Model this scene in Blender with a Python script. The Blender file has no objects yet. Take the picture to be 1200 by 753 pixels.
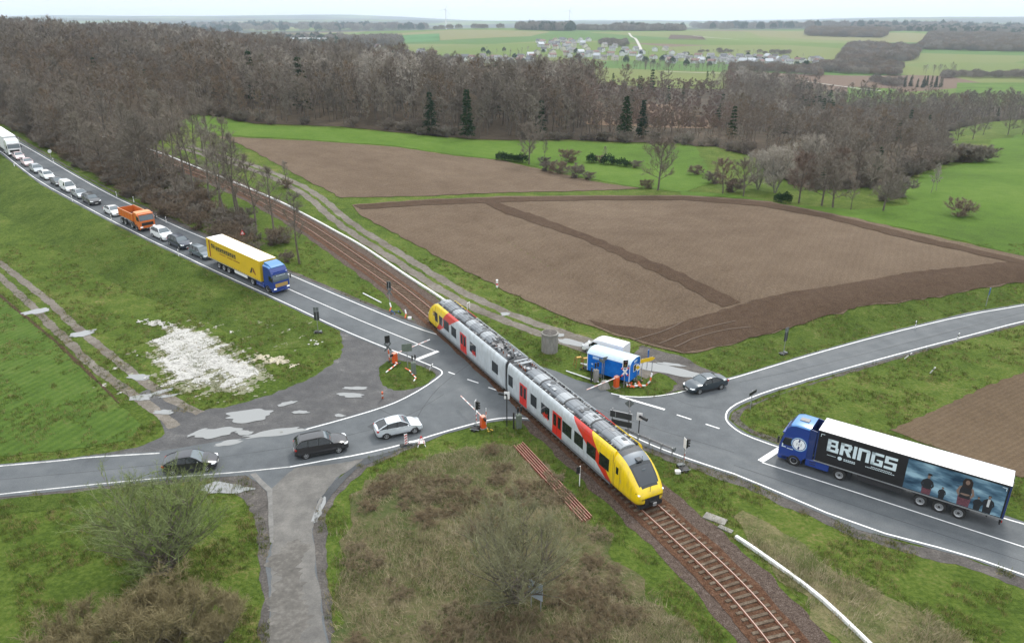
import bpy, bmesh, math, random
import numpy as np
from mathutils import Vector, Matrix
from mathutils.geometry import delaunay_2d_cdt
R = math.radians
scene = bpy.context.scene
COL = scene.collection
# ------------------------------------------------------------------ camera, sky, sun, exposure
F, PV, CAMH = 863.0, 27.0, 35.0                  # focal length and horizon row in photo pixels, drone height
PITCH = math.atan((376.5 - PV) / F)
cam = bpy.data.objects.new('camera', bpy.data.cameras.new('camera'))
COL.objects.link(cam); scene.camera = cam
cam.location = (0, 0, CAMH); cam.rotation_euler = (math.pi/2 - PITCH, 0, 0)
cam.data.sensor_width = 36; cam.data.lens = 36 * F / 1200
cam.data.clip_start = .5; cam.data.clip_end = 60000
SUN_EL, SUN_AZ = 48.0, 25.0                      # azimuth clockwise from the view direction
world = bpy.data.worlds.new('World'); scene.world = world; world.use_nodes = True
wn = world.node_tree; wn.nodes.clear()
out = wn.nodes.new('ShaderNodeOutputWorld'); bg = wn.nodes.new('ShaderNodeBackground')
sky = wn.nodes.new('ShaderNodeTexSky'); sky.sky_type = 'NISHITA'; sky.sun_disc = False
sky.sun_elevation = R(SUN_EL); sky.sun_rotation = R(SUN_AZ); sky.dust_density = 3.0; sky.air_density = 1.0; sky.ozone_density = 1.5
# thin high overcast: broken cloud noise mixed over the clear sky
tc = wn.nodes.new('ShaderNodeTexCoord'); mp = wn.nodes.new('ShaderNodeMapping'); mp.inputs['Scale'].default_value = (1, 1, 9)
nz = wn.nodes.new('ShaderNodeTexNoise'); nz.inputs['Scale'].default_value = 2.2; nz.inputs['Detail'].default_value = 6
rp = wn.nodes.new('ShaderNodeValToRGB'); rp.color_ramp.elements[0].position = .3; rp.color_ramp.elements[1].position = .72
rp.color_ramp.elements[0].color = (.86, .86, .86, 1); rp.color_ramp.elements[1].color = (.97, .97, .97, 1)
mx = wn.nodes.new('ShaderNodeMixRGB'); 
sep = wn.nodes.new('ShaderNodeSeparateXYZ'); wn.links.new(tc.outputs['Generated'], sep.inputs[0])
grd = wn.nodes.new('ShaderNodeMapRange'); grd.inputs['From Min'].default_value = 0; grd.inputs['From Max'].default_value = .8; wn.links.new(sep.outputs['Z'], grd.inputs['Value'])
cl = wn.nodes.new('ShaderNodeMixRGB'); cl.inputs['Color1'].default_value = (5.35, 5.6, 5.85, 1); cl.inputs['Color2'].default_value = (10.5, 10.9, 11.3, 1); wn.links.new(grd.outputs['Result'], cl.inputs['Fac']); wn.links.new(cl.outputs['Color'], mx.inputs['Color2'])
wn.links.new(tc.outputs['Generated'], mp.inputs['Vector']); wn.links.new(mp.outputs['Vector'], nz.inputs['Vector'])
wn.links.new(nz.outputs['Fac'], rp.inputs['Fac']); wn.links.new(rp.outputs['Color'], mx.inputs['Fac'])
wn.links.new(sky.outputs['Color'], mx.inputs['Color1']); wn.links.new(mx.outputs['Color'], bg.inputs['Color'])
bg.inputs['Strength'].default_value = .12; wn.links.new(bg.outputs['Background'], out.inputs['Surface'])
sd = bpy.data.lights.new('sun', 'SUN'); sd.energy = 1.5; sd.angle = R(12); sd.color = (1, .96, .9)
sun = bpy.data.objects.new('sun', sd); COL.objects.link(sun)
sdir = Vector((math.sin(R(SUN_AZ))*math.cos(R(SUN_EL)), math.cos(R(SUN_AZ))*math.cos(R(SUN_EL)), math.sin(R(SUN_EL))))
sun.rotation_euler = sdir.to_track_quat('Z', 'Y').to_euler(); sun.location = (0, 60, 80)
scene.view_settings.view_transform = 'Standard'; scene.view_settings.look = 'None'
scene.view_settings.gamma = 1; scene.view_settings.use_curve_mapping = False
scene.view_settings.exposure = .72
scene.render.engine = 'CYCLES'
scene.cycles.volume_bounces = 1; scene.cycles.max_bounces = 5; scene.cycles.transparent_max_bounces = 12
scene.cycles.use_fast_gi = False

# ------------------------------------------------------------------ tagging
def tag(o, label=None, cat=None, group=None, kind=None):
    if label: o['label'] = label
    if cat: o['category'] = cat
    if group: o['group'] = group
    if kind: o['kind'] = kind
    return o
def empty(name, loc=(0, 0, 0), rz=0, label=None, cat=None, group=None):
    o = bpy.data.objects.new(name, None); COL.objects.link(o); o.empty_display_size = .3
    o.location = loc; o.rotation_euler = (0, 0, rz)
    return tag(o, label, cat, group)
KIDS = {}
def link(name, data, parent=None, loc=(0, 0, 0), rot=None, scale=None):
    o = bpy.data.objects.new(name, data); COL.objects.link(o); o.location = loc
    if rot is not None: o.rotation_euler = rot
    if scale is not None: o.scale = scale
    if parent is not None:
        o.parent = parent; KIDS.setdefault(parent.name, []).append(o)
    return o
def copy_tree(o, parent=None):
    c = o.copy(); COL.objects.link(c); c.parent = parent
    if parent is not None: KIDS.setdefault(parent.name, []).append(c)
    for ch in list(KIDS.get(o.name, [])): copy_tree(ch, c)
    return c

# ------------------------------------------------------------------ materials
MATS = {}
def lin(r, g, b):
    f = lambda c: (c/255/12.92) if c/255 <= .04045 else ((c/255+.055)/1.055)**2.4
    return (f(r), f(g), f(b))
def mat(name, col, rough=.6, metal=0, coat=0, var=0, vscale=3, trans=0, bump=0, emis=0):
    if name in MATS: return MATS[name]
    m = bpy.data.materials.new(name); m.use_nodes = True; MATS[name] = m
    nt = m.node_tree; b = nt.nodes['Principled BSDF']
    b.inputs['Base Color'].default_value = (*col, 1); b.inputs['Roughness'].default_value = rough
    b.inputs['Metallic'].default_value = metal; b.inputs['Coat Weight'].default_value = coat
    b.inputs['Coat Roughness'].default_value = .08
    if emis: b.inputs['Emission Color'].default_value = (*col, 1); b.inputs['Emission Strength'].default_value = emis
    if var or bump:
        c = nt.nodes.new('ShaderNodeTexCoord'); n = nt.nodes.new('ShaderNodeTexNoise')
        n.inputs['Scale'].default_value = vscale; n.inputs['Detail'].default_value = 5; n.inputs['Roughness'].default_value = .65
        nt.links.new(c.outputs['Object'], n.inputs['Vector'])
        if var:
            r = nt.nodes.new('ShaderNodeValToRGB'); e = r.color_ramp.elements
            e[0].position = .3; e[1].position = .7
            e[0].color = (*[max(0, k*(1-var)) for k in col], 1); e[1].color = (*[min(1, k*(1+var*.6)) for k in col], 1)
            nt.links.new(n.outputs['Fac'], r.inputs['Fac']); nt.links.new(r.outputs['Color'], b.inputs['Base Color'])
        if bump:
            bp = nt.nodes.new('ShaderNodeBump'); bp.inputs['Strength'].default_value = bump; bp.inputs['Distance'].default_value = .05
            nt.links.new(n.outputs['Fac'], bp.inputs['Height']); nt.links.new(bp.outputs['Normal'], b.inputs['Normal'])
    return m
def noisy(name, stops, layers, rough=.9, bump=0, bscale=4, bdist=.1, stretch=None, rot=0, extra=None, spec=.06):
    """colour ramp driven by a weighted sum of noises in world metres. layers: (scale, weight[, detail])"""
    if name in MATS: return MATS[name]
    m = bpy.data.materials.new(name); m.use_nodes = True; MATS[name] = m
    nt = m.node_tree; N = nt.nodes; Lk = nt.links; b = N['Principled BSDF']
    b.inputs['Roughness'].default_value = rough; b.inputs['Specular IOR Level'].default_value = spec
    geo = N.new('ShaderNodeNewGeometry'); mp = N.new('ShaderNodeMapping'); Lk.new(geo.outputs['Position'], mp.inputs['Vector'])
    mp.inputs['Rotation'].default_value = (0, 0, rot)
    if stretch: mp.inputs['Scale'].default_value = stretch
    acc = None
    for ly in layers:
        n = N.new('ShaderNodeTexNoise'); n.inputs['Scale'].default_value = ly[0]; n.inputs['Detail'].default_value = ly[2] if len(ly) > 2 else 3
        n.inputs['Roughness'].default_value = .6
        Lk.new(mp.outputs['Vector'], n.inputs['Vector'])
        mu = N.new('ShaderNodeMath'); mu.operation = 'MULTIPLY_ADD'; mu.inputs[1].default_value = ly[1]
        Lk.new(n.outputs['Fac'], mu.inputs[0])
        if acc is None: mu.inputs[2].default_value = 0
        else: Lk.new(acc.outputs[0], mu.inputs[2])
        acc = mu
    tot = sum(l[1] for l in layers)
    # stretch contrast about the mean
    mr = N.new('ShaderNodeMapRange'); mr.inputs['From Min'].default_value = tot*.5 - tot*.17; mr.inputs['From Max'].default_value = tot*.5 + tot*.17
    Lk.new(acc.outputs[0], mr.inputs['Value'])
    r = N.new('ShaderNodeValToRGB'); e = r.color_ramp.elements
    while len(e) < len(stops): e.new(.5)
    for i, (p, c) in enumerate(stops): e[i].position = p; e[i].color = (*c, 1)
    Lk.new(mr.outputs['Result'], r.inputs['Fac'])
    colout = r.outputs['Color']
    if extra: colout = extra(nt, colout, geo)
    Lk.new(colout, b.inputs['Base Color'])
    if bump:
        n = N.new('ShaderNodeTexNoise'); n.inputs['Scale'].default_value = bscale; n.inputs['Detail'].default_value = 5; n.inputs['Roughness'].default_value = .7
        Lk.new(mp.outputs['Vector'], n.inputs['Vector'])
        bp = N.new('ShaderNodeBump'); bp.inputs['Strength'].default_value = bump; bp.inputs['Distance'].default_value = bdist
        Lk.new(n.outputs['Fac'], bp.inputs['Height']); Lk.new(bp.outputs['Normal'], b.inputs['Normal'])
    return m
def stripes(pitch, ang, dark, width=.5, soft=.2, wob=.0):
    """extra(): darken along parallel lines pitch metres apart (drill rows, tramlines)"""
    def f(nt, col, geo):
        N = nt.nodes; L = nt.links
        mp = N.new('ShaderNodeMapping'); mp.vector_type = 'TEXTURE'; mp.inputs['Rotation'].default_value = (0, 0, ang)
        L.new(geo.outputs['Position'], mp.inputs['Vector'])
        sp = N.new('ShaderNodeSeparateXYZ'); L.new(mp.outputs['Vector'], sp.inputs[0])
        a = N.new('ShaderNodeMath'); a.operation = 'DIVIDE'; a.inputs[1].default_value = pitch; L.new(sp.outputs['X'], a.inputs[0])
        src = a.outputs[0]
        if wob:
            n = N.new('ShaderNodeTexNoise'); n.inputs['Scale'].default_value = .15; L.new(geo.outputs['Position'], n.inputs['Vector'])
            ma = N.new('ShaderNodeMath'); ma.operation = 'MULTIPLY_ADD'; ma.inputs[1].default_value = wob; L.new(n.outputs['Fac'], ma.inputs[0]); L.new(src, ma.inputs[2]); src = ma.outputs[0]
        fr = N.new('ShaderNodeMath'); fr.operation = 'PINGPONG'; fr.inputs[1].default_value = .5; L.new(src, fr.inputs[0])
        mr = N.new('ShaderNodeMapRange'); mr.inputs['From Min'].default_value = .5*width - soft*.5; mr.inputs['From Max'].default_value = .5*width + soft*.5
        L.new(fr.outputs[0], mr.inputs['Value'])
        mx = N.new('ShaderNodeMixRGB'); mx.blend_type = 'MULTIPLY'; mx.inputs['Color2'].default_value = (*dark, 1)
        L.new(mr.outputs['Result'], mx.inputs['Fac']); L.new(col, mx.inputs['Color1'])
        return mx.outputs['Color']
    return f

# ------------------------------------------------------------------ terrain
def sstep(a, b, x):
    t = np.clip((x - a) / (b - a), 0, 1); return t*t*(3 - 2*t)
def softplus(x, k): return k*np.log1p(np.exp(np.clip(x/k, -30, 30)))
AZ = np.array([0, 200, 400, 600, 800, 1000, 1200.])           # photo columns
DY = np.array([250, 400, 600, 900, 1300, 2000, 2600, 3500, 5500, 9000, 14000.])
HT = np.array([                                               # ground height per column and distance
 [11, 17, 20, 21, 14, 0, -10, -20, 0, 70, 120],
 [9, 10, 12, 15, 8, -12, -20, -20, 0, 85, 150],
 [4, 1, 2, 0, -14, -16, -2, 4, 10, 75, 160],
 [1, -5, -9, -14, -24, -3, 17, 8, 5, 40, 70],
 [-1, -13, -17, -20, -25, -6, 13, 10, 0, 40, 70],
 [-8, -25, -33, -33, -25, -8, 8, 12, 5, 85, 115],
 [-5, -20, -30, -31, -20, -10, -2, 0, -10, 90, 135]], float)
def vnoise(x, y, s):
    return (np.sin(x/s*1.7 + 1.3*np.sin(y/s*1.1+.5)) + np.sin(y/s*1.9 + 1.7*np.sin(x/s*.9+2.)) + .6*np.sin((x+y)/s*3.1+.7)) / 2.6
def far_h(x, y):
    yy = np.maximum(y, 120.)
    u = np.clip(600 + F*math.cos(PITCH)*x/yy*1.0, 0, 1200)     # rough column
    iu = np.clip(np.searchsorted(AZ, u) - 1, 0, len(AZ)-2); fu = sstep(0, 1, (u - AZ[iu])/(AZ[iu+1]-AZ[iu]))
    ly = np.log(np.clip(yy, DY[0], DY[-1])); LD = np.log(DY)
    iy = np.clip(np.searchsorted(LD, ly) - 1, 0, len(LD)-2); fy = sstep(0, 1, (ly - LD[iy])/(LD[iy+1]-LD[iy]))
    h = (HT[iu, iy]*(1-fu) + HT[iu+1, iy]*fu)*(1-fy) + (HT[iu, iy+1]*(1-fu) + HT[iu+1, iy+1]*fu)*fy
    return h + sstep(300, 1500, y)*1.5*vnoise(x, y, 220) + sstep(800, 1600, y)*5*vnoise(x+400, y, 420) + sstep(2500, 8000, y)*16*vnoise(x, y, 1300)
def base_h(x, y):
    q = -.55*x + .835*y
    n = .055*softplus(q - 65, 7) * sstep(30, -60, x)
    n = np.minimum(n, 14)
    w = sstep(150, 380, y)
    return n*(1-w) + far_h(x, y)*w
def cast(u, v, hf, dz=0):
    """photo pixel -> point on the terrain"""
    x = (u-600)/F; y = (v-376.5)/F
    d = np.array([x, math.cos(PITCH) - y*math.sin(PITCH), -(math.sin(PITCH) + y*math.cos(PITCH))])
    z = 0.0
    for _ in range(40):
        t = (CAMH - z)/max(-d[2], 1e-4); X = d[0]*t; Y = d[1]*t
        zn = float(hf(np.array(X), np.array(Y))) + dz
        if abs(zn - z) < 1e-4: break
        z = z*.4 + zn*.6
    return (X, Y)
def poly_sd(x, y, P):
    """distance to a polyline and side (positive = left of travel)"""
    best = np.full(x.shape, 1e9); side = np.zeros(x.shape); tt = np.zeros(x.shape); acc = 0
    for (ax, ay), (bx, by) in zip(P[:-1], P[1:]):
        dx, dy = bx-ax, by-ay; l = math.hypot(dx, dy)
        t = np.clip(((x-ax)*dx + (y-ay)*dy)/(l*l), 0, 1)
        d = np.hypot(x-ax-t*dx, y-ay-t*dy); m = d < best
        best = np.where(m, d, best); side = np.where(m, np.sign(dx*(y-ay) - dy*(x-ax)), side); tt = np.where(m, acc + t*l, tt); acc += l
    return best*side, tt, acc
EL = [cast(u, v, base_h) for u, v in [(-150, 80), (-60, 140), (0, 180), (47, 217), (100, 246), (158, 276), (242, 316.5), (333, 358), (396, 388)]]
ER = [cast(u, v, base_h) for u, v in [(840, 444), (868, 438.5), (943, 414.5), (1033, 389.5), (1133, 365.5), (1200, 354.5), (1400, 318), (1700, 268)]]
def T(x, y):
    x = np.asarray(x, float); y = np.asarray(y, float); z = base_h(x, y)
    d, t, L = poly_sd(x, y, EL)                                # travel towards the junction: field on the right (negative)
    e = np.clip(-d - .6, 0, None)
    z = z - 2.3*sstep(0, 9, e) * sstep(L-4, L-50, t) * sstep(60, 25, e)
    d, t, L = poly_sd(x, y, ER)                                # travel away to the right: field on the left (positive)
    e = np.clip(d - .8, 0, None)
    z = z + 1.9*sstep(0, 7, e) * sstep(1, 26, t) * sstep(95, 30, e)
    return z
def at(u, v): return cast(u, v, T)
def at3(u, v, dz=0):
    x, y = at(u, v); return Vector((x, y, float(T(x, y)) + dz))
def P3(x, y, dz=0): return Vector((x, y, float(T(x, y)) + dz))

def mesh_from(name, V, Fc, mats=None, mi=None, smooth=None):
    me = bpy.data.meshes.new(name); V = np.asarray(V, np.float32)
    if isinstance(Fc, np.ndarray):
        n, k = Fc.shape
        me.vertices.add(len(V)); me.vertices.foreach_set('co', V.ravel())
        me.loops.add(n*k); me.loops.foreach_set('vertex_index', Fc.astype(np.int32).ravel())
        me.polygons.add(n); me.polygons.foreach_set('loop_start', np.arange(0, n*k, k, dtype=np.int32))
        if mi is not None: me.polygons.foreach_set('material_index', np.asarray(mi, np.int32))
        me.update(calc_edges=True)
    else:
        me.from_pydata(V.tolist(), [], Fc)
        if mi is not None: me.polygons.foreach_set('material_index', np.asarray(mi, np.int32))
        me.update()
    for m in (mats or []): me.materials.append(m)
    if smooth is not None:
        me.polygons.foreach_set('use_smooth', [True]*len(me.polygons))
        if smooth < 180: me.set_sharp_from_angle(angle=R(smooth))
    return me
_rng = random.Random(5)
def roughen(P, amp, step=.8):
    if not amp: return P
    o = []; n = len(P)
    for i in range(n):
        a = P[i]; b = P[(i+1) % n]; l = math.hypot(b[0]-a[0], b[1]-a[1]); k = max(1, min(400, int(l/step)))
        nx, ny = (-(b[1]-a[1])/max(l, 1e-6), (b[0]-a[0])/max(l, 1e-6))
        for j in range(k):
            t = j/k; x = a[0]+(b[0]-a[0])*t; y = a[1]+(b[1]-a[1])*t
            w = (math.sin(x*1.9+y*2.3)+math.sin(x*.7-y*1.1+2)+_rng.uniform(-1.2, 1.2))/3*amp
            o.append((x+nx*w, y+ny*w))
    return o
def smooth_poly(P, it=1, closed=True):
    for _ in range(it):
        o = []; n = len(P); rg = range(n if closed else n-1)
        if not closed: o.append(P[0])
        for i in rg:
            a = P[i]; b = P[(i+1) % n]
            o += [(a[0]*.75+b[0]*.25, a[1]*.75+b[1]*.25), (a[0]*.25+b[0]*.75, a[1]*.25+b[1]*.75)]
        if not closed: o.append(P[-1])
        P = o
    return P
def inside(px, py, P):
    c = np.zeros(px.shape, bool); n = len(P)
    for i in range(n):
        x1, y1 = P[i]; x2, y2 = P[(i+1) % n]
        if y1 == y2: continue
        c ^= ((y1 > py) != (y2 > py)) & (px < (x2-x1)*(py-y1)/(y2-y1) + x1)
    return c
def sheet(name, P, dz, m, res=2.0, rough=0, step=.8, sm=0, parent=None):
    """a surface draped on the terrain inside world polygon P"""
    if sm: P = smooth_poly(P, sm)
    P = roughen(P, rough, step)
    xs = [p[0] for p in P]; ys = [p[1] for p in P]
    gx, gy = np.meshgrid(np.arange(math.floor(min(xs)/res)*res, max(xs)+res, res), np.arange(math.floor(min(ys)/res)*res, max(ys)+res, res))
    gx = gx.ravel(); gy = gy.ravel(); k = inside(gx, gy, P); pts = [Vector(p) for p in P] + [Vector(p) for p in zip(gx[k].tolist(), gy[k].tolist())]
    n = len(P)
    v, e, f, _, _, _ = delaunay_2d_cdt(pts, [(i, (i+1) % n) for i in range(n)], [], 1, 1e-4)
    va = np.array([(p.x, p.y) for p in v]); z = T(va[:, 0], va[:, 1]) + dz
    fc = [list(t) for t in f]
    o = []
    for t in fc:                                               # all facing up
        a, b, c = (va[i] for i in t[:3])
        o.append(t if (b[0]-a[0])*(c[1]-a[1])-(b[1]-a[1])*(c[0]-a[0]) > 0 else t[::-1])
    me = mesh_from(name, np.column_stack([va, z]), o, [m], smooth=180)
    return link(name, me, parent)
def struct(o): o['kind'] = 'structure'; return o
def px(L): return [at(*p) for p in L]
# ------------------------------------------------------------------ ground surfaces
g1, g2, g3, dry = (.052, .084, .013), (.086, .122, .022), (.12, .145, .030), (.25, .20, .10)
M_ground = noisy('grass_ground', [(0, (.034, .052, .011)), (.35, g1), (.62, g2), (.82, (.140, .140, .045)), (1, dry)],
                 [(.07, .8, 4), (.4, .7, 5), (3, 1.1, 6)], bump=.9, bscale=2.2, bdist=.35)
M_meadow = noisy('bright_meadow_grass', [(0, (.040, .070, .012)), (.5, (.068, .124, .017)), (1, (.105, .155, .031))],
                 [(.03, 1), (.4, .5, 4), (3, .7, 5)], bump=.7, bscale=3, bdist=.2)
M_verge = noisy('verge_grass', [(0, (.030, .045, .011)), (.4, (.058, .092, .015)), (.75, (.096, .130, .027)), (1, (.18, .165, .075))],
                [(.2, .8), (1.2, .8, 4), (5, 1.0, 5)], bump=1, bscale=3.5, bdist=.35)
M_crop = noisy('young_crop', [(0, (.040, .066, .014)), (.5, (.068, .114, .020)), (1, (.125, .150, .042))],
               [(.05, 1, 4), (.5, .7, 4), (3, .7, 5)], bump=.6, bscale=4, bdist=.12, extra=stripes(.9, R(-20), (.72, .78, .8), .5, .5))
M_soil = noisy('ploughed_soil', [(0, (.066, .045, .030)), (.45, (.118, .085, .058)), (.8, (.160, .120, .084)), (1, (.24, .19, .14))],
               [(.02, .9), (.25, .5, 5), (4, 1.2, 6)], bump=1, bscale=5, bdist=.16, extra=stripes(1.1, R(-28), (.92, .92, .92), .5, .6, .8), stretch=(1, 1, 1))
M_soil2 = noisy('dark_soil', [(0, (.045, .028, .018)), (.5, (.072, .047, .031)), (1, (.11, .076, .052))],
                [(.05, .6), (.9, .6, 4), (5, 1.2, 6)], bump=1, bscale=6, bdist=.2)
M_soil3 = noisy('drilled_soil', [(0, (.075, .052, .033)), (.5, (.115, .082, .052)), (1, (.15, .11, .07))],
                [(.05, .6), (.9, .4, 4), (5, .8, 6)], bump=.8, bscale=6, bdist=.08, extra=stripes(.5, R(-58), (.82, .82, .82), .5, .6, .6))
M_asph = noisy('road_asphalt', [(0, (.055, .060, .064)), (.45, (.086, .094, .100)), (.8, (.112, .120, .125)), (1, (.16, .16, .158))],
               [(.10, .8, 5), (.6, .7, 6), (14, .6, 3)], rough=.75, bump=.25, bscale=30, bdist=.01, spec=.22)
M_lane = noisy('worn_lane_surface', [(0, (.085, .082, .078)), (.45, (.125, .120, .112)), (1, (.20, .19, .175))],
               [(.15, 1), (.9, .9, 5), (8, .5, 4)], rough=.85, bump=.4, bscale=10, bdist=.03)
M_patch = noisy('dark_asphalt_patch', [(0, (.055, .058, .061)), (1, (.085, .089, .092))], [(.5, 1), (9, 1)], rough=.8)
M_lot = noisy('wet_gravel_lot', [(0, (.026, .025, .026)), (.4, (.045, .044, .045)), (.72, (.070, .068, .067)), (1, (.17, .165, .155))],
              [(.12, 1), (.8, 1.2, 5), (7, .7, 5)], rough=.6, bump=.8, bscale=4, bdist=.08, spec=.35)
M_gverge = noisy('gravel_verge', [(0, (.05, .045, .042)), (.5, (.085, .078, .072)), (1, (.15, .135, .12))], [(.6, 1, 4), (6, 1, 5)], bump=.6, bscale=8, bdist=.05)
M_dirt = noisy('dirt_track', [(0, (.085, .070, .055)), (.5, (.14, .125, .105)), (1, (.22, .20, .175))], [(.2, 1, 4), (2, 1, 5), (8, .5)], bump=.6, bscale=4, bdist=.08)
M_line = noisy('road_paint', [(0, (.50, .50, .49)), (.3, (.68, .68, .67)), (1, (.80, .80, .79))], [(1.5, 1, 4), (12, .8, 4)], rough=.6)
M_oldline = noisy('worn_road_paint', [(0, (.16, .165, .165)), (.4, (.42, .42, .41)), (1, (.62, .62, .60))], [(1.2, 1, 5), (7, 1, 4)], rough=.7)
M_water = mat('puddle_water', (.20, .205, .20), rough=.05)
MATS['puddle_water'].node_tree.nodes['Principled BSDF'].inputs['IOR'].default_value = 1.6
M_ballast = noisy('track_ballast', [(0, (.030, .022, .018)), (.5, (.085, .062, .050)), (1, (.17, .14, .12))], [(3, .8, 4), (11, 1.4, 4)], bump=1, bscale=14, bdist=.08)
M_rustb = noisy('rusty_ballast', [(0, (.035, .018, .011)), (.5, (.088, .046, .028)), (1, (.16, .095, .062))], [(2, .8, 4), (11, 1.4, 4)], bump=1, bscale=14, bdist=.08)

def grid_axis(lo, hi, step, outlo, outhi, grow=1.09):
    a = list(np.arange(lo, hi+.01, step)); s = step; x = hi; b = []
    while x < outhi: s *= grow; x += s; b.append(x)
    s = step; x = lo; c = []
    while x > outlo: s *= grow; x -= s; c.append(x)
    return np.array(c[::-1] + a + b)
gx = grid_axis(-170, 170, 1.0, -13000, 13000); gy = grid_axis(18, 262, 1.0, -600, 14500, 1.07)
GX, GY = np.meshgrid(gx, gy); GZ = T(GX.ravel(), GY.ravel())
nx, ny = len(gx), len(gy); ii, jj = np.meshgrid(np.arange(nx-1), np.arange(ny-1)); a = (jj*nx+ii).ravel()
M_far = None
def far_extra(nt, col, geo):
    """beyond the near land the ground is a patchwork of pasture, plough and forest floor"""
    N = nt.nodes; L = nt.links
    sp = N.new('ShaderNodeSeparateXYZ'); L.new(geo.outputs['Position'], sp.inputs[0])
    vo = N.new('ShaderNodeTexVoronoi'); vo.inputs['Scale'].default_value = .0028; L.new(geo.outputs['Position'], vo.inputs['Vector'])
    rr = N.new('ShaderNodeValToRGB'); e = rr.color_ramp.elements; rr.color_ramp.interpolation = 'CONSTANT'
    cs = [(0, (.085, .13, .025)), (.2, (.125, .145, .045)), (.4, (.10, .14, .03)), (.55, (.15, .145, .06)), (.7, (.065, .12, .025)), (.85, (.11, .14, .04)), (.94, (.13, .09, .065))]
    while len(e) < len(cs): e.new(.5)
    for i, (p, c) in enumerate(cs): e[i].position = p; e[i].color = (*c, 1)
    se = N.new('ShaderNodeSeparateColor'); L.new(vo.outputs['Color'], se.inputs[0]); L.new(se.outputs[0], rr.inputs['Fac'])
    mr = N.new('ShaderNodeMapRange'); mr.inputs['From Min'].default_value = 620; mr.inputs['From Max'].default_value = 700; L.new(sp.outputs['Y'], mr.inputs['Value'])
    mx = N.new('ShaderNodeMixRGB'); L.new(mr.outputs['Result'], mx.inputs['Fac']); L.new(col, mx.inputs['Color1']); L.new(rr.outputs['Color'], mx.inputs['Color2'])
    nf = N.new('ShaderNodeTexNoise'); nf.inputs['Scale'].default_value = .0011; nf.inputs['Detail'].default_value = 5; L.new(geo.outputs['Position'], nf.inputs['Vector'])
    m1 = N.new('ShaderNodeMapRange'); m1.inputs['From Min'].default_value = .44; m1.inputs['From Max'].default_value = .47; L.new(nf.outputs['Fac'], m1.inputs['Value'])
    m2 = N.new('ShaderNodeMapRange'); m2.inputs['From Min'].default_value = 2700; m2.inputs['From Max'].default_value = 3300; L.new(sp.outputs['Y'], m2.inputs['Value'])
    mm = N.new('ShaderNodeMath'); mm.operation = 'MULTIPLY'; L.new(m1.outputs[0], mm.inputs[0]); L.new(m2.outputs[0], mm.inputs[1])
    m3 = N.new('ShaderNodeMixRGB'); m3.inputs['Color2'].default_value = (.035, .040, .028, 1); L.new(mm.outputs[0], m3.inputs['Fac']); L.new(mx.outputs['Color'], m3.inputs['Color1'])
    return m3.outputs['Color']
MATS.pop('grass_ground')
M_ground = noisy('grass_ground', [(0, (.034, .052, .011)), (.35, g1), (.62, g2), (.82, (.140, .140, .045)), (1, dry)],
                 [(.07, .8, 4), (.4, .7, 5), (3, 1.1, 6)], bump=.9, bscale=2.2, bdist=.35, extra=far_extra)
ground = struct(link('ground', mesh_from('ground', np.column_stack([GX.ravel(), GY.ravel(), GZ]), np.column_stack([a, a+1, a+nx+1, a+nx]), [M_ground], smooth=180)))

# field sheets
struct(sheet('bright_meadow', px([(200, 128), (233, 134), (300, 147), (400, 151), (470, 157), (550, 164), (667, 166), (767, 170), (815, 172), (828, 195), (832, 214), (800, 226), (747, 219), (693, 210), (640, 198), (587, 187), (533, 182), (467, 172), (400, 167), (330, 162), (255, 158), (225, 150)]), .06, M_meadow, 4, .8, 2))
struct(sheet('right_meadow', px([(800, 229), (850, 231), (900, 236), (1000, 256), (1100, 276), (1200, 301), (1400, 345), (1400, 150), (1250, 150), (1190, 158), (1160, 166), (1150, 186), (1080, 205), (1050, 222), (1066, 240), (1000, 246), (930, 240), (880, 232), (850, 227), (800, 224)]), .05, M_meadow, 3, .8, 2))
struct(sheet('ploughed_field', px([(255, 160), (330, 164), (400, 168), (467, 173), (533, 183), (587, 188), (640, 200), (693, 212), (752, 221), (700, 223.5), (633, 225), (560, 227), (500, 230), (440, 231.5), (400, 232), (360, 212), (320, 190), (283, 170)]), .09, M_soil, 2, .5, 1.5))
struct(sheet('harrowed_field', px([(412, 240), (500, 233.5), (600, 230), (700, 229), (800, 229), (850, 232), (900, 236), (967, 249), (1067, 271), (1200, 301), (1400, 343), (1400, 318), (1200, 331), (1100, 348), (1017, 359), (933, 384), (867, 401), (800, 415), (775, 410), (753, 403), (720, 393), (707, 388), (633, 360), (533, 311), (450, 267), (420, 251)]), .09, M_soil, 1.0, .5, 1.5))
hs = [px([(767, 386), (800, 377), (873, 356), (967, 337), (1067, 320), (1183, 307), (1400, 296), (1400, 316), (1200, 330), (1100, 347), (1017, 358), (933, 383), (867, 400), (802, 413), (760, 402), (708, 386), (690, 376), (730, 383)]),
      px([(592, 250), (620, 250), (690, 276), (800, 321), (868, 355), (845, 361), (800, 335), (680, 280)]),
      px([(414, 241), (500, 235), (600, 231.5), (700, 230.5), (800, 230.5), (900, 238), (967, 251), (1067, 275), (1200, 306), (1200, 311), (1067, 282), (960, 255), (890, 242), (800, 235), (700, 235), (600, 237), (500, 241), (425, 246)]),
      px([(560, 234), (574, 234), (622, 252), (594, 252)])]
for i, h in enumerate(hs): struct(sheet('turned_soil_strip', h, .13 + .01*i, M_soil2, 1.0, .35, 1.2))
struct(sheet('drilled_field', px([(1042, 503), (1090, 483), (1153, 453), (1200, 436), (1330, 385), (1330, 540), (1195, 560), (1120, 532)]), .04, M_soil3, 2, .25, .6))
struct(sheet('young_crop_field', px([(-200, 260), (0, 344), (34, 373), (67, 400), (137, 468), (165, 497), (150, 515), (83, 526), (0, 535), (-120, 540), (-400, 540)]), .03, M_crop, 2, .3, 1))
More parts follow.
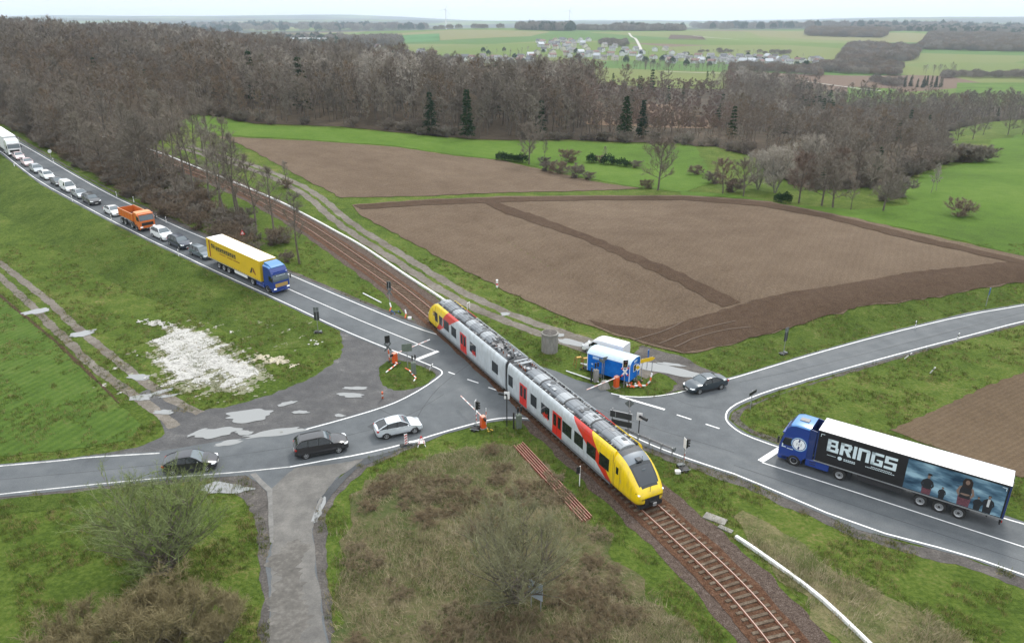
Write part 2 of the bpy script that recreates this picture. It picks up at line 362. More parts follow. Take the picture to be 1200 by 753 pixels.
struct(sheet('ditch', [p for p in px([(-60, 302), (0, 344), (67, 399), (100, 431), (141, 472)])] + [p for p in px([(138, 473), (98, 434), (65, 402), (0, 347.5), (-60, 306)])], .045, M_soil2, 2, .1, .5))

# greener road banks
EV = [at(u, v) for u, v in [(-60, 141), (0, 181), (47, 218), (100, 247), (158, 277), (242, 317), (333, 359), (396, 389), (401, 400)]]
def offset_poly(P, d):
    o = []
    for i in range(len(P)):
        a = P[max(i-1, 0)]; b = P[min(i+1, len(P)-1)]; l = math.hypot(b[0]-a[0], b[1]-a[1])
        o.append((P[i][0] - (b[1]-a[1])/l*d, P[i][1] + (b[0]-a[0])/l*d))
    return o
struct(sheet('road_bank', EV + offset_poly(EV, -9)[::-1], .03, M_verge, 1.0, .5, 1))
ERv = ER[1:6]
struct(sheet('road_bank', offset_poly(ERv, .5) + offset_poly(ERv, 9)[::-1], .03, M_verge, 1.0, .5, 1))
struct(sheet('road_bank', px([(0, 585), (67, 578), (133, 571), (160, 568)]) + px([(160, 580), (67, 596), (0, 604)]), .02, M_verge, 1.5, .3, 1))

# gravel, lot, tracks
struct(sheet('gravel_lot', px([(396, 386), (440, 400), (470, 412), (500, 424), (520, 434), (498, 456), (470, 470), (400, 494), (348, 508), (250, 521), (187, 532), (100, 538), (60, 542), (95, 535), (160, 524), (188, 512), (194, 500), (187, 486), (160, 462), (176, 455), (207, 471), (233, 482), (277, 475), (317, 462), (367, 441), (397, 421), (402, 405)]), .014, M_lot, 1, .35, .5))
struct(sheet('grass_island', px([(447, 427), (458, 420), (475, 423), (497, 430), (508, 434), (511, 440), (500, 449), (484, 455), (462, 457), (448, 452), (444, 440)]), .02, M_verge, 1, .25, .4))
for L in ([(-80, 270), (0, 321), (43, 364), (77, 398), (110, 431), (160, 464), (193, 488), (205, 500)], [(-80, 255), (0, 306), (60, 354), (97, 391), (123, 411), (163, 443), (207, 471), (235, 484)]):
    c = smooth_poly(px(L), 2, False)
    struct(sheet('wheel_track', offset_poly(c, .5) + offset_poly(c, -.5)[::-1], .022, M_dirt, 1.5, .18, .4))
fr = smooth_poly(px([(215, 172), (245, 181), (283, 192), (320, 205), (367, 228), (400, 260), (467, 301), (533, 344), (587, 369), (633, 386), (690, 405), (740, 425), (770, 438)]), 2, False)
struct(sheet('farm_track', offset_poly(fr, 1.9) + offset_poly(fr, -1.9)[::-1], .018, M_dirt, 1.2, .25, .6))
struct(sheet('grass_strip', offset_poly(fr[:-12], .35) + offset_poly(fr[:-12], -.35)[::-1], .03, M_ground, 1.2, .25, .4))
struct(sheet('gravel_yard', px([(736, 424), (752, 405), (775, 411), (800, 418), (822, 430), (850, 441), (835, 449), (800, 457), (781, 462), (795, 450), (780, 440), (768, 435)]), .024, M_gverge, 1, .3, .5))
GV = [(860, 445), (870, 477), (858, 485), (857, 492), (866, 500), (878, 507), (915, 521), (915, 515), (885, 505), (874, 498), (866, 490), (870, 481), (905, 464), (950, 450), (1100, 407), (1200, 380), (1200, 375), (1060, 412)]
struct(sheet('gravel_verge', px(GV[1:]), .016, M_gverge, 1, .15, .5))
struct(sheet('gravel_verge', px([(-60, 590), (0, 580), (133, 567), (244, 557), (262, 556), (262, 562), (200, 566), (67, 580), (0, 588), (-60, 598)]), .012, M_gverge, 1, .2, .5))
struct(sheet('gravel_verge', px([(745, 518), (800, 537), (866, 559), (1006, 620), (1133, 653), (1200, 677), (1300, 712), (1300, 730), (1200, 690), (1130, 664), (1006, 632), (866, 568), (800, 545), (750, 526)]), .012, M_gverge, 1, .3, .5))
struct(sheet('gravel_verge', px([(245, 558), (293, 556), (316, 575), (320, 640), (314, 663), (318, 690), (321, 753), (321, 800), (300, 800), (308, 690), (303, 655), (300, 610), (285, 582), (262, 572)]), .016, M_gverge, 1, .25, .5))
struct(sheet('gravel_verge', px([(360, 604), (372, 585), (392, 566), (425, 540), (480, 521), (500, 517), (470, 530), (432, 548), (398, 577), (384, 596), (382, 640), (386, 700), (396, 753), (400, 800), (380, 800), (370, 700), (364, 640)]), .016, M_gverge, 1, .2, .5))
struct(sheet('gravel_verge', px([(97, 206), (0, 151), (0, 148), (97, 205), (153, 234), (243, 275), (333, 313), (400, 341), (443, 359), (533, 392), (535, 397), (487, 381.5), (333, 318), (203, 262)]), .012, M_gverge, 1.5, .15, .6))

# the paved road with both junction arms
ROAD = [(-60, 120), (0, 153), (27, 167), (58, 185), (97, 208.5), (133, 228), (153, 237.5), (177, 248.5), (203, 261.5), (243, 278.5), (333, 316.5), (400, 345), (443, 362.5), (487, 380), (533, 397), (600, 419), (651, 434.5), (676, 445), (700, 452), (716, 460), (732, 464), (756, 466), (780, 464), (805, 458), (850, 443), (867, 439), (943, 415.5), (1033, 390.5), (1133, 366.5), (1200, 355.5), (1330, 331), (1500, 300),
 (1500, 319), (1330, 350), (1200, 378.5), (1133, 396), (1060, 415.5), (947, 447.5), (900, 462), (868, 475), (856, 484), (854, 491), (864, 501), (876, 508), (915, 522), (1000, 548), (1182, 605), (1200, 611), (1330, 652), (1650, 753),
 (1650, 833), (1330, 722), (1200, 677), (1133, 653), (1006, 620.5), (866, 560), (800, 538.5), (745, 520), (700, 504), (660, 496.5), (639, 495.5), (610, 492.5), (590, 492.5), (574, 495), (560, 498), (520, 509), (500, 517.5), (472, 525), (430, 537), (400, 556), (380, 578), (370, 598), (367, 620), (369, 650), (374, 685), (386, 760), (392, 800),
 (318, 800), (317, 753), (315, 689), (311, 662), (318, 635), (313, 576), (300, 564), (288, 557), (244, 560), (200, 562), (133, 568.5), (67, 575.5), (0, 582.5), (-80, 592), (-80, 551), (0, 544), (80, 537), (100, 534), (187, 529), (250, 518), (300, 511.5), (348, 504), (400, 490), (444, 477), (468, 468), (495, 454), (514, 439.5), (515, 435.5), (499, 428.5), (472, 417.5), (453, 410.5), (400, 388.5), (333, 357), (242, 315.5), (208.5, 299.5), (177, 284.5), (158, 275), (130, 261), (100, 245), (47, 216), (17, 193), (0, 180), (-60, 145)]
struct(sheet('road', px(ROAD), .035, M_asph, 1.0, .06, .5))
struct(sheet('country_lane', px([(316, 800), (318, 640), (316, 575), (345, 548), (400, 543), (428, 537), (395, 560), (374, 586), (369, 600), (367, 620), (368, 650), (373, 685), (388, 800)]), .040, M_lane, 1, .12, .4))
struct(sheet('muddy_patch', px([(319, 800), (320, 680), (326, 640), (338, 632), (352, 634), (356, 680), (366, 800)]), .044, noisy('lane_dirt', [(0, (.075, .072, .066)), (.5, (.115, .108, .098)), (1, (.18, .17, .155))], [(.4, 1, 5), (3, 1, 5)]), 1, .9, .25))
struct(sheet('asphalt_patch', px([(428, 537), (472, 525.5), (497, 518), (478, 521), (455, 534), (418, 549), (399, 568), (373, 600), (372, 588), (392, 563)]), .044, M_patch, 1, .08, .4))
struct(sheet('concrete_gutter', px([(293, 556), (300, 554), (311, 566), (319, 573), (321, 636), (316, 636), (313.5, 576), (306, 569)]), .05, mat('gutter_concrete', (.155, .15, .14), .9, var=.3, vscale=2), 1, .03, .4))
struct(sheet('concrete_gutter', px([(376, 582), (379, 584), (373, 600), (372, 612), (368.5, 612), (369, 598)]), .05, MATS['gutter_concrete'], 1, .03, .4))
# old longitudinal repairs and tyre-polished strips
def line(name, L, w, m=None, dash=None, dz=.043, sm=1, world=False):
    c = L if world else px(L)
    if sm: c = smooth_poly(c, sm, False)
    segs = [c]
    if dash:
        on, off = dash; segs = []; cur = []; d = 0; st = True; need = on
        pts = []
        for a, b in zip(c[:-1], c[1:]):
            l = math.hypot(b[0]-a[0], b[1]-a[1]); k = max(1, int(l/.25))
            pts += [(a[0]+(b[0]-a[0])*j/k, a[1]+(b[1]-a[1])*j/k) for j in range(k)]
        for a, b in zip(pts[:-1], pts[1:]):
            d += math.hypot(b[0]-a[0], b[1]-a[1])
            if st: cur.append(a)
            if d > need:
                d = 0
                if st: segs.append(cur[::4] + [cur[-1]]); cur = []
                st = not st; need = on if st else off
    V = []; Fc = []
    for s in segs:
        # subdivide so that it follows the ground
        q = []
        for a, b in zip(s[:-1], s[1:]):
            k = max(1, int(math.hypot(b[0]-a[0], b[1]-a[1])/1.5)); q += [(a[0]+(b[0]-a[0])*j/k, a[1]+(b[1]-a[1])*j/k) for j in range(k)]
        q.append(s[-1]); l = offset_poly(q, w/2); r = offset_poly(q, -w/2); n0 = len(V)
        for a, b in zip(l, r): V += [(a[0], a[1], float(T(*a))+dz), (b[0], b[1], float(T(*b))+dz)]
        Fc += [(n0+2*i, n0+2*i+1, n0+2*i+3, n0+2*i+2) for i in range(len(q)-1)]
    return struct(link(name, mesh_from(name, V, Fc, [m or M_line])))
UP = [(-60, 124), (0, 156), (27, 170), (58, 188), (97, 211), (133, 230.5), (153.5, 240), (177, 251.2), (203.5, 264.2), (243.6, 281), (333, 319), (400, 348), (443, 366), (486.7, 384), (530, 397.7), (560, 408), (600, 420.5)]
line('edge_line', UP, .14)
line('edge_line', [(-60, 142), (0, 176.5), (16.7, 190.5), (47, 213.5), (100, 242), (130, 258.2), (158.6, 272.3), (177, 281.8), (208.5, 296.4), (242, 312.8), (333, 354), (400, 386), (453, 408), (472, 415), (499, 426), (515, 432.5), (518.7, 436), (517, 440), (495, 455.5), (468, 470), (444, 479), (400, 492), (348, 506)], .14)
line('edge_line', [(187, 531), (100, 536), (80, 539), (0, 546), (-80, 553.5)], .16, M_oldline)
line('edge_line', [(-80, 589), (0, 579), (67, 572), (133, 565.3), (200, 559), (244, 556), (282, 553), (340, 547)], .13, M_oldline)
line('edge_line', [(340, 547), (370, 541.5), (380, 539.5), (420, 533), (472, 521), (520, 506), (560, 495), (573.6, 492), (590, 489.6), (610.5, 489.6), (639, 492.8), (660, 496)], .16)
line('edge_line', [(733, 507), (760, 520), (790.6, 532), (840, 548.7), (866.7, 557.2), (1006.7, 617), (1133, 650), (1200, 673.7), (1330, 719), (1650, 830)], .15)
line('edge_line', [(716, 461), (732, 464.5), (756, 465.5), (780, 463), (800, 459), (850, 445.5), (866.7, 441), (943, 417.8), (1033, 392.8), (1133, 369), (1200, 357.8), (1330, 334)], .14)
line('edge_line', [(1330, 347), (1200, 376), (1133, 393.7), (1060, 412.8), (946.7, 444), (936.7, 447.5), (900, 458.2), (866.7, 471), (853, 480), (850, 488), (852, 494.5), (860, 502), (873, 510), (913, 524.5), (1000, 552), (1181, 608.7), (1200, 614), (1330, 656), (1650, 757)], .15)
line('centre_line', [(220, 286), (333, 336.3), (400, 366), (420, 374.6), (470, 395), (510, 411.5)], .12, sm=0)
line('centre_line', [(893, 542), (1000, 576), (1100, 608.5), (1200, 641), (1330, 684), (1650, 790)], .12, sm=0)
line('centre_line', [(0, 168), (58, 203), (97, 226), (133, 246), (177, 266), (218, 285)], .12, dash=(4, 8))
for s in ([(525.4, 436), (533, 438.7)], [(547.7, 444.6), (560.6, 448.8)], [(572.3, 454), (586, 458.6)], [(598, 463.5), (612, 469)], [(793, 486), (810, 491.5)], [(827, 497), (843, 502.2)]):
    line('centre_line', s, .16, sm=0)
line('edge_line', [(726, 464.5), (779, 480)], .3, sm=0)
line('stop_line', [(513.5, 411.5), (488.6, 421.3)], .5, sm=0)
line('stop_line', [(913.5, 526), (891, 540.5)], .55, sm=0)

for L in ([(0, 562), (133, 550), (300, 531), (420, 509), (480, 487), (520, 462)], [(860, 545), (940, 572), (1060, 612), (1200, 658)], [(866, 448), (943, 432), (1060, 403), (1200, 366)], [(97, 228), (177, 268), (260, 304)],
          [(444, 479), (462, 488), (470, 500)], [(428, 537), (400, 541), (340, 549)], [(560, 420), (520, 448), (500, 470), (480, 505)], [(640, 452), (700, 478), (760, 500), (860, 530)], [(780, 462), (810, 476), (846, 480)]):
    line('tar_seam', L, .07, M_patch, dz=.0385)
for P_ in ([(430, 500), (450, 490), (470, 497), (448, 508)],):
    struct(sheet('asphalt_patch', px(P_), .0375, M_patch, 1, .08, .4))
M_pol = noisy('tyre_polished_asphalt', [(0, (.050, .055, .059)), (.45, (.078, .086, .092)), (.8, (.100, .108, .113)), (1, (.14, .14, .14))], [(.10, .8, 5), (.6, .7, 6), (14, .6, 3)], rough=.65, spec=.25)
for L in (UP[:-1], [(0, 176.5), (47, 213.5), (100, 242), (177, 281.8), (242, 312.8), (333, 354), (400, 386), (472, 415)], [(733, 507), (790.6, 532), (866.7, 557.2), (1006.7, 617), (1133, 650), (1330, 719)], [(913, 524.5), (1000, 552), (1181, 608.7), (1330, 656)], [(866.7, 441), (943, 417.8), (1033, 392.8), (1133, 369), (1330, 334)], [(340, 547), (420, 533), (520, 506), (560, 495)], [(0, 579), (133, 565.3), (244, 556), (340, 547)]):
    w = smooth_poly(px(L), 1, False); c0 = at(600, 440); sg_ = 1
    for off in (.95, 2.55):
        a_ = offset_poly(w, off); b_ = offset_poly(w, -off); m0 = w[len(w)//2]; ma, mb = a_[len(w)//2], b_[len(w)//2]
        ins = inside(np.array([ma[0]]), np.array([ma[1]]), px(ROAD))[0]; line('polished_strip', a_ if ins else b_, .45, M_pol, dz=.0372, world=True)
for L in ([(772, 404), (800, 392), (830, 384), (862, 377)], [(790, 408), (815, 396), (850, 387), (880, 384)], [(744, 399), (768, 392), (785, 386), (800, 378)]): line('tyre_mark', L, .2, mat('dry_soil_mark', (.088, .060, .040), .95, var=.3, vscale=2), dz=.175)
def puddle(u, v, a, b, rot=0, k=0, dz=.05):
    cx, cy = at(u, v); rn = random.Random(int(u*7+v)); ph = [rn.uniform(0, 6.3) for _ in range(3)]
    P = []
    for i in range(60):
        t = i/60*2*math.pi; r = 1 + .16*math.sin(2*t+ph[0]) + .1*math.sin(3*t+ph[1]) + .06*math.sin(7*t+ph[2])
        x, y = a*r*math.cos(t), b*r*math.sin(t); r2 = 1+.07*math.sin(6*t+ph[1])+.05*math.sin(9*t+ph[2]); x *= r2; y *= r2; P.append((cx + x*math.cos(rot)-y*math.sin(rot), cy + x*math.sin(rot)+y*math.cos(rot)))
    tag(sheet('puddle', P, dz, M_water, 2), kind='structure')
for a in [(292, 487, 2.3, 1.1, .2), (253, 507, 1.7, .95, .2), (324, 507, 2.9, .55, .32), (268, 519, 1.3, .4, .4), (286, 507, .8, .45), (336, 473, .8, .4, .5), (411, 463, 1.3, .5, 0), (417, 455, 1.1, .4, 0), (231, 507, .9, .3, .8), (398, 487, .5, .3, 0), (352, 483, .7, .35),
          (43, 365, 1.4, 1.1, .8), (97, 391, 1.2, 1.1, .8), (163, 442, 1.1, .7, 0), (165, 466, .9, .7, 0), (186, 460, 1.3, .4, .7), (192, 483, .8, .5, 0), (197, 464, .8, .3, .5),
          (592, 368, .7, .5, .3), (672, 402, 2.0, .8, -.4), (655, 393, .7, .5, 0), (785, 434, 3.6, 1.2, -.45), (785, 427, 1.4, .4, -.3), (374, 598, .3, 1.5, 0), (262, 572, 1.9, .8, 0)]:
    puddle(*a)
# spilled lime on the meadow: irregular crust made of small flakes
def crust(P, cell, thr, seed, m, name, label):
    rn = np.random.default_rng(seed); xs = [p[0] for p in P]; ys = [p[1] for p in P]
    X, Y = np.meshgrid(np.arange(min(xs)-2, max(xs)+2, cell), np.arange(min(ys)-2, max(ys)+2, cell)); sh = X.shape; X = X.ravel(); Y = Y.ravel()
    n = sum(np.sin(X*a+Y*b+c)*w for a, b, c, w in [(.9, 1.7, .3, .8), (2.1, -1.3, 1, .7), (-3.3, 2.9, 2, .6), (5.1, 4.3, .5, .45), (7.9, -6.1, 3, .35)]) + rn.normal(0, .45, X.shape)
    cx, cy = sum(xs)/len(P), sum(ys)/len(P)
    d, t, L = poly_sd(X, Y, list(P)+[P[0]]); din = np.where(inside(X, Y, P), np.abs(d), -np.abs(d))
    k = np.clip(din, -1.5, 1.5)*1.3 + n*.8 > thr
    X, Y = X[k], Y[k]; fl = .15 if 'film' in name else 1; z = T(X, Y) + .022 + .012*fl + fl*rn.uniform(0, .05, X.shape); h = cell*.62; j = rn.uniform(.6, 1.25, (len(X), 4, 2))
    cs = np.array([(-1, -1), (1, -1), (1, 1), (-1, 1)])*h
    V = np.empty((len(X), 4, 3)); V[:, :, 0] = X[:, None]+cs[None, :, 0]*j[:, :, 0]; V[:, :, 1] = Y[:, None]+cs[None, :, 1]*j[:, :, 1]; V[:, :, 2] = z[:, None] + fl*rn.uniform(0, .03, (len(X), 4))
    o = link(name, mesh_from(name, V.reshape(-1, 3), np.arange(len(X)*4).reshape(-1, 4), [m]))
    tag(o, kind='stuff', label=label, cat='lime crust'); return o
M_lime = mat('lime_crust', (.44, .43, .40), .95, var=.25, vscale=1.5)
crust(px([(188, 397), (207, 385), (238, 391), (262, 415), (298, 428), (300, 436), (285, 450), (268, 454), (262, 441), (243, 435), (240, 452), (205, 447), (192, 421)]), .17, .1, 1, M_lime, 'lime_crust', 'white crust of spilled lime spread over the grass beside the gravel lot')
crust(px([(184, 400), (205, 382), (242, 388), (268, 413), (305, 426), (310, 438), (290, 455), (268, 460), (235, 456), (200, 450), (186, 424)]), .2, -.4, 7, mat('thin_lime_film', (.20, .20, .13), .95, var=.4, vscale=1.5), 'lime_film', 'thin greyish lime film fringing the big white crust on the grass')
M_lime2 = mat('pale_lime', (.42, .38, .28), .95, var=.3, vscale=1.5)
crust(px([(300, 417), (330, 415), (348, 424), (342, 428), (310, 427), (292, 424)]), .17, .95, 2, M_lime2, 'lime_crust', 'thin patchy whitish crust right of the big white one, on the grass')
crust(px([(358, 398), (380, 405), (376, 409), (356, 403)]), .17, .8, 3, M_lime, 'lime_crust', 'small white crust on grass near the corner of the gravel lot')
crust(px([(162, 378), (178, 372), (206, 375), (210, 384), (185, 384)]), .17, 1.1, 4, M_lime, 'lime_crust', 'scattered white crumbs on grass above the big white crust')

# ------------------------------------------------------------------ railway
TRK = smooth_poly([(22.6, 20), (17.06, 34.25), (13.33, 42), (12.5, 44.0)] and
                  [at(1028, 930), at(956, 800), at(930.4, 753), at(802, 631)] + [at(494, 356.5), at(442, 320), at(415, 302), at(370, 270), at(315, 239), at(270, 218), at(215, 196), at(181, 183), at(150, 170), at(110, 155)], 2, False)
def resample(P, step):
    o = [P[0]]; acc = 0
    for a, b in zip(P[:-1], P[1:]):
        l = math.hypot(b[0]-a[0], b[1]-a[1]); d = step-acc
        while d <= l: o.append((a[0]+(b[0]-a[0])*d/l, a[1]+(b[1]-a[1])*d/l)); d += step
        acc = l-(d-step)
    return o
def smooth_avg(P, k):
    A = np.array(P); n = len(A); o = []
    for i in range(n):
        w = min(k, i, n-1-i); o.append(tuple(A[i-w:i+w+1].mean(0)))
    return o
TR = smooth_avg(resample(TRK, .6), 14)
struct(sheet('ballast_shoulder', offset_poly(TR[::3], 2.6) + offset_poly(TR[::3], -3.1)[::-1], .018, M_ballast, 1.2, .25, .6))
struct(sheet('ballast_bed', offset_poly(TR[::3], 1.75) + offset_poly(TR[::3], -1.75)[::-1], .05, M_rustb, 1.2, .12, .5))
# the trackbed crosses the road: the sheet of asphalt stays on top there (ballast bed lies lower than the paving where they cross)
def frames(P, dz):
    o = []
    for i in range(len(P)):
        a = P[max(i-1, 0)]; b = P[min(i+1, len(P)-1)]; d = Vector((b[0]-a[0], b[1]-a[1], 0)).normalized()
        o.append((P3(P[i][0], P[i][1], dz), d, Vector((-d.y, d.x, 0))))
    return o
FR = frames(TR, 0)
def rail(side):
    prof = [(-.07, .08), (.07, .08), (.07, .10), (.012, .13), (.012, .19), (.036, .195), (.036, .225), (-.036, .225), (-.036, .195), (-.012, .19), (-.012, .13), (-.07, .10)]
    V = []; Fc = []; mi = []
    for c, d, n in FR:
        for a, b in prof: V.append(c + n*(side*.7535 + a) + Vector((0, 0, b)))
    k = len(prof)
    for i in range(len(FR)-1):
        for j in range(k):
            Fc.append((i*k+j, i*k+(j+1) % k, (i+1)*k+(j+1) % k, (i+1)*k+j)); mi.append(1 if j == 6 else 0)
    return mesh_from('rail', V, Fc, [mat('rail_rust', (.19, .075, .038), .85, var=.3, vscale=2), mat('rail_head', (.33, .20, .155), .5)], mi)
track = empty('railway_track', (0, 0, 0), 0, 'rusty single railway track on brown ballast crossing the road', 'railway track')
for s in (1, -1): link('rail', rail(s), track)
# sleepers: the 100 nearest the camera as parts, the rest as one
V0 = []
sl_mat = noisy('sleeper_wood', [(0, (.055, .040, .028)), (.5, (.105, .080, .058)), (1, (.18, .145, .11))], [(2, 1, 4), (9, 1, 4)], rough=.9, bump=.3, bscale=12, bdist=.02)
def sleeper_vf(c, d, n):
    b = [(-1.28, -.13), (1.28, -.13), (1.28, .13), (-1.28, .13)]
    v = [c + n*a + d*e + Vector((0, 0, z)) for z in (.02, .10) for a, e in b]
    v[4:] = [c + n*a*.985 + d*e*.85 + Vector((0, 0, .115)) for a, e in b]
    return v, [(3, 2, 1, 0), (4, 5, 6, 7), (0, 1, 5, 4), (1, 2, 6, 5), (2, 3, 7, 6), (3, 0, 4, 7)]
RV, RF = [], []
fr_s = FR[2:]
for i, (c, d, n) in enumerate(fr_s):
    if c.y < 52 and i < 100:
        v, f = sleeper_vf(Vector((0, 0, 0)), Vector((1, 0, 0)), Vector((0, 1, 0)))
        me = bpy.data.meshes.get('sleeper') or mesh_from('sleeper', v, f, [sl_mat])
        link('sleeper', me, track, loc=c, rot=(0, 0, math.atan2(d.y, d.x)))
    else:
        v, f = sleeper_vf(c, d, n); k = len(RV); RV += v; RF += [tuple(q+k for q in t) for t in f]
link('distant_sleepers', mesh_from('distant_sleepers', RV, RF, [sl_mat]), track)['kind'] = 'stuff'
# paved deck between and beside the rails at the road
# ------------------------------------------------------------------ trees
def bark(name, c, var=.35): return mat(name, c, .95, var=var, vscale=1.2)
def twig_mat(name, stops):
    """bare twig colour that differs a little from tree to tree"""
    m = bpy.data.materials.new(name); m.use_nodes = True; MATS[name] = m; nt = m.node_tree; b = nt.nodes['Principled BSDF']
    b.inputs['Roughness'].default_value = .95; b.inputs['Specular IOR Level'].default_value = .04
    oi = nt.nodes.new('ShaderNodeObjectInfo'); r = nt.nodes.new('ShaderNodeValToRGB'); e = r.color_ramp.elements
    while len(e) < len(stops): e.new(.5)
    for i, c in enumerate(stops): e[i].position = i/(len(stops)-1); e[i].color = (*c, 1)
    nt.links.new(oi.outputs['Random'], r.inputs['Fac']); nt.links.new(r.outputs['Color'], b.inputs['Base Color'])
    return m
M_bark = bark('bark', (.12, .10, .08)); M_barkp = bark('pale_bark', (.20, .19, .16))
TW = dict(grey=twig_mat('grey_twigs', [(0.150, 0.129, 0.105), (0.211, 0.185, 0.152), (0.168, 0.137, 0.112), (0.255, 0.227, 0.187), (0.133, 0.118, 0.100)]),
          brown=twig_mat('brown_twigs', [(0.154, 0.118, 0.085), (0.198, 0.150, 0.108), (0.145, 0.121, 0.087), (0.229, 0.175, 0.130)]),
          pale=twig_mat('pale_twigs', [(0.317, 0.292, 0.251), (0.371, 0.335, 0.286), (0.282, 0.257, 0.217)]),
          green=twig_mat('budding_twigs', [(0.150, 0.163, 0.074), (0.184, 0.180, 0.095)]),
          red=twig_mat('reddish_twigs', [(0.190, 0.137, 0.108), (0.163, 0.124, 0.100), (0.220, 0.158, 0.130)]))
M_needle = twig_mat('needles', [(.018, .042, .018), (.030, .060, .025), (.024, .050, .030)])
def prism(V, Fc, p0, p1, r0, r1, k=3):
    d = (p1-p0); d = d.normalized() if d.length > 1e-6 else Vector((0, 0, 1)); a = d.orthogonal().normalized(); b = d.cross(a); n = len(V)
    for p, r in ((p0, r0), (p1, r1)):
        for i in range(k):
            t = 2*math.pi*i/k; V.append(p + a*(r*math.cos(t)) + b*(r*math.sin(t)))
    for i in range(k): Fc.append((n+i, n+(i+1) % k, n+k+(i+1) % k, n+k+i))
def rvec(rn, s): return Vector((rn.uniform(-s, s), rn.uniform(-s, s), rn.uniform(-s, s)))
def tree_meshes(key, seed, h=14, cr=4.5, base=.3, prim=14, sec=6, ter=5, twn=5, tww=.05, twl=.9, up=.7, stems=1, spread=.5, tm=None, bm_=None, tr=.22, droop=0):
    """trunk mesh (stem and limbs) and crown mesh (branches and twigs)"""
    rn = random.Random(seed); V, Fc = [], []; CV, CF = [], []; TV = []
    def limb(p, d, L, r, n, wob, bend, store):
        pts = [p]; q = p; dd = d.normalized()
        for i in range(n):
            dd = (dd + rvec(rn, wob) + Vector((0, 0, bend))).normalized(); q = q + dd*(L/n); pts.append(q)
        for i in range(n):
            prism(store[0], store[1], pts[i], pts[i+1], r*(1-.75*i/n), r*(1-.75*(i+1)/n), 5 if r > .12 else 3)
        return pts, dd
    def twigs(p, d):
        for _ in range(twn):
            t = (d + rvec(rn, .9) + Vector((0, 0, .15-droop))).normalized()*twl*rn.uniform(.5, 1.2)
            s = t.cross(rvec(rn, 1)).normalized()*tww*.5
            TV.extend([p - s, p + s, p + t])
            if twn > 3:
                m_ = p + t*.5; t2 = (t.normalized() + rvec(rn, .8)).normalized()*twl*.5; TV.extend([m_-s*.7, m_+s*.7, m_+t2])
    for s_ in range(stems):
        a0 = 2*math.pi*s_/max(1, stems) + rn.uniform(-.4, .4); d0 = Vector((math.cos(a0)*spread, math.sin(a0)*spread, 1)) if stems > 1 else Vector((rn.uniform(-.06, .06), rn.uniform(-.06, .06), 1))
        hh = h*.92*(rn.uniform(.75, 1) if stems > 1 else 1)
        tp, td = limb(Vector((0, 0, -.15)) if stems == 1 else Vector((math.cos(a0)*.15, math.sin(a0)*.15, -.1)), d0, hh, tr if stems == 1 else tr/math.sqrt(stems)*1.1, 8, .07, .05 if stems > 1 else .02, (V, Fc))
        for i in range(max(2, prim//stems)):
            f = base + (1-base)*((i+rn.random()*.6)/max(2, prim//stems)); f = min(f, .99)
            k = f*8; j = min(7, int(k)); p = tp[j].lerp(tp[j+1], k-j); az = i*2.4 + rn.uniform(-.5, .5)
            t = (f-base)/(1-base); prof = (math.sin(math.pi*(.18+.78*t))**.7); L = cr*prof*rn.uniform(.75, 1.15)
            d = Vector((math.cos(az), math.sin(az), up*(.5+.9*t))).normalized()
            bp, bd = limb(p, d, L, tr*.34*(1-.6*t), 4, .16, .07-droop*.3, (V, Fc))
            for m_ in range(sec):
                g = .3 + .7*(m_+rn.random())/sec; kk = min(3.99, g*4); q = bp[int(kk)].lerp(bp[int(kk)+1], kk-int(kk))
                sd_ = (bd*.8 + rvec(rn, .85) + Vector((0, 0, .3-droop))).normalized(); sp, sdd = limb(q, sd_, L*.45*rn.uniform(.5, 1.1), tr*.11, 2, .2, .04, (CV, CF))
                for w in range(ter):
                    q2 = sp[0].lerp(sp[-1], (w+1)/ter) if w < ter-1 else sp[-1]
                    twigs(q2, (sdd + rvec(rn, .7)).normalized())
            twigs(bp[-1], bd)
        twigs(tp[-1], td)
    nV = len(CV); n = len(TV)//3
    allV = np.array([tuple(v) for v in CV] + [tuple(v) for v in TV])
    polys = list(CF) + [(nV+3*i, nV+3*i+1, nV+3*i+2) for i in range(n)]
    cm = mesh_from('crown_'+key, allV, polys, [tm]); tk = mesh_from('trunk_'+key, [tuple(v) for v in V], Fc, [bm_ or M_bark], smooth=60)
    return tk, cm
def conifer_meshes(key, seed, h=16, cr=3.2, lay=16, pine=False):
    rn = random.Random(seed); V, Fc = [], []; TV = []
    prism(V, Fc, Vector((0, 0, -.1)), Vector((0, 0, h)), .2, .03, 6)
    for i in range(lay):
        f = (.12 if not pine else .4) + (.86 if not pine else .58)*i/lay; z = h*f; L = cr*((1-f)**.8*1.1+.1) if not pine else cr*math.sin(math.pi*min(1, max(.12, (f-.3)/.72)))**.6
        nb = int(9+8*(1-f))
        for b in range(nb):
            az = rn.uniform(0, 6.28); l = L*rn.uniform(.6, 1.15); d = Vector((math.cos(az), math.sin(az), rn.uniform(-.45, 0) if not pine else rn.uniform(-.2, .5)))
            p0 = Vector((0, 0, z+rn.uniform(-.3, .3))); 
            for q in range(6):
                g = .25+.75*q/5; p = p0 + d*l*g
                for _ in range(3):
                    t = (d*.7 + rvec(rn, .8)).normalized()*rn.uniform(.4, .8)*(1.15-g*.4); s = t.cross(rvec(rn, 1)).normalized()*.16; TV.extend([p-s, p+s, p+t])
    n = len(TV)//3
    return mesh_from('trunk_'+key, [tuple(v) for v in V], Fc, [M_bark]), mesh_from('crown_'+key, [tuple(v) for v in TV], [(3*i, 3*i+1, 3*i+2) for i in range(n)], [M_needle])
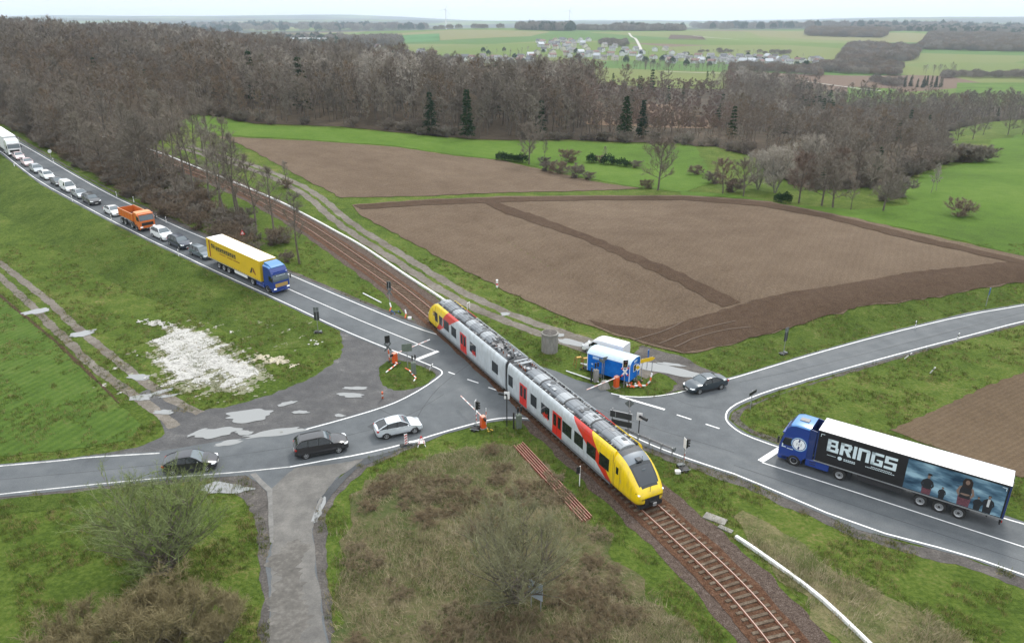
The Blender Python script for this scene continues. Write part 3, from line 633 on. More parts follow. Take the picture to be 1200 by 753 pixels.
def mound_mesh(key, seed, rx, ry, hz, n, sz, w, m, ground=0):
    r = np.random.default_rng(seed); a = r.uniform(0, 6.28, n); rad = np.sqrt(r.random(n)); x = rx*rad*np.cos(a); y = ry*rad*np.sin(a); top = hz*(np.sqrt(np.clip(1-rad**2, .02, 1))*.55+.45+.10*np.sin(x*1.7/sz+seed)+.1*np.cos(y*1.3/sz))
    z = top*(ground + (1-ground)*r.random(n)**.45); d = r.normal(0, 1, (n, 3)); d[:, 2] = np.abs(d[:, 2])+.3; d /= np.linalg.norm(d, axis=1)[:, None]; d *= sz*r.uniform(.5, 1.2, (n, 1)); p = np.column_stack([x, y, z]); s = np.cross(d, r.normal(0, 1, (n, 3))); s /= np.linalg.norm(s, axis=1)[:, None]; s *= w
    V = np.stack([p-s, p+s, p+d], 1).reshape(-1, 3); return mesh_from('crown_'+key, V, np.arange(3*n).reshape(-1, 3), [m])
TM = {}
for i in range(3): TM['wood%d' % i] = tree_meshes('wood%d' % i, 10+i, 19, 4.0, .28, 14, 5, 4, 4, .085, 1.25, .95, tm=TW['grey'], tr=.21)
for i in range(2): TM['brownwood%d' % i] = tree_meshes('brownwood%d' % i, 20+i, 18, 3.4, .26, 14, 5, 4, 4, .085, 1.1, 1.0, tm=TW['brown'], tr=.18)
TM['birch0'] = tree_meshes('birch0', 30, 17, 2.4, .3, 13, 5, 4, 4, .08, 1.1, 1.3, tm=TW['pale'], bm_=M_barkp, tr=.15)
for i in range(3): TM['round%d' % i] = tree_meshes('round%d' % i, 40+i, 12, 5.0, .22, 20, 7, 5, 5, .05, 1.0, .75, tm=TW['grey'], tr=.27)
TM['roundb'] = tree_meshes('roundb', 47, 10, 3.9, .2, 18, 7, 5, 5, .055, .9, .8, tm=TW['red'], tr=.2)
for i in range(3): TM['roadside%d' % i] = tree_meshes('roadside%d' % i, 50+i, 13, 2.5, .34, 15, 5, 4, 4, .045, .9, 1.1, tm=TW['grey'], tr=.19)
for i in range(2): TM['bush%d' % i] = tree_meshes('bush%d' % i, 60+i, 3.8, 2.2, .02, 40, 5, 4, 5, .05, .6, .35, stems=8, spread=.8, tm=TW['brown' if i else 'grey'], tr=.1)
TM['willow'] = tree_meshes('willow', 70, 13, 5.2, .1, 36, 6, 5, 5, .055, 1.2, 1.1, stems=4, spread=.32, tm=TW['pale'], bm_=M_barkp, tr=.28)
TM['conifer0'] = conifer_meshes('conifer0', 80); TM['conifer1'] = conifer_meshes('conifer1', 81, 15, 2.3, 14); TM['pine0'] = conifer_meshes('pine0', 82, 15, 3.6, 12, True)
stub = MB0 = mesh_from('trunk_low', [(-.1, -.1, 0), (.1, -.1, 0), (0, .1, 0), (0, 0, .6)], [(0, 1, 3), (1, 2, 3), (2, 0, 3)], [M_bark])
TM['evergreen'] = (stub, mound_mesh('evergreen', 5, 1.9, 1.6, 2.6, 900, .35, .12, M_needle))
for k_, c_, sd_ in (('stand0', 'grey', 1), ('stand1', 'brown', 2), ('stand2', 'red', 3)): TM[k_] = (stub, mound_mesh(k_, sd_, 13, 13, 15, 1500, 2.2, .38, TW[c_]))
TM['standc'] = (stub, mound_mesh('standc', 4, 9, 9, 16, 900, 2.0, .6, M_needle))
# low-detail versions for the massed wood
def joined(name, key, scale_tw=1):
    a, b = TM[key]; me = bpy.data.meshes.new(name); bm = bmesh.new(); bm.from_mesh(a); n = len(bm.faces)
    bm.from_mesh(b); bm.faces.ensure_lookup_table()
    for i, f in enumerate(bm.faces): f.material_index = 0 if i < n else 1
    bm.to_mesh(me); bm.free(); me.materials.append(a.materials[0]); me.materials.append(b.materials[0]); return me
for k_, s_, c_, bm_ in (('far0', 90, 'grey', None), ('far1', 91, 'brown', None), ('far2', 92, 'grey', None), ('far3', 93, 'pale', M_barkp), ('far4', 94, 'red', None)):
    TM[k_] = tree_meshes(k_, s_, 17, 4.2, .28, 13, 4, 3, 3, .15, 1.5, .8, tm=TW[c_], bm_=bm_, tr=.2)
TM['farcon'] = conifer_meshes('farcon', 95, 15, 2.6, 9)
TM['farscrub'] = tree_meshes('farscrub', 96, 5, 2.2, .1, 10, 4, 3, 4, .12, .9, 1.0, stems=3, spread=.5, tm=TW['red'], tr=.1)

def tree(key, x, y, s=1, name='bare_tree', label=None, cat='tree', group=None, rz=None, sz=None):
    tk, cm = TM[key]; r_ = _rng.uniform(0, 6.28) if rz is None else rz
    o = empty(name, P3(x, y), r_, label, cat, group); o.scale = (s, s, s*(sz or 1))
    link('trunk' if not key.startswith('bush') else 'stems', tk, o); link('crown', cm, o); return o

# ---- the wood as one mass, instanced by geometry nodes
def scatter(name, key, pts, label):
    proto = bpy.data.objects.new('wood_tree_'+key, joined('wood_'+key, key))
    n = len(pts); co = np.array([(p[0], p[1], p[2]) for p in pts]); me = bpy.data.meshes.new(name); me.vertices.add(n); me.vertices.foreach_set('co', co.astype(np.float32).ravel())
    a = me.attributes.new('sc', 'FLOAT_VECTOR', 'POINT'); a.data.foreach_set('vector', np.array([(p[3], p[3], p[3]*p[5]) for p in pts], np.float32).ravel())
    a = me.attributes.new('rot', 'FLOAT_VECTOR', 'POINT'); a.data.foreach_set('vector', np.array([(0, 0, p[4]) for p in pts], np.float32).ravel())
    o = link(name, me); ng = bpy.data.node_groups.new(name, 'GeometryNodeTree')
    ng.interface.new_socket('Geometry', in_out='INPUT', socket_type='NodeSocketGeometry'); ng.interface.new_socket('Geometry', in_out='OUTPUT', socket_type='NodeSocketGeometry')
    N = ng.nodes; gi = N.new('NodeGroupInput'); go = N.new('NodeGroupOutput'); oi = N.new('GeometryNodeObjectInfo'); oi.inputs['Object'].default_value = proto; oi.inputs['As Instance'].default_value = True
    ip = N.new('GeometryNodeInstanceOnPoints'); s = N.new('GeometryNodeInputNamedAttribute'); s.data_type = 'FLOAT_VECTOR'; s.inputs['Name'].default_value = 'sc'
    r = N.new('GeometryNodeInputNamedAttribute'); r.data_type = 'FLOAT_VECTOR'; r.inputs['Name'].default_value = 'rot'
    e2 = N.new('FunctionNodeEulerToRotation'); ng.links.new(r.outputs[0], e2.inputs[0])
    ng.links.new(gi.outputs[0], ip.inputs['Points']); ng.links.new(oi.outputs['Geometry'], ip.inputs['Instance'])
    ng.links.new(s.outputs[0], ip.inputs['Scale']); ng.links.new(e2.outputs[0], ip.inputs['Rotation']); ng.links.new(ip.outputs[0], go.inputs[0])
    md = o.modifiers.new('trees', 'NODES'); md.node_group = ng
    return tag(o, label, 'woodland', kind='stuff')
def uv_of(x, y, z=0):
    d = Vector((x, y, z - CAMH)); c, s = math.cos(PITCH), math.sin(PITCH)
    f = d.y*c - d.z*s; yy = -(d.y*s + d.z*c); return 600 + F*d.x/f, 376.5 + F*yy/f
EDGE = px([(-260, 76), (-120, 100), (0, 140), (45, 165), (110, 192), (150, 182), (200, 150), (233, 133), (300, 145), (400, 149), (470, 156), (550, 163), (667, 164), (767, 168), (800, 168), (815, 172), (838, 172), (860, 178), (882, 184), (905, 196), (925, 216), (960, 222), (1000, 222), (1046, 216), (1075, 203), (1100, 196), (1112, 172), (1085, 166), (1115, 152), (1160, 143), (1200, 140), (1260, 136)])
WOODP = EDGE + [((u_-600)/F*(D_*math.cos(PITCH)+30*math.sin(PITCH)), D_) for u_, D_ in [(1420, 600), (1200, 620), (1060, 650), (980, 650), (950, 700), (880, 740), (800, 720), (700, 650), (600, 620), (500, 650), (400, 720), (330, 780)]] + [ (-300, 1100), (-900, 1250), (-1000, 900), (-600, 420)]
rn = np.random.default_rng(11)
wood = {k: [] for k in ('far0', 'far1', 'far2', 'far3', 'far4', 'farcon', 'farscrub', 'stand0', 'stand1', 'stand2', 'standc')}
def wood_kind(x, y, u, v, r):
    c = vnoise(x, y, 60); c2 = vnoise(y, x, 25)
    if 690 < u < 850 and 92 < v < 152 and c2 > -.6: return 'farscrub' if r < .985 else 'farcon'
    if 930 < u < 975 and 105 < v < 150 and r < .5: return 'farcon'
    if (490 < u < 600 or 1010 < u < 1100) and r < .05: return 'farcon'
    if r < .012: return 'farcon'
    if 640 < u < 860 and c > -.3: return ('far4', 'far1', 'far2')[int(r*3) % 3]
    if v > 60 and c > .55: return 'far1' if r < .7 else 'far2'
    if c < -.5: return 'far3' if r < .35 else 'far0'
    return ('far0', 'far2', 'far1', 'far2', 'far0')[int(r*5) % 5]
near_edge = []
def fill(P, step, ymax=1e9, ymin=0, kinds=None, hs=1.0, prob=1):
    xs = [p[0] for p in P]; ys = [p[1] for p in P]
    X, Y = np.meshgrid(np.arange(min(xs), max(xs), step), np.arange(max(min(ys), ymin), min(max(ys), ymax), step)); X = X.ravel() + rn.uniform(-.45, .45, X.size)*step; Y = Y.ravel() + rn.uniform(-.45, .45, Y.size)*step
    k = inside(X, Y, P) & (rn.random(X.size) < prob) & (np.abs(X) < Y*.76 + 12); X, Y = X[k], Y[k]; Z = T(X, Y); d, _, _ = poly_sd(X, Y, P[:len(EDGE)] if P is WOODP else list(P)+[P[0]]); d = np.abs(d)
    for x, y, z, dd in zip(X.tolist(), Y.tolist(), Z.tolist(), d.tolist()):
        u, v = uv_of(x, y, z); r = rn.random(); kd = kinds[int(r*len(kinds))] if kinds else wood_kind(x, y, u, v, r)
        s = (.62 + .38*min(1, dd/22) if P is WOODP else .85)*rn.uniform(.72, 1.22)*hs
        if P is WOODP: s *= (1 + .22*float(vnoise(np.array(x), np.array(y), 38)))*(1 - .42*float(sstep(665, 720, u))*float(sstep(300, 270, y))*float(sstep(860, 830, u)) - .38*float(sstep(760, 900, u))*float(sstep(700, 300, y)) - .35*float(sstep(260, 200, u))*float(sstep(350, 290, y)))
        if kd == 'farscrub' and rn.random() < .5: continue
        if P is WOODP and dd < 16 and y < 420 and kd not in ('farscrub', 'farcon'): near_edge.append((y, dd, x, kd, s)); continue
        wood[kd].append((x, y, z-.2, s, rn.uniform(0, 6.28), rn.uniform(.9, 1.1)))
fill(WOODP, 5.8, ymax=430); fill(WOODP, 7.4, ymin=430)
near_edge.sort(key=lambda t: t[0] + t[1]*4)
KM = {'far0': ['wood0', 'wood1', 'wood2'], 'far2': ['wood2', 'wood0'], 'far1': ['brownwood0', 'brownwood1'], 'far4': ['brownwood1', 'brownwood0'], 'far3': ['birch0']}
LB = {'wood': 'tall bare grey-brown tree along the edge of the wood behind the fields', 'brow': 'bare reddish-brown tree along the edge of the wood behind the fields', 'birc': 'pale slender birch among the darker trees along the edge of the wood'}
for i, (y, dd, x, kd, s) in enumerate(near_edge):
    if i < 190:
        k = KM[kd][i % len(KM[kd])]; tree(k, x, y, s*.88, label=LB[k[:4]], group='bare trees along the edge of the wood' + {'wood': '', 'brow': ', reddish ones', 'birc': ', birches'}[k[:4]])
    else: wood[kd].append((x, y, float(T(x, y))-.2, s, rn.uniform(0, 6.28), 1.0))
def azp(u, Y, v=None):
    return (u-600)/F*Y/math.cos(PITCH)*1.0*(1), Y
def az_poly(L): return [((u-600)/F*(Y*math.cos(PITCH)+30*math.sin(PITCH)), Y) for u, Y in L]
# woods and hedges farther off: photo column, distance
for L, st, ks, hs, pr in [
    ([(395, 1700), (462, 1750), (468, 2050), (395, 2100)], 16, ['stand0', 'stand0'], 1.5, 1), ([(300, 1500), (400, 1500), (400, 2300), (280, 2300)], 22, ['stand0', 'stand0', 'standc'], 1.3, .9),
    ([(608, 2480), (672, 2450), (672, 2600), (608, 2600)], 18, ['standc', 'stand0'], 1.6, 1), ([(672, 2560), (800, 2560), (800, 2700), (672, 2700)], 22, ['stand0', 'stand0'], 1.3, .8),
    ([(720, 2620), (800, 2650), (800, 2800), (720, 2800)], 20, ['stand0', 'standc'], 1.5, 1), ([(500, 2640), (610, 2640), (610, 2680), (500, 2680)], 30, ['stand0'], 1.2, .5),
    ([(945, 2250), (1035, 2150), (1040, 2600), (950, 2700)], 16, ['stand0', 'stand1'], 1.1, 1), ([(985, 1350), (1070, 1330), (1080, 1650), (1000, 1700)], 13, ['stand1', 'stand0'], .9, 1),
    ([(960, 1050), (1058, 1030), (1060, 1220), (965, 1260)], 13, ['stand0', 'stand1'], .7, 1), ([(1080, 1650), (1260, 1560), (1260, 2350), (1090, 2300)], 14, ['stand0', 'stand1'], .9, 1),
    ([(1064, 860), (1112, 850), (1112, 890), (1064, 900)], 9, ['farcon'], .9, 1), ([(1112, 1000), (1260, 980), (1260, 1020), (1112, 1040)], 13, ['stand0'], .6, .9), ([(1030, 900), (1064, 880), (1064, 930), (1030, 950)], 13, ['stand0'], .55, 1),
    ([(1080, 1060), (1125, 1060), (1125, 1090), (1080, 1090)], 11, ['far0'], .9, .8), ([(860, 990), (965, 960), (965, 1080), (860, 1100)], 13, ['stand0', 'stand1'], .6, 1), ([(740, 960), (862, 940), (862, 985), (740, 1000)], 9, ['far0', 'far2'], .75, .7), ([(560, 1120), (960, 1100), (960, 1450), (560, 1500)], 26, ['far0', 'far3', 'standc', 'far0'], .6, .6),
    ([(400, 1150), (540, 1150), (540, 1350), (400, 1350)], 20, ['stand0', 'far3'], .6, .7), ([(820, 1520), (930, 1500), (930, 1540), (820, 1560)], 14, ['stand0', 'far0'], .5, .8), ([(705, 1650), (735, 1600), (735, 1760), (705, 1780)], 16, ['stand0'], .7, 1),
    ([(1000, 2700), (1260, 2500), (1260, 3200), (1000, 3300)], 22, ['stand0', 'standc'], 1.0, .75), ([(830, 3200), (1260, 3500), (1260, 5200), (810, 5000)], 60, ['stand0', 'stand0', 'standc'], 2.0, .5), ([(180, 3500), (500, 3500), (500, 5200), (180, 5200)], 60, ['stand0', 'standc'], 2.0, .5)]:
    fill(az_poly(L), st, kinds=ks, hs=hs, prob=pr)
for k, p in wood.items():
    if p: scatter('woodland', k, p, {'farcon': 'dark green conifers scattered through the distant bare woods', 'standc': 'dark conifer copses on the hills beyond the village', 'stand0': 'grey leafless copses and hedgerows on the hills beyond the village', 'stand1': 'brown leafless copses on the hills beyond the village', 'farscrub': 'low reddish scrub regrowing in the clearing of the distant wood'}.get(k, {'far0': 'massed grey-brown bare trees of the distant wood', 'far1': 'massed brown bare trees of the distant wood', 'far2': 'massed dull grey bare trees of the distant wood', 'far3': 'massed pale bare birches of the distant wood', 'far4': 'massed reddish bare trees of the distant wood'}.get(k)))
print('WOOD', {k: len(p) for k, p in wood.items()}, 'edge', len(near_edge))
M_floor = noisy('forest_floor', [(0, (.030, .024, .016)), (.5, (.060, .047, .033)), (1, (.11, .085, .06))], [(.05, 1), (.5, .7, 4), (3, .6, 4)], bump=.8, bscale=2, bdist=.3)
struct(sheet('forest_floor', EDGE[2:] + [(500, 360), (600, 640), (500, 660), (-400, 660), (-420, 500)], .12, M_floor, 9, .8, 3))
struct(sheet('cleared_slope', az_poly([(685, 290), (840, 285), (835, 400), (790, 500), (700, 470)]), .2, noisy('cleared_slope', [(0, (.055, .045, .025)), (.5, (.13, .085, .055)), (1, (.22, .15, .10))], [(.04, 1, 5), (.4, 1, 5)]), 8, 2, 4))
# ------------------------------------------------------------------ haze
hz = bpy.data.meshes.new('haze'); bm = bmesh.new(); bmesh.ops.create_cube(bm, size=1)
x0, x1, y0, y1 = float(gx.min())-20, float(gx.max())+20, float(gy.min())-20, float(gy.max())+20; zt = 260; zb = float(GZ.min())-1
for v in bm.verts: v.co = ((x0 if v.co.x < 0 else x1), (y0 if v.co.y < 0 else y1), (zb if v.co.z < 0 else zt))
bm.to_mesh(hz); bm.free()
mh = bpy.data.materials.new('haze_air'); mh.use_nodes = True; nt = mh.node_tree; nt.nodes.clear(); o_ = nt.nodes.new('ShaderNodeOutputMaterial'); pv = nt.nodes.new('ShaderNodeVolumePrincipled')
pv.inputs['Color'].default_value = (.74, .85, 1, 1); pv.inputs['Density'].default_value = .000085; pv.inputs['Anisotropy'].default_value = .2
nt.links.new(pv.outputs[0], o_.inputs['Volume']); hz.materials.append(mh); tag(link('haze', hz), kind='stuff')
# ------------------------------------------------------------------ mesh builder
class MB:
    def __init__(s): s.V = []; s.F = []; s.I = []; s.M = []
    def mi(s, m):
        if m not in s.M: s.M.append(m)
        return s.M.index(m)
    def face(s, pts, m): n = len(s.V); s.V += [tuple(p) for p in pts]; s.F.append(tuple(range(n, n+len(pts)))); s.I.append(s.mi(m))
    def raw(s, V, F, m):
        n = len(s.V); s.V += [tuple(p) for p in V]; k = s.mi(m)
        for f in F: s.F.append(tuple(i+n for i in f)); s.I.append(k)
        return s
    def box(s, c, d, m, rot=None, taper=1, ch=0):
        x, y, z = d[0]/2, d[1]/2, d[2]/2
        if ch:                                                 # chamfered vertical and top edges
            r = []
            for (q, zz) in ((1, -z), (1, z-ch), (1-ch/min(x, y) if min(x, y) > ch else .8, z)):
                for sx, sy in ((-1, -1), (1, -1), (1, 1), (-1, 1)):
                    a, b = x*q, y*q; e = ch
                    pa = [(sx*a, sy*(b-e)), (sx*(a-e), sy*b)]
                    if sx*sy > 0: pa = pa[::-1]
                    pa = pa if (sx, sy) in ((1, -1), (-1, 1)) else pa
                    r += [(p[0], p[1], zz) for p in (pa)]
            # order each ring by angle
            rings = []
            for k in range(3):
                g = sorted(r[k*8:(k+1)*8], key=lambda p: math.atan2(p[1], p[0])); rings.append(g)
            V = [p for g in rings for p in g]; F = [tuple(range(7, -1, -1)), tuple(range(16, 24))]
            for k in range(2):
                for i in range(8): F.append((k*8+i, k*8+(i+1) % 8, (k+1)*8+(i+1) % 8, (k+1)*8+i))
        else:
            V = [(-x, -y, -z), (x, -y, -z), (x, y, -z), (-x, y, -z), (-x*taper, -y*taper, z), (x*taper, -y*taper, z), (x*taper, y*taper, z), (-x*taper, y*taper, z)]
            F = [(3, 2, 1, 0), (4, 5, 6, 7), (0, 1, 5, 4), (1, 2, 6, 5), (2, 3, 7, 6), (3, 0, 4, 7)]
        Mx = Matrix.Translation(c) @ (rot.to_4x4() if rot is not None else Matrix())
        return s.raw([Mx @ Vector(v) for v in V], F, m)
    def rbox(s, c, d, m, rz): return s.box(c, d, m, Matrix.Rotation(rz, 3, 'Z'))
    def tube(s, p0, p1, r, m, r1=None, k=10, cap=True):
        p0, p1 = Vector(p0), Vector(p1); r1 = r if r1 is None else r1; d = (p1-p0).normalized(); a = d.orthogonal().normalized(); b = d.cross(a)
        V = [p + a*(q*math.cos(2*math.pi*i/k)) + b*(q*math.sin(2*math.pi*i/k)) for p, q in ((p0, r), (p1, r1)) for i in range(k)]
        F = [(i, (i+1) % k, k+(i+1) % k, k+i) for i in range(k)]
        if cap: F += [tuple(range(k-1, -1, -1)), tuple(range(k, 2*k))]
        return s.raw(V, F, m)
    def path(s, P, r, m, k=6):
        for a, b in zip(P[:-1], P[1:]): s.tube(a, b, r, m, k=k)
        return s
    def loft(s, rings, m, caps=True, closed=True, mf=None):
        n = len(rings[0]); V = [p for r in rings for p in r]; b0 = len(s.V); s.V += [tuple(p) for p in V]
        for j in range(len(rings)-1):
            for i in range(n if closed else n-1):
                f = (b0+j*n+i, b0+j*n+(i+1) % n, b0+(j+1)*n+(i+1) % n, b0+(j+1)*n+i); s.F.append(f); s.I.append(s.mi(mf(j, i) if mf else m))
        if caps:
            s.F.append(tuple(b0+i for i in range(n-1, -1, -1))); s.I.append(s.mi(m)); e = b0+(len(rings)-1)*n
            s.F.append(tuple(e+i for i in range(n))); s.I.append(s.mi(m))
        return s
    def disc(s, c, nrm, r, m, k=20, rx=1):
        nrm = Vector(nrm).normalized(); a = nrm.orthogonal().normalized(); b = nrm.cross(a); c = Vector(c)
        s.face([c + a*(r*rx*math.cos(2*math.pi*i/k)) + b*(r*math.sin(2*math.pi*i/k)) for i in range(k)], m); return s
    def mesh(s, name, smooth=35):
        me = bpy.data.meshes.new(name); me.from_pydata(s.V, [], s.F); me.update()
        for m in s.M: me.materials.append(m)
        me.polygons.foreach_set('material_index', s.I)
        bm = bmesh.new(); bm.from_mesh(me); bmesh.ops.remove_doubles(bm, verts=bm.verts, dist=1e-4); bmesh.ops.recalc_face_normals(bm, faces=bm.faces); bm.to_mesh(me); bm.free()
        if smooth: me.polygons.foreach_set('use_smooth', [True]*len(me.polygons)); me.set_sharp_from_angle(angle=R(smooth))
        return me
    def build(s, name, parent=None, smooth=35, loc=(0, 0, 0), rot=None): return link(name, s.mesh(name, smooth), parent, loc, rot)
def bez(pts, n):
    """smooth interpolation (Catmull-Rom) of a list of tuples"""
    o = []; m = len(pts)
    for i in range(m-1):
        p0 = pts[max(i-1, 0)]; p1 = pts[i]; p2 = pts[i+1]; p3 = pts[min(i+2, m-1)]
        for k in range(n):
            t = k/n; o.append(tuple(.5*((2*b)+(-a+c)*t+(2*a-5*b+4*c-d)*t*t+(-a+3*b-3*c+d)*t**3) for a, b, c, d in zip(p0, p1, p2, p3)))
    o.append(tuple(pts[-1])); return o

M_glass = mat('tinted_glass', (.012, .016, .018), .06, coat=.3); M_wind = mat('windscreen_glass', (.085, .11, .125), .04, coat=.8)  # windscreen base colour is lightened: the bluish sky reflection is painted into it
M_tyre = mat('tyre_rubber', (.018, .018, .018), .85); M_rim = mat('alloy_rim', (.45, .46, .47), .35, .6); M_rimd = mat('dark_rim', (.06, .06, .06), .4, .5)
M_arch = mat('wheel_arch', (.010, .010, .010), .9); M_trim = mat('black_trim', (.02, .02, .02), .6)
M_hl = mat('headlamp_glass', (.75, .78, .8), .1, emis=.35); M_hloff = mat('headlamp_unlit', (.45, .48, .5), .1); M_tail = mat('tail_lamp', (.35, .015, .01), .2)
M_plate = mat('number_plate', (.65, .65, .62), .5); M_chrome = mat('chrome', (.6, .6, .6), .15, 1)
CARS = {
 'hatchback': dict(L=4.3, W=1.8, H=1.44, wb=2.62, hood=.93, nose=.70, belt=.95, A=1.0, B=.15, C=-1.10, D=-2.0, zc=1.35, tail=.98),
 'estate_car': dict(L=4.65, W=1.82, H=1.47, wb=2.70, hood=.92, nose=.70, belt=.96, A=.98, B=.25, C=-1.75, D=-2.22, zc=1.42, tail=.95),
 'saloon_car': dict(L=4.65, W=1.80, H=1.43, wb=2.68, hood=.92, nose=.70, belt=.94, A=1.0, B=.30, C=-.85, D=-1.62, zc=1.39, tail=.97),
 'sport_utility_car': dict(L=4.6, W=1.88, H=1.66, wb=2.78, hood=1.06, nose=.86, belt=1.08, A=.98, B=.28, C=-1.75, D=-2.2, zc=1.6, tail=1.08),
 'small_van': dict(L=4.5, W=1.82, H=1.84, wb=2.72, hood=1.02, nose=.78, belt=1.08, A=1.35, B=.72, C=-2.05, D=-2.18, zc=1.84, tail=1.1)}
CARM = {}
def wheel_mesh(r=.32, w=.21, rim=None, key=''):
    k = 'wheel%s%.2f' % (key, r)
    if k in CARM: return CARM[k]
    t = MB(); seg = 22; prof = [(r*.62, w/2), (r*.93, w/2), (r, w*.32), (r, -w*.32), (r*.93, -w/2), (r*.62, -w/2)]
    rings = [[(q*math.cos(2*math.pi*i/seg), y, q*math.sin(2*math.pi*i/seg)) for i in range(seg)] for q, y in prof]; t.loft(rings, M_tyre, caps=False)
    h = MB(); rm = rim or M_rim; h.disc((0, w*.18, 0), (0, 1, 0), r*.6, M_rimd, seg); h.disc((0, -w*.4, 0), (0, 1, 0), r*.62, M_arch, seg)
    h.loft([[(q*math.cos(2*math.pi*i/seg), y, q*math.sin(2*math.pi*i/seg)) for i in range(seg)] for q, y in ((r*.64, w*.5), (r*.55, w*.44), (r*.55, w*.2))], rm, caps=False)
    if key == 't':
        h.disc((0, w*.22, 0), (0, 1, 0), r*.56, rm, seg); h.disc((0, w*.46, 0), (0, 1, 0), r*.0 + r*.2, M_rimd, seg)
        for i in range(10): h.disc((math.cos(i*.628)*r*.38, w*.235, math.sin(i*.628)*r*.38), (0, 1, 0), r*.06, M_rimd, 6)
    for i in range(0 if key == 't' else 5):
        a = 2*math.pi*i/5; c, s = math.cos(a), math.sin(a); h.box((c*r*.3, w*.36, s*r*.3), (r*.55, w*.1, r*.15), rm, Matrix.Rotation(-a, 3, 'Y'))
    h.tube((0, w*.2, 0), (0, w*.45, 0), r*.13, rm)
    CARM[k] = (t.mesh('tyre'), h.mesh('rim')); return CARM[k]
def add_wheel(o, x, y, r=.32, w=.21, rim=None, key='', name='wheel'):
    t, h = wheel_mesh(r, w, rim, key); f = 0 if y > 0 else math.pi
    a = link(name, t, o, (x, y, r), (0, 0, f)); link('rim', h, a); return a
def car_parts(kind, paint, lights=True, rims=None):
    key = (kind, paint.name, lights)
    if key in CARM: return CARM[key]
    p = CARS[kind]; L, W, H = p['L'], p['W']/2, p['H']; f = L/2; zb = .2; hd, ns, bl, tl = p['hood'], p['nose'], p['belt'], p['tail']
    van = kind == 'small_van'
    st = bez([(f, W*.72, .30, ns*.62, ns*.72), (f-.06, W*.84, .22, ns*.84, ns*.9), (f-.25, W*.94, zb, ns*.93, ns*1.02), (f-.7, W*.99, zb, hd*.92, hd*.97), (p['A']+.05, W, zb, bl*.97, hd+.02),
              (0, W, zb, bl, bl+.02), (p['D']*.55, W, zb, bl, bl+.02), (-f+.45, W*.985, zb, bl, tl+.01), (-f+.12, W*.93, zb+.03, bl*.94, tl), (-f, W*.82, .32, bl*.80, tl*.9)], 3)
    b = MB(); rings = []
    for x, w, z0, zs, zt in st:
        half = [(w*.80, z0), (w*.97, z0+.10), (w, z0+.30*(zs-z0)+.05), (w*1.0, z0+.62*(zs-z0)), (w*.955, zs), (w*.80, zt*.985+zs*.015), (w*.4, zt+.015)]
        rings.append([(x, 0, z0)] + [(x, y, z) for y, z in half] + [(x, 0, zt+.02)] + [(x, -y, z) for y, z in half[::-1]])
    b.loft(rings, paint); 
    for sx in (p['wb']/2 + .0, -p['wb']/2):
        for sy in (1, -1): b.tube((sx, sy*(W-.28), .32), (sx, sy*(W+.002), .335), .385, M_arch, k=24)
    b.box((f-.06, 0, .42), (.1, W*1.25, .2), M_trim); b.box((f-.03, 0, ns*.80), (.08, W*.75, .13), M_trim); b.box((-f+.05, 0, .33), (.12, W*1.3, .14), M_trim)
    b.box((0, W*.995, .27), (p['wb']-.8, .03, .1), M_trim); b.box((0, -W*.995, .27), (p['wb']-.8, .03, .1), M_trim)
    body = b.mesh('body', 40)
    # greenhouse
    g = MB(); wt = W*.70; wb_ = W*.93; A, B, C, D = p['A'], p['B'], p['C'], p['D']; zr = H-.03; zc = p['zc']-.03
    def ring(x, z0, z1, w0, w1): return [(x, w0, z0), (x, w1, z1), (x, -w1, z1), (x, -w0, z0)]
    P = dict(a=(A, wb_, bl), b=(B, wt, zr), c=(C, wt, zc), d=(D, wb_*.95, bl+.02))
    m_ = lambda q: (q[0], -q[1], q[2])
    a, b_, c, d = P['a'], P['b'], P['c'], P['d']
    am, cm_, dm_ = (A*.5+B*.5+.06, (wb_+wt)/2+.015, (bl+zr)/2+.04), ((B+C)/2, wt+.03, H), (D*.5+C*.5-.04, (wb_+wt)/2, (bl+zc)/2+.04)
    g.face([a, am, m_(am), m_(a)], M_wind); g.face([am, b_, m_(b_), m_(am)], M_wind)
    g.face([m_(d), m_(dm_), dm_, d], M_glass); g.face([m_(dm_), m_(c), c, dm_], M_glass)
    sg = paint if van else M_glass
    x1 = .15 if van else None
    for q in (lambda t: t, m_):
        if van: g.face([q(t) for t in ((A, wb_, bl), am, b_, (.3, wt, zr), (.3, wb_, bl))], M_glass); g.face([q(t) for t in ((.3, wb_, bl), (.3, wt, zr), c, dm_, d)], paint)
        else: g.face([q(t) for t in (a, am, b_, c, dm_, d)], M_glass)
    gl = g.mesh('windows', 25)
    r = MB(); cols = 9; rr = []
    for i in range(7):
        t = i/6; x = B+.03+(C-B-.06)*t; z = zr+(zc-zr)*t+.045*math.sin(math.pi*t)+.012
        ww = wt*(1+.03*math.sin(math.pi*t)); rr.append([(x, ww*math.cos(math.pi*j/(cols-1)), z + .04*math.sin(math.pi*j/(cols-1))) for j in range(cols)] + [(x, -ww, z-.04), (x, ww, z-.04)])
    r.loft(rr, paint)
    for s in (1, -1):
        f_ = lambda q: (q[0], q[1]*s, q[2])
        r.path([f_(a), f_(am), f_(b_)], .035, paint, 5); r.path([f_(c), f_(dm_), f_(d)], .05 if kind != 'saloon_car' else .06, paint, 5)
        for xb in ([-.25] if not van else [.3]) + ([-1.15] if kind in ('estate_car', 'sport_utility_car', 'hatchback') else []): r.tube((xb, wb_*s, bl), (xb+.06, (wt+.01)*s, zr), .032, M_trim, k=5)
        if kind in ('estate_car', 'sport_utility_car'): r.tube((B-.1, s*(wt-.03), H+.06), (C+.1, s*(wt-.03), p['zc']+.05), .018, M_trim, k=6)
    roof = r.mesh('roof', 50)
    hm = []
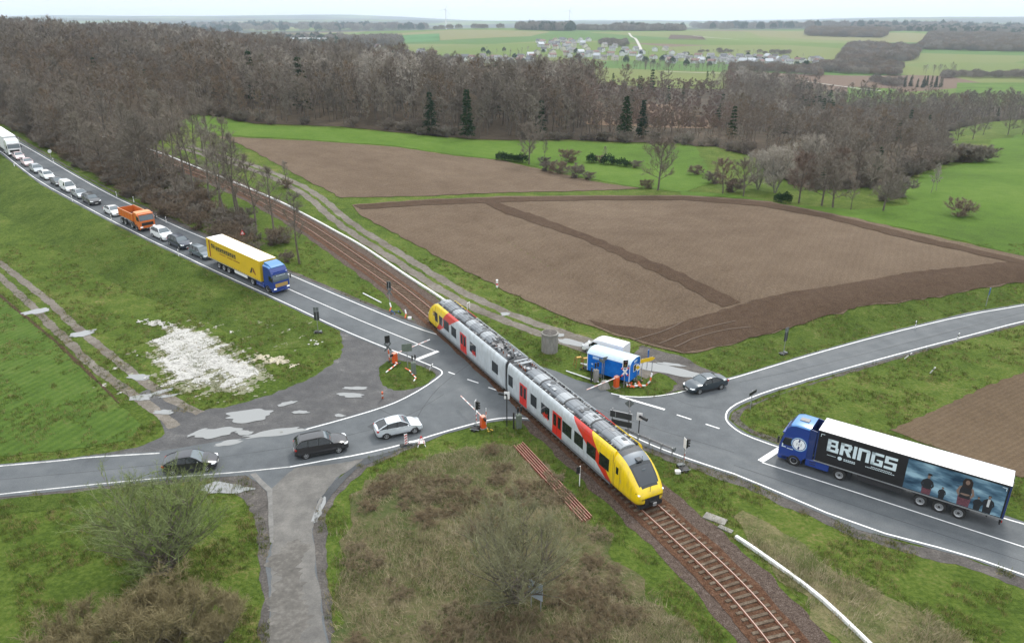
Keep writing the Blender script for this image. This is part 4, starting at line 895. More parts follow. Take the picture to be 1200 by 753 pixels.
    for s in (1, -1):
        h = MB(); h.loft([[(f-.02-.0, s*W*.55, ns*.80), (f-.02, s*W*.55, ns*.93), (f-.12, s*W*.88, ns*.98), (f-.12, s*W*.88, ns*.86)], [(f-.25, s*W*.60, ns*.80), (f-.25, s*W*.60, ns*1.01), (f-.38, s*W*.97, ns*1.0), (f-.38, s*W*.97, ns*.88)]], M_hl if lights else M_hloff); hm.append(h.mesh('headlight'))
    tm = []
    for s in (1, -1):
        h = MB(); h.box((-f+.12, s*W*.78, tl*.86), (.2, W*.30, .16 if not van else .4), M_tail); tm.append(h.mesh('tail_light'))
    mm = []
    for s in (1, -1):
        h = MB(); h.box((A-.28, s*(W+.07), bl+.05), (.12, .17, .12), paint, ch=.02); mm.append(h.mesh('wing_mirror'))
    pl = MB(); pl.box((f+.005, 0, .42), (.02, .5, .11), M_plate); pl.box((-f-.01, 0, .62), (.02, .5, .11), M_plate)
    CARM[key] = dict(body=body, windows=gl, roof=roof, hl=hm, tl=tm, mir=mm, plate=pl.mesh('number_plate'), W=W, wb=p['wb'])
    return CARM[key]
def paint(name, c, metal=.0): return mat(name, c, .28, metal, coat=.8)
def car(kind, pt, p, rz, label, group=None, lights=True, rim=None, z=0, name='car'):
    q = car_parts(kind, pt, lights); o = empty(name, p, rz, label, 'van' if 'van' in kind else 'car', group)
    bo = link('body', q['body'], o); link('windows', q['windows'], o); link('roof', q['roof'], o); link('number_plate', q['plate'], bo)
    for m in q['hl']: link('headlight', m, o)
    for m in q['tl']: link('tail_light', m, o)
    for m in q['mir']: link('wing_mirror', m, o)
    for sx in (1, -1):
        for sy in (1, -1): add_wheel(o, sx*q['wb']/2, sy*(q['W']-.075), rim=rim, key=rim.name if rim else '')
    return o
RZ = .035
def heading(a, b): pa, pb = at(*a), at(*b); return math.atan2(pb[1]-pa[1], pb[0]-pa[0])
def slope_rot(o, L=3):
    """tilt along the road so that the wheels stay on it"""
    rz = o.rotation_euler.z; x, y = o.location.x, o.location.y; c, s = math.cos(rz), math.sin(rz)
    o.rotation_euler = (0, -math.atan2(float(T(x+c*L, y+s*L))-float(T(x-c*L, y-s*L)), 2*L), rz)
W_ = paint('white_paint', (.72, .73, .74)); SV = paint('silver_paint', (.42, .44, .46), .5); BK = paint('black_paint', (.012, .012, .014)); DG = paint('dark_blue_grey_paint', (.035, .05, .062), .4)
GYP = paint('grey_blue_paint', (.12, .155, .18), .4); NV = paint('dark_navy_paint', (.02, .028, .05), .3); RD = paint('red_paint', (.32, .015, .015)); BG = paint('dark_grey_paint', (.06, .062, .066), .4)
def oncar(kind, pt, wheel_px, rz, label, **k):
    """wheel_px: photo pixel under the middle of the car"""
    v = at3(*wheel_px, dz=RZ); return car(kind, pt, v, rz, label, **k)
oncar('hatchback', paint('silver_white_paint', (.56, .60, .63), .3), (467, 506), heading((440, 513), (495, 502)), 'silver-white hatchback nearest the crossing on the lower left road', lights=False)
oncar('sport_utility_car', BK, (377, 528), heading((350, 533), (405, 523)), 'black sport utility car behind the silver hatchback, beside the mouth of the country lane')
oncar('hatchback', paint('black_violet_paint', (.022, .022, .028), .3), (225, 548), heading((197, 551), (252, 545)), 'dark car half hidden by the leafing shrub on the lower left road')
oncar('saloon_car', DG, (826, 455), heading((852, 449), (803, 460)), 'dark blue-grey saloon at the mouth of the right side road', lights=True)
# the queue on the main road, nearest last
lane = smooth_poly(px([(-70, 142), (0, 171), (17, 182), (47, 204), (78, 222), (100, 234), (133, 251), (177, 272), (220, 293), (260, 310), (333, 344), (400, 375)]), 2, False)
def on_lane(u, v):
    x, y = at(u, v); b = min(range(len(lane)), key=lambda i: (lane[i][0]-x)**2+(lane[i][1]-y)**2); j = max(1, min(b, len(lane)-2))
    a, c = lane[j-1], lane[j+1]; d = Vector((c[0]-a[0], c[1]-a[1])).normalized(); t = (Vector((x, y))-Vector(a)).dot(d)
    return a[0]+d.x*t, a[1]+d.y*t, math.atan2(d.y, d.x)
for u, v, kd, pt, lb in [(233, 301, 'estate_car', GYP, 'grey-blue estate car right behind the yellow trailer'), (209, 289, 'sport_utility_car', NV, 'dark navy sport utility car second behind the yellow trailer, headlights on'),
    (189, 279, 'sport_utility_car', W_, 'white car right in front of the orange tipper truck'), (133, 251, 'hatchback', W_, 'white car directly behind the orange tipper truck'),
    (105, 238.5, 'sport_utility_car', BG, 'dark grey car second behind the orange tipper truck'), (92, 231, 'hatchback', SV, 'silver car between the dark car and the white van in the queue'),
    (78, 223.5, 'small_van', W_, 'white small van in the queue, taller than the cars around it'), (64.5, 217, 'hatchback', BG, 'dark car right behind the white small van'),
    (54, 209, 'estate_car', W_, 'white car two places behind the white small van'), (43, 201, 'estate_car', SV, 'pale silver car third behind the white small van'),
    (32, 193.5, 'hatchback', paint('pinkish_white_paint', (.62, .45, .45)), 'pale reddish-white car second ahead of the white truck'), (23, 186, 'hatchback', paint('rose_white_paint', (.66, .50, .50)), 'whitish car just in front of the white truck')]:
    x, y, rz = on_lane(u, v); o = car(kd, pt, P3(x, y, RZ), rz, lb, group='cars queueing on the main road'); slope_rot(o)

# ------------------------------------------------------------------ lettering helper
def text_mesh(s, size, m, name='lettering', depth=.004, bold=.0, align='LEFT', shear=0):
    cu = bpy.data.curves.new(name, 'FONT'); cu.body = s; cu.size = size; cu.extrude = depth; cu.offset = bold; cu.align_x = align; cu.shear = shear; cu.resolution_u = 3
    ob = bpy.data.objects.new(name, cu); COL.objects.link(ob); dg = bpy.context.evaluated_depsgraph_get(); me = bpy.data.meshes.new_from_object(ob.evaluated_get(dg)); bpy.data.objects.remove(ob); bpy.data.curves.remove(cu)
    me.materials.clear(); me.materials.append(m); me.name = name; return me
# block capitals with cut corners, like those on the black trailer
GL = {'B': ['XXXX.', 'X..XX', 'XXXX.', 'X..XX', 'XXXXX'], 'R': ['XXXXX', 'X...X', 'XXXXX', 'X.XX.', 'X..XX'], 'I': ['X', 'X', 'X', 'X', 'X'], 'N': ['XXXXX', 'X...X', 'X...X', 'X...X', 'X...X'], 'G': ['XXXXX', 'X....', 'X.XXX', 'X...X', 'XXXXX'], 'S': ['XXXXX', 'X....', 'XXXXX', '....X', 'XXXXX']}
# ------------------------------------------------------------------ trucks
M_white_tarp = mat('white_tarpaulin', (.80, .80, .79), .55, var=.06, vscale=.7); M_dblue = mat('truck_blue', (.009, .038, .22), .3, coat=.7); M_navy = mat('truck_navy', (.012, .03, .13), .35, coat=.6)
M_lblue = mat('cab_roof_blue', (.03, .17, .42), .3, coat=.7); M_chas = mat('chassis_dark', (.022, .022, .024), .7); M_yel = mat('yellow_tarpaulin', (.62, .42, .015), .5, var=.08, vscale=.6); M_ora = mat('orange_paint', (.60, .14, .02), .4, coat=.5, var=.1)
M_black_tarp = mat('black_tarpaulin', (.008, .008, .009), .8); M_alu = mat('aluminium', (.45, .46, .47), .35, .7); M_grey = mat('mid_grey', (.2, .2, .2), .6); M_brownred = mat('strap_brown', (.22, .06, .02), .6)
M_letter = mat('pale_lettering', (.62, .72, .76), .5); M_lettery = mat('dark_lettering', (.03, .03, .03), .5)
def cab(o, m_side, m_top, m_lo, grille=None, h=3.75, lights=True, w=1.24, x0=0, L=2.3, glass_x=0):
    """tractor cab: nose at x0 (front), length L to the back"""
    b = MB(); F0 = x0
    # side profile (x,z) front to back
    prof = [(F0-.02, .35), (F0, .55), (F0, 1.45), (F0-.03, 1.75), (F0-.28, 2.75), (F0-.42, h-.55), (F0-.75, h-.12), (F0-1.2, h), (F0-L, h-.02), (F0-L, 1.0), (F0-L+.3, .75), (F0-L+.35, .38)]
    def ring(y, s=1, dz=0): return [(F0-L/2 + (x-F0+L/2)*s, y, z-dz*(1 if z > 2.5 else 0)) for x, z in prof]
    rings = [ring(w, .96, .14), ring(w-.06, .985, .05), ring(w-.2, 1, 0), ring(0, 1.012, -.02), ring(-w+.2, 1, 0), ring(-w+.06, .985, .05), ring(-w, .96, .14)]
    def mf(j, i): return m_top if i in (6, 7) else (m_lo if i in (0, 11, 10) else m_side)
    b.loft(rings, m_side, mf=mf)
    for sx, r in ((F0-1.38, .56),):
        for sy in (1, -1): b.tube((sx, sy*(w-.5), .5), (sx, sy*(w+.006), .52), r+.03, M_arch, k=24)
    body = b.build('cab_body', o, 30)
    g = MB(); g.loft([[(F0+.02-.03, y, 1.78), (F0+.02-.13, y, 2.2), (F0+.02-.245, y, 2.62)] for y in (w*.93, w*.5, 0, -w*.5, -w*.93)], M_wind, caps=False, closed=False)
    g.box((F0-.30, 0, 2.80), (.28, w*1.86, .14), m_side, Matrix.Rotation(R(12), 3, 'Y')); g.build('windscreen', o)
    for s in (1, -1):
        q = MB(); q.face([(F0-.22, s*(w+.008), 1.72), (F0-.42, s*(w+.004), 2.45), (F0-1.0, s*(w+.004), 2.5), (F0-1.05, s*(w+.008), 1.75)], M_glass); q.build('side_window', o)
        q = MB(); q.box((F0+.05, s*(w+.16), 2.15), (.16, .14, .62), M_trim, ch=.03); q.tube((F0-.2, s*(w-.02), 2.45), (F0+.03, s*(w+.16), 2.4), .02, M_trim); q.build('wing_mirror', o)
        q = MB(); q.box((F0+.005, s*w*.80, .78), (.06, .42, .2), M_hl if lights else M_hloff, ch=.02); q.build('headlight', o)
    q = MB(); gm = grille or M_trim; q.box((F0+.012, 0, 1.22), (.03, w*1.5, .5), gm)
    for z in (1.08, 1.22, 1.36): q.box((F0+.03, 0, z), (.02, w*1.3, .035), M_trim if grille is None else M_grey)
    q.box((F0+.02, 0, .48), (.06, w*1.7, .2), m_lo); q.build('grille', o)
    q = MB(); q.box((F0+.04, 0, .5), (.02, .52, .11), M_plate); q.build('number_plate', o)
    # steps and side skirts
    q = MB()
    for s in (1, -1):
        q.box((F0-.62, s*(w-.05), .52), (.5, .1, .32), M_trim)
    q.build('step', o)
    return body
def truck_wheels(o, xs, w=1.24, r=.5, dual=True, rim=None):
    for x in xs:
        for s in (1, -1): add_wheel(o, x, s*(w-.13), r, .34 if dual else .3, rim=rim or M_rim, key='t')
def trailer(o, xf, L, m_side, m_roof, m_low=None, W=1.275, z0=1.12, z1=4.0, side_l=None, axles=(-8.6, -9.9, -11.2), rear=None, rail_m=None, front=None, buck=True):
    x1 = xf-L; ml = m_low or M_chas
    b = MB(); b.loft([[(x, -W, z0), (x, W, z0), (x, W, z1-.05), (x, W-.04, z1), (x, 0, z1+.02), (x, -W+.04, z1), (x, -W, z1-.05)] for x in (xf, xf-L*.25, xf-L*.5, xf-L*.75, x1)], m_side,
         mf=lambda j, i: m_roof if i in (3, 4) else m_side if i in (1, 2, 5, 6) else M_chas); b.build('trailer_body', o, 20)
    q = MB(); q.box(((xf+x1)/2, W, z0-.02), (L, .05, .10), rail_m or M_alu); q.box(((xf+x1)/2, -W, z0-.02), (L, .05, .10), rail_m or M_alu)
    for s in (1, -1):
        q.box(((xf+x1)/2, s*(W-.01), z1-.04), (L+.02, .06, .09), M_trim if m_side is M_black_tarp else m_side)
        for x in (xf-.04, x1+.04): q.box((x, s*W, (z0+z1)/2), (.1, .06, z1-z0-.1), M_navy if m_side is M_black_tarp else m_side)
        if buck:
            for i in range(26): q.box((xf-.4-(L-.8)*i/25, s*(W+.012), z0+.11), (.035, .012, .2), M_trim)
    q.build('frame', o, 0)
    q = MB()
    for s in (.5, -.5): q.box(((xf-1.5+x1)/2, s, z0-.3), (L-1.5, .14, .42), M_chas)
    for i in range(8): q.box((xf-2-(L-3)*i/7, 0, z0-.2), (.1, 2.3, .14), M_chas)
    q.box((x1+.12, 0, .62), (.12, 2.3, .14), M_chas); q.box((x1+.06, 0, .85), (.06, 2.3, .12), M_trim)
    q.tube((xf-3.0, -.9, .3), (xf-3.0, -.9, 1.0), .07, M_chas); q.tube((xf-3.0, .9, .3), (xf-3.0, .9, 1.0), .07, M_chas)
    q.build('chassis', o, 0)
    for s in (1, -1):
        q = MB(); q.box((xf-5.1, s*(W-.06), .78), (3.2, .05, .42), ml); q.build('side_guard', o, 0)
        q = MB(); q.box((axles_x(xf, axles)[0]/1 - 1.3, s*(W-.1), .95), (4.0, .04, .05), M_chas); q.build('mudguard', o, 0)
        q = MB(); q.box((x1+.02, s*(W-.2), .86), (.05, .3, .12), M_tail); q.build('tail_light', o, 0)
    q = MB(); q.box((x1-.015, 0, (z0+z1)/2), (.03, 2*W-.1, z1-z0-.12), rear or m_side)
    for y in (-.62, -.3, .3, .62): q.tube((x1-.05, y, z0+.05), (x1-.05, y, z1-.1), .02, M_alu)
    q.box((x1-.03, 0, (z0+z1)/2), (.03, .04, z1-z0-.1), M_trim); q.build('rear_door', o, 0)
def axles_x(xf, a): return [xf+q for q in a]
def tractor_base(o, x0, m_fair, rearx, w=1.24, fair=True):
    q = MB()
    for s in (.42, -.42): q.box((x0-3.4, s, .85), (5.0, .1, .28), M_chas)
    q.box((x0-4.2, 0, 1.08), (1.2, .9, .1), M_chas)
    q.build('tractor_chassis', o, 0)
    for s in (1, -1):
        q = MB(); q.box((x0-3.25, s*(w-.12), .72), (1.9, .2, .62), m_fair, ch=.05); q.box((x0-2.9, s*(w-.015), .86), (.5, .02, .07), M_trim); q.box((x0-2.9, s*(w-.015), .66), (.5, .02, .07), M_trim); q.build('side_fairing', o, 0)
        q = MB(); q.loft([[(rearx+.62*math.cos(R(a)), y, .5+.62*math.sin(R(a))) for y in (s*(w-.36), s*(w+.0))] for a in (15, 50, 90, 130, 165)], M_trim, caps=False, closed=False); q.build('mudguard', o, 30)
# --- black band truck with blue cab; front at x=0, extends to -16.3
def place_truck(name, pf, pr, label, z=RZ, cat='truck', shift=0):
    a = Vector((*at(*pf), 0)); b = Vector((*at(*pr), 0)); d = (a-b).normalized(); p = a + d*shift
    o = empty(name, P3(p.x, p.y, z), math.atan2(d.y, d.x), label, cat); return o
# near side wheels in the photo: front axle (929.5,545) ... last axle (1121,607); the axle line lies 1.2 m towards the camera from the centre
a = Vector((*at(929.5, 544.5), 0)); b = Vector((*at(1121.5, 606.5), 0)); d = (a-b).normalized(); n = Vector((-d.y, d.x, 0)); side = 1 if (n.y > 0) else -1
c = a + n*side*1.12 + d*1.40; print('band truck axle span', (a-b).length)
bt = empty('articulated_truck', P3(c.x, c.y, RZ), math.atan2(d.y, d.x), 'black articulated truck lettered BRINGS, white roof and blue cab, waiting at right stop line', 'truck')
SP = (a-b).length
cab(bt, M_dblue, M_lblue, M_dblue, h=3.85, L=2.35)
for s_ in (1, -1):
    q = MB(); q.loft([[(-2.3, y, 1.0), (-2.3, y, 3.80), (-2.88, y*.98, 3.72), (-2.80, y*.98, 1.0)] for y in (1.2*s_, 1.12*s_)], M_navy); q.build('air_deflector', bt, 0)
q = MB(); q.box((-1.55, 0, 3.90), (.75, .6, .06), M_grey, ch=.01); q.build('roof_hatch', bt, 0)
tractor_base(bt, 0, M_dblue, -5.1); truck_wheels(bt, (-1.4, -5.1))
tl_x = -2.95; tL = 13.5; ax = [-(SP+1.4)-tl_x+2*1.31, -(SP+1.4)-tl_x+1.31, -(SP+1.4)-tl_x]
trailer(bt, tl_x, tL, M_black_tarp, M_white_tarp, axles=ax, z0=1.15, z1=4.0, buck=False, rail_m=M_alu); truck_wheels(bt, [tl_x+q for q in ax])
def sidepanel(o, side_y, f): pass
yS = 1.29   # the side facing the camera is +y when the cab points left
sgn = 1 if bt.matrix_basis.to_3x3().col[1].y < 0 else 1
import mathutils
ysd = Vector((math.cos(bt.rotation_euler.z+math.pi/2), math.sin(bt.rotation_euler.z+math.pi/2))); camside = 1 if ysd.dot(Vector((-bt.location.x, -bt.location.y))) > 0 else -1
yb = camside*1.282
def sx(t): return tl_x - t           # t metres back from the trailer front
def put(B, t, z, w, h, m, y=None): B.box((sx(t+w/2), (y or yb), z+h/2), (w, .008, h), m)
L1 = MB(); t = .85; chh = .225; zt = 3.5; WD = {'B': .90, 'R': .88, 'I': .24, 'N': .88, 'G': .88, 'S': .88}
GLR = {'B': [(0, 0, .3, 1), (0, .8, .88, 1), (0, .42, .9, .6), (0, 0, 1, .2), (.68, .6, .88, .8), (.72, .2, 1, .42)], 'R': [(0, 0, .3, 1), (0, .8, .9, 1), (.66, .6, .98, .9), (.3, .42, .9, .6)], 'I': [(0, 0, 1, 1)],
       'N': [(0, 0, .3, 1), (.7, 0, 1, .92), (.3, .8, .94, 1)], 'G': [(0, 0, .3, 1), (0, .8, 1, 1), (0, 0, 1, .2), (.7, .2, 1, .5), (.48, .38, .7, .5)], 'S': [(0, .8, 1, 1), (0, .42, .3, .8), (.3, .42, 1, .6), (.7, .2, 1, .42), (0, 0, 1, .2)]}
for ch in 'BRINGS':
    w = WD[ch]; hh = 1.12
    for a0, b0, a1, b1 in GLR[ch]: put(L1, t+a0*w, zt-hh+b0*hh, (a1-a0)*w, (b1-b0)*hh, M_letter)
    if ch == 'R': q_ = [(.38, .45), (.72, .45), (1.04, 0), (.70, 0)]; L1.face([(sx(t+a_*w), yb+camside*.005, zt-hh+b_*hh) for a_, b_ in q_], M_letter)
    t += w+.11
o_ = L1.build('lettering', bt, 0); o_['label'] = 'large pale block letters reading BRINGS'
L2 = MB()
for k, (t0, w, z) in enumerate([(4.3, 1.6, 2.12), (3.9, 2.2, 1.98)]):
    for i in range(int(w/.12)): put(L2, t0+i*.12, z, .085, .06, M_letter)
for i in range(7): put(L2, .95+i*.1, 2.0, .07, .05, M_letter)
L2.disc((sx(1.95), yb+camside*.006, 2.02), (0, 1, 0), .17, M_letter)
for i in range(6): put(L2, 2.25+i*.15, 2.02, .12, .07, M_letter); put(L2, 2.25+i*.15, 1.9, .12, .07, M_letter)
put(L2, .25, 3.72, .3, .04, M_letter); put(L2, .25, 3.5, .04, .24, M_letter); put(L2, tL-.55, 3.72, .3, .04, M_letter); put(L2, tL-.29, 3.5, .04, .24, M_letter)
L2.build('small_print', bt, 0)
# printed picture: cloudy blue sky with five standing figures
mp_ = bpy.data.materials.new('printed_sky'); mp_.use_nodes = True; nt = mp_.node_tree; N = nt.nodes; b_ = N['Principled BSDF']; b_.inputs['Specular IOR Level'].default_value = .1; b_.inputs['Roughness'].default_value = .5
tcn = N.new('ShaderNodeTexCoord'); mpn = N.new('ShaderNodeMapping'); mpn.inputs['Scale'].default_value = (.35, 1, 1.0); nzn = N.new('ShaderNodeTexNoise'); nzn.inputs['Scale'].default_value = 1.4; nzn.inputs['Detail'].default_value = 6
rpn = N.new('ShaderNodeValToRGB'); e = rpn.color_ramp.elements; e[0].position = .36; e[0].color = (.022, .05, .085, 1); e[1].position = .66; e[1].color = (.30, .46, .55, 1); m3 = e.new(.5); m3.color = (.09, .17, .24, 1)
nt.links.new(tcn.outputs['Object'], mpn.inputs['Vector']); nt.links.new(mpn.outputs['Vector'], nzn.inputs['Vector']); nt.links.new(nzn.outputs['Fac'], rpn.inputs['Fac']); nt.links.new(rpn.outputs['Color'], b_.inputs['Base Color'])
PS = MB(); PS.box((sx(6.75+3.28), yb, 2.55), (6.55, .006, 2.62), mp_); PSO = PS.build('printed_picture', bt, 0)
F1 = mat('print_dark_cloth', (.012, .014, .018), .6); F2 = mat('print_skin', (.20, .13, .10), .6); F3 = mat('print_kilt', (.13, .045, .06), .6, var=.5, vscale=9); F4 = mat('print_white_shirt', (.5, .52, .53), .6); F5 = mat('print_hair', (.02, .012, .01), .6)
FG = None
def poly(pts, m, t, z, s, k): FG.face([(sx(t + a*s), yb+camside*(.005+.0015*k), z + b*s) for a, b in pts], m)
def fig(t, z, s, kilt, hair=False, hat=False, suit=False, cross=False):
    global FG; FG = MB()
    poly([(-.30, .0), (-.34, .62), (.34, .62), (.30, 0)], F3 if kilt else F1, t, z, s, 0)
    poly([(-.27, .5), (-.32, 1.25), (-.10, 1.42), (.10, 1.42), (.32, 1.25), (.27, .5)], F1, t, z, s, 1)
    for a in (1, -1): poly([(a*.24, 1.3), (a*.36, 1.22), (a*.47, .85), (a*.33, .60), (a*.26, .70), (a*.33, .88)], F1 if suit or cross else F2, t, z, s, 2)
    poly([(-.26, .74), (-.2, .82), (.2, .84), (.26, .78), (.1, .70), (-.1, .70)], F1 if cross else F2, t, z, s, 3) if not suit else poly([(-.09, .62), (-.09, 1.38), (.09, 1.38), (.09, .62)], F4, t, z, s, 3)
    if hair: poly([(-.22, 1.25), (-.26, 1.6), (-.16, 1.84), (.12, 1.86), (.26, 1.66), (.27, 1.28), (.1, 1.2)], F5, t, z, s, 3.5)
    poly([(.11*math.cos(q/10*6.283), 1.58+.155*math.sin(q/10*6.283)) for q in range(10)], F2, t, z, s, 4)
    if hat: poly([(-.22, 1.70), (-.1, 1.74), (-.1, 1.88), (.12, 1.88), (.22, 1.76), (.2, 1.70)], F5, t, z, s, 5)
    elif not hair: poly([(-.12, 1.62), (-.11, 1.74), (.11, 1.74), (.12, 1.62), (0, 1.68)], F5, t, z, s, 5)
    FG.build('printed_figure', PSO, 0)
fig(8.35, 1.25, .98, True, hat=True, cross=True); fig(9.4, 1.25, .60, False, cross=True); fig(10.85, 1.25, 1.28, True, hair=True); fig(11.75, 1.25, .66, False, cross=True); fig(12.4, 1.25, .86, False, suit=True)
# round white emblem on the cab side
EM = MB(); ce = (-1.42, camside*1.25, 2.0); 
EM.disc((-1.62, camside*1.247, 2.12), (0, 1, 0), .66, M_lblue, 36); EM.disc((-1.62, camside*1.251, 2.12), (0, 1, 0), .60, M_letter, 36); EM.disc((-1.62, camside*1.254, 2.12), (0, 1, 0), .55, M_dblue, 36); EM.disc((-1.62, camside*1.257, 2.12), (0, 1, 0), .50, mat('emblem_white', (.75, .78, .8), .5), 12)
for x_, z_, w_, h_ in ((-1.62, 2.46, .13, .26), (-1.62, 1.80, .13, .26)): EM.box((x_, camside*1.259, z_), (w_, .006, h_), M_navy, Matrix.Rotation(R(-14), 3, 'Y'))
for x_ in (-1.45, -1.62, -1.79): EM.box((x_, camside*1.2605, 2.13), (.05, .006, .26), M_grey)
for x_, z_, w_, h_ in ((-.30, 1.66, .09, .34), (-.45, 1.54, .30, .08), (-.95, 1.48, .5, .06)): EM.box((x_, camside*1.248, z_), (w_, .006, h_), M_letter)
EM.build('emblem', bt, 0)

# --- yellow trailer, blue cab
a = Vector((*at(302.5, 342), 0)); b = Vector((*at(253, 316.5), 0)); xx, yy, rz = on_lane(312, 345)
d = Vector((math.cos(rz), math.sin(rz), 0)); fx = on_lane(318, 347)
yt = empty('articulated_truck', P3(fx[0], fx[1], RZ), fx[2], 'yellow curtain-sided truck with white roof and blue cab at the head of the queue', 'truck'); yt.location.z = float(T(fx[0]-d.x*8, fx[1]-d.y*8)) + RZ
zf, zr_ = float(T(fx[0]-d.x, fx[1]-d.y)), float(T(fx[0]-d.x*15, fx[1]-d.y*15)); yt.rotation_euler = (0, -math.atan2(zf-zr_, 14), fx[2]); yt.location.z = zf+RZ+(zf-zr_)/14*1
M_gri = mat('yellow_grille', (.50, .30, .04), .5)
cab(yt, M_dblue, M_lblue, M_dblue, grille=M_gri, h=3.7, L=2.3)
q = MB(); q.loft([[(-.65, y, 3.62), (-1.3, y, 3.9), (-2.3, y, 3.98), (-2.3, y, 3.5), (-.65, y, 3.5)] for y in (.95, -.95)], M_lblue); q.build('air_deflector', yt, 20)
q = MB(); q.box((-.30, 0, 2.95), (.05, 1.9, .16), M_dblue)
for i in range(7): q.box((-.10, -.6+i*.2, 2.56-.02), (.01, .12, .1), M_letter)
q.build('sun_visor', yt, 0)
tractor_base(yt, 0, M_dblue, -5.05); truck_wheels(yt, (-1.4, -5.05))
trailer(yt, -2.85, 13.6, M_yel, M_white_tarp, m_low=mat('white_panel', (.7, .7, .7), .5), axles=(-8.2, -9.5, -10.8), z0=1.1, z1=4.0, rear=M_yel); truck_wheels(yt, (-11.05, -12.35, -13.65))
YL = MB(); ysl = -1.29
def yput(t, z, w, h, m, dy=0): YL.box((-2.85-13.6+t+w/2, ysl-.004-dy, z), (w, .01, h), m)
rr_ = random.Random(4)
yput(.62, 2.6, .30, 2.5, M_brownred)
t = 1.25
for i in range(13):
    if i == 2: t += .14; continue
    z = 3.2 if i < 2 else 3.06; w = .42
    yput(t, z, w, .52, M_lettery); yput(t+.09, z+(.09 if i % 2 else -.1), w*.38, .12, M_yel, .004); t += w+.11
yput(1.25, 2.83, 1.0, .05, M_lettery); yput(2.5, 2.72, t-2.6, .05, M_lettery)
for i in range(26):
    if i in (8, 9, 17): continue
    yput(3.4+i*.2, 2.42, .14, .13, M_brownred)
YL.face([(-2.85-2.6+a_, ysl-.006, 1.75+b_) for a_, b_ in ((0, 0), (.55, .85), (.8, .85), (.55, .25), (.35, 0))], M_lettery)
YL.face([(-2.85-2.6+a_, ysl-.006, 1.75+b_) for a_, b_ in ((.75, .0), (.9, .85), (1.0, .85), (1.5, 0), (1.2, 0), (1.0, .35))], M_brownred)
YL.build('lettering', yt, 0)['label'] = 'dark blurred company lettering on the yellow curtain'

# --- white truck at the end of the visible queue
wx = on_lane(11, 184.5)
wt_ = empty('articulated_truck', P3(wx[0], wx[1], RZ), wx[2], 'white articulated truck at the tail of the queue, cut off by the picture edge', 'truck'); slope_rot(wt_, 6)
cab(wt_, W_, W_, M_trim, h=3.7, L=2.3); tractor_base(wt_, 0, W_, -5.05); truck_wheels(wt_, (-1.4, -5.05)); trailer(wt_, -2.85, 13.6, mat('white_curtain', (.62, .63, .63), .6, var=.1), M_white_tarp, axles=(-8.2, -9.5, -10.8)); truck_wheels(wt_, (-11.05, -12.35, -13.65))

# --- orange tipper
ox = on_lane(173, 271)
ot = empty('tipper_truck', P3(ox[0], ox[1], RZ), ox[2], 'orange four-axle tipper truck with an empty open body in the queue', 'truck', None); slope_rot(ot, 4)
cab(ot, M_ora, mat('orange_roof', (.62, .27, .12), .45), M_trim, h=3.05, L=1.9); truck_wheels(ot, (-1.35, -3.0, -5.4, -6.7))
q = MB()
for s in (.42, -.42): q.box((-4.6, s, .95), (6.6, .12, .3), M_chas)
q.box((-3.0, -1.05, .75), (1.0, .35, .55), M_alu); q.build('chassis', ot, 0)
q = MB(); x0, x1, w, zb_, zt_ = -2.05, -7.4, 1.24, 1.35, 2.55
q.box(((x0+x1)/2, 0, zb_), (x0-x1, 2*w, .12), M_ora)
for s in (1, -1):
    q.box(((x0+x1)/2, s*w, (zb_+zt_)/2), (x0-x1, .1, zt_-zb_), M_ora); q.box(((x0+x1)/2, s*(w+.03), zt_), (x0-x1+.1, .16, .1), mat('orange_dusty', (.50, .20, .09), .6))
    for i in range(6): q.box((x0-.1-(x0-x1-.2)*i/5, s*(w+.07), (zb_+zt_)/2), (.12, .08, zt_-zb_-.1), M_ora)
q.box((x1, 0, (zb_+zt_)/2), (.1, 2*w, zt_-zb_), M_ora); q.box((x0, 0, (zb_+zt_)/2+.15), (.1, 2*w, zt_-zb_+.3), M_ora); q.box((x0+.3, 0, zt_+.15), (.7, 2*w, .08), M_ora)
q.box(((x0+x1)/2, 0, zb_+.09), (x0-x1-.2, 2*w-.2, .06), mat('rusty_bed', (.06, .035, .022), .9, var=.4)); q.build('tipper_body', ot, 0)
q = MB(); q.tube((-2.2, .9, 1.4), (-2.2, .9, 3.1), .1, M_trim); q.build('exhaust', ot)
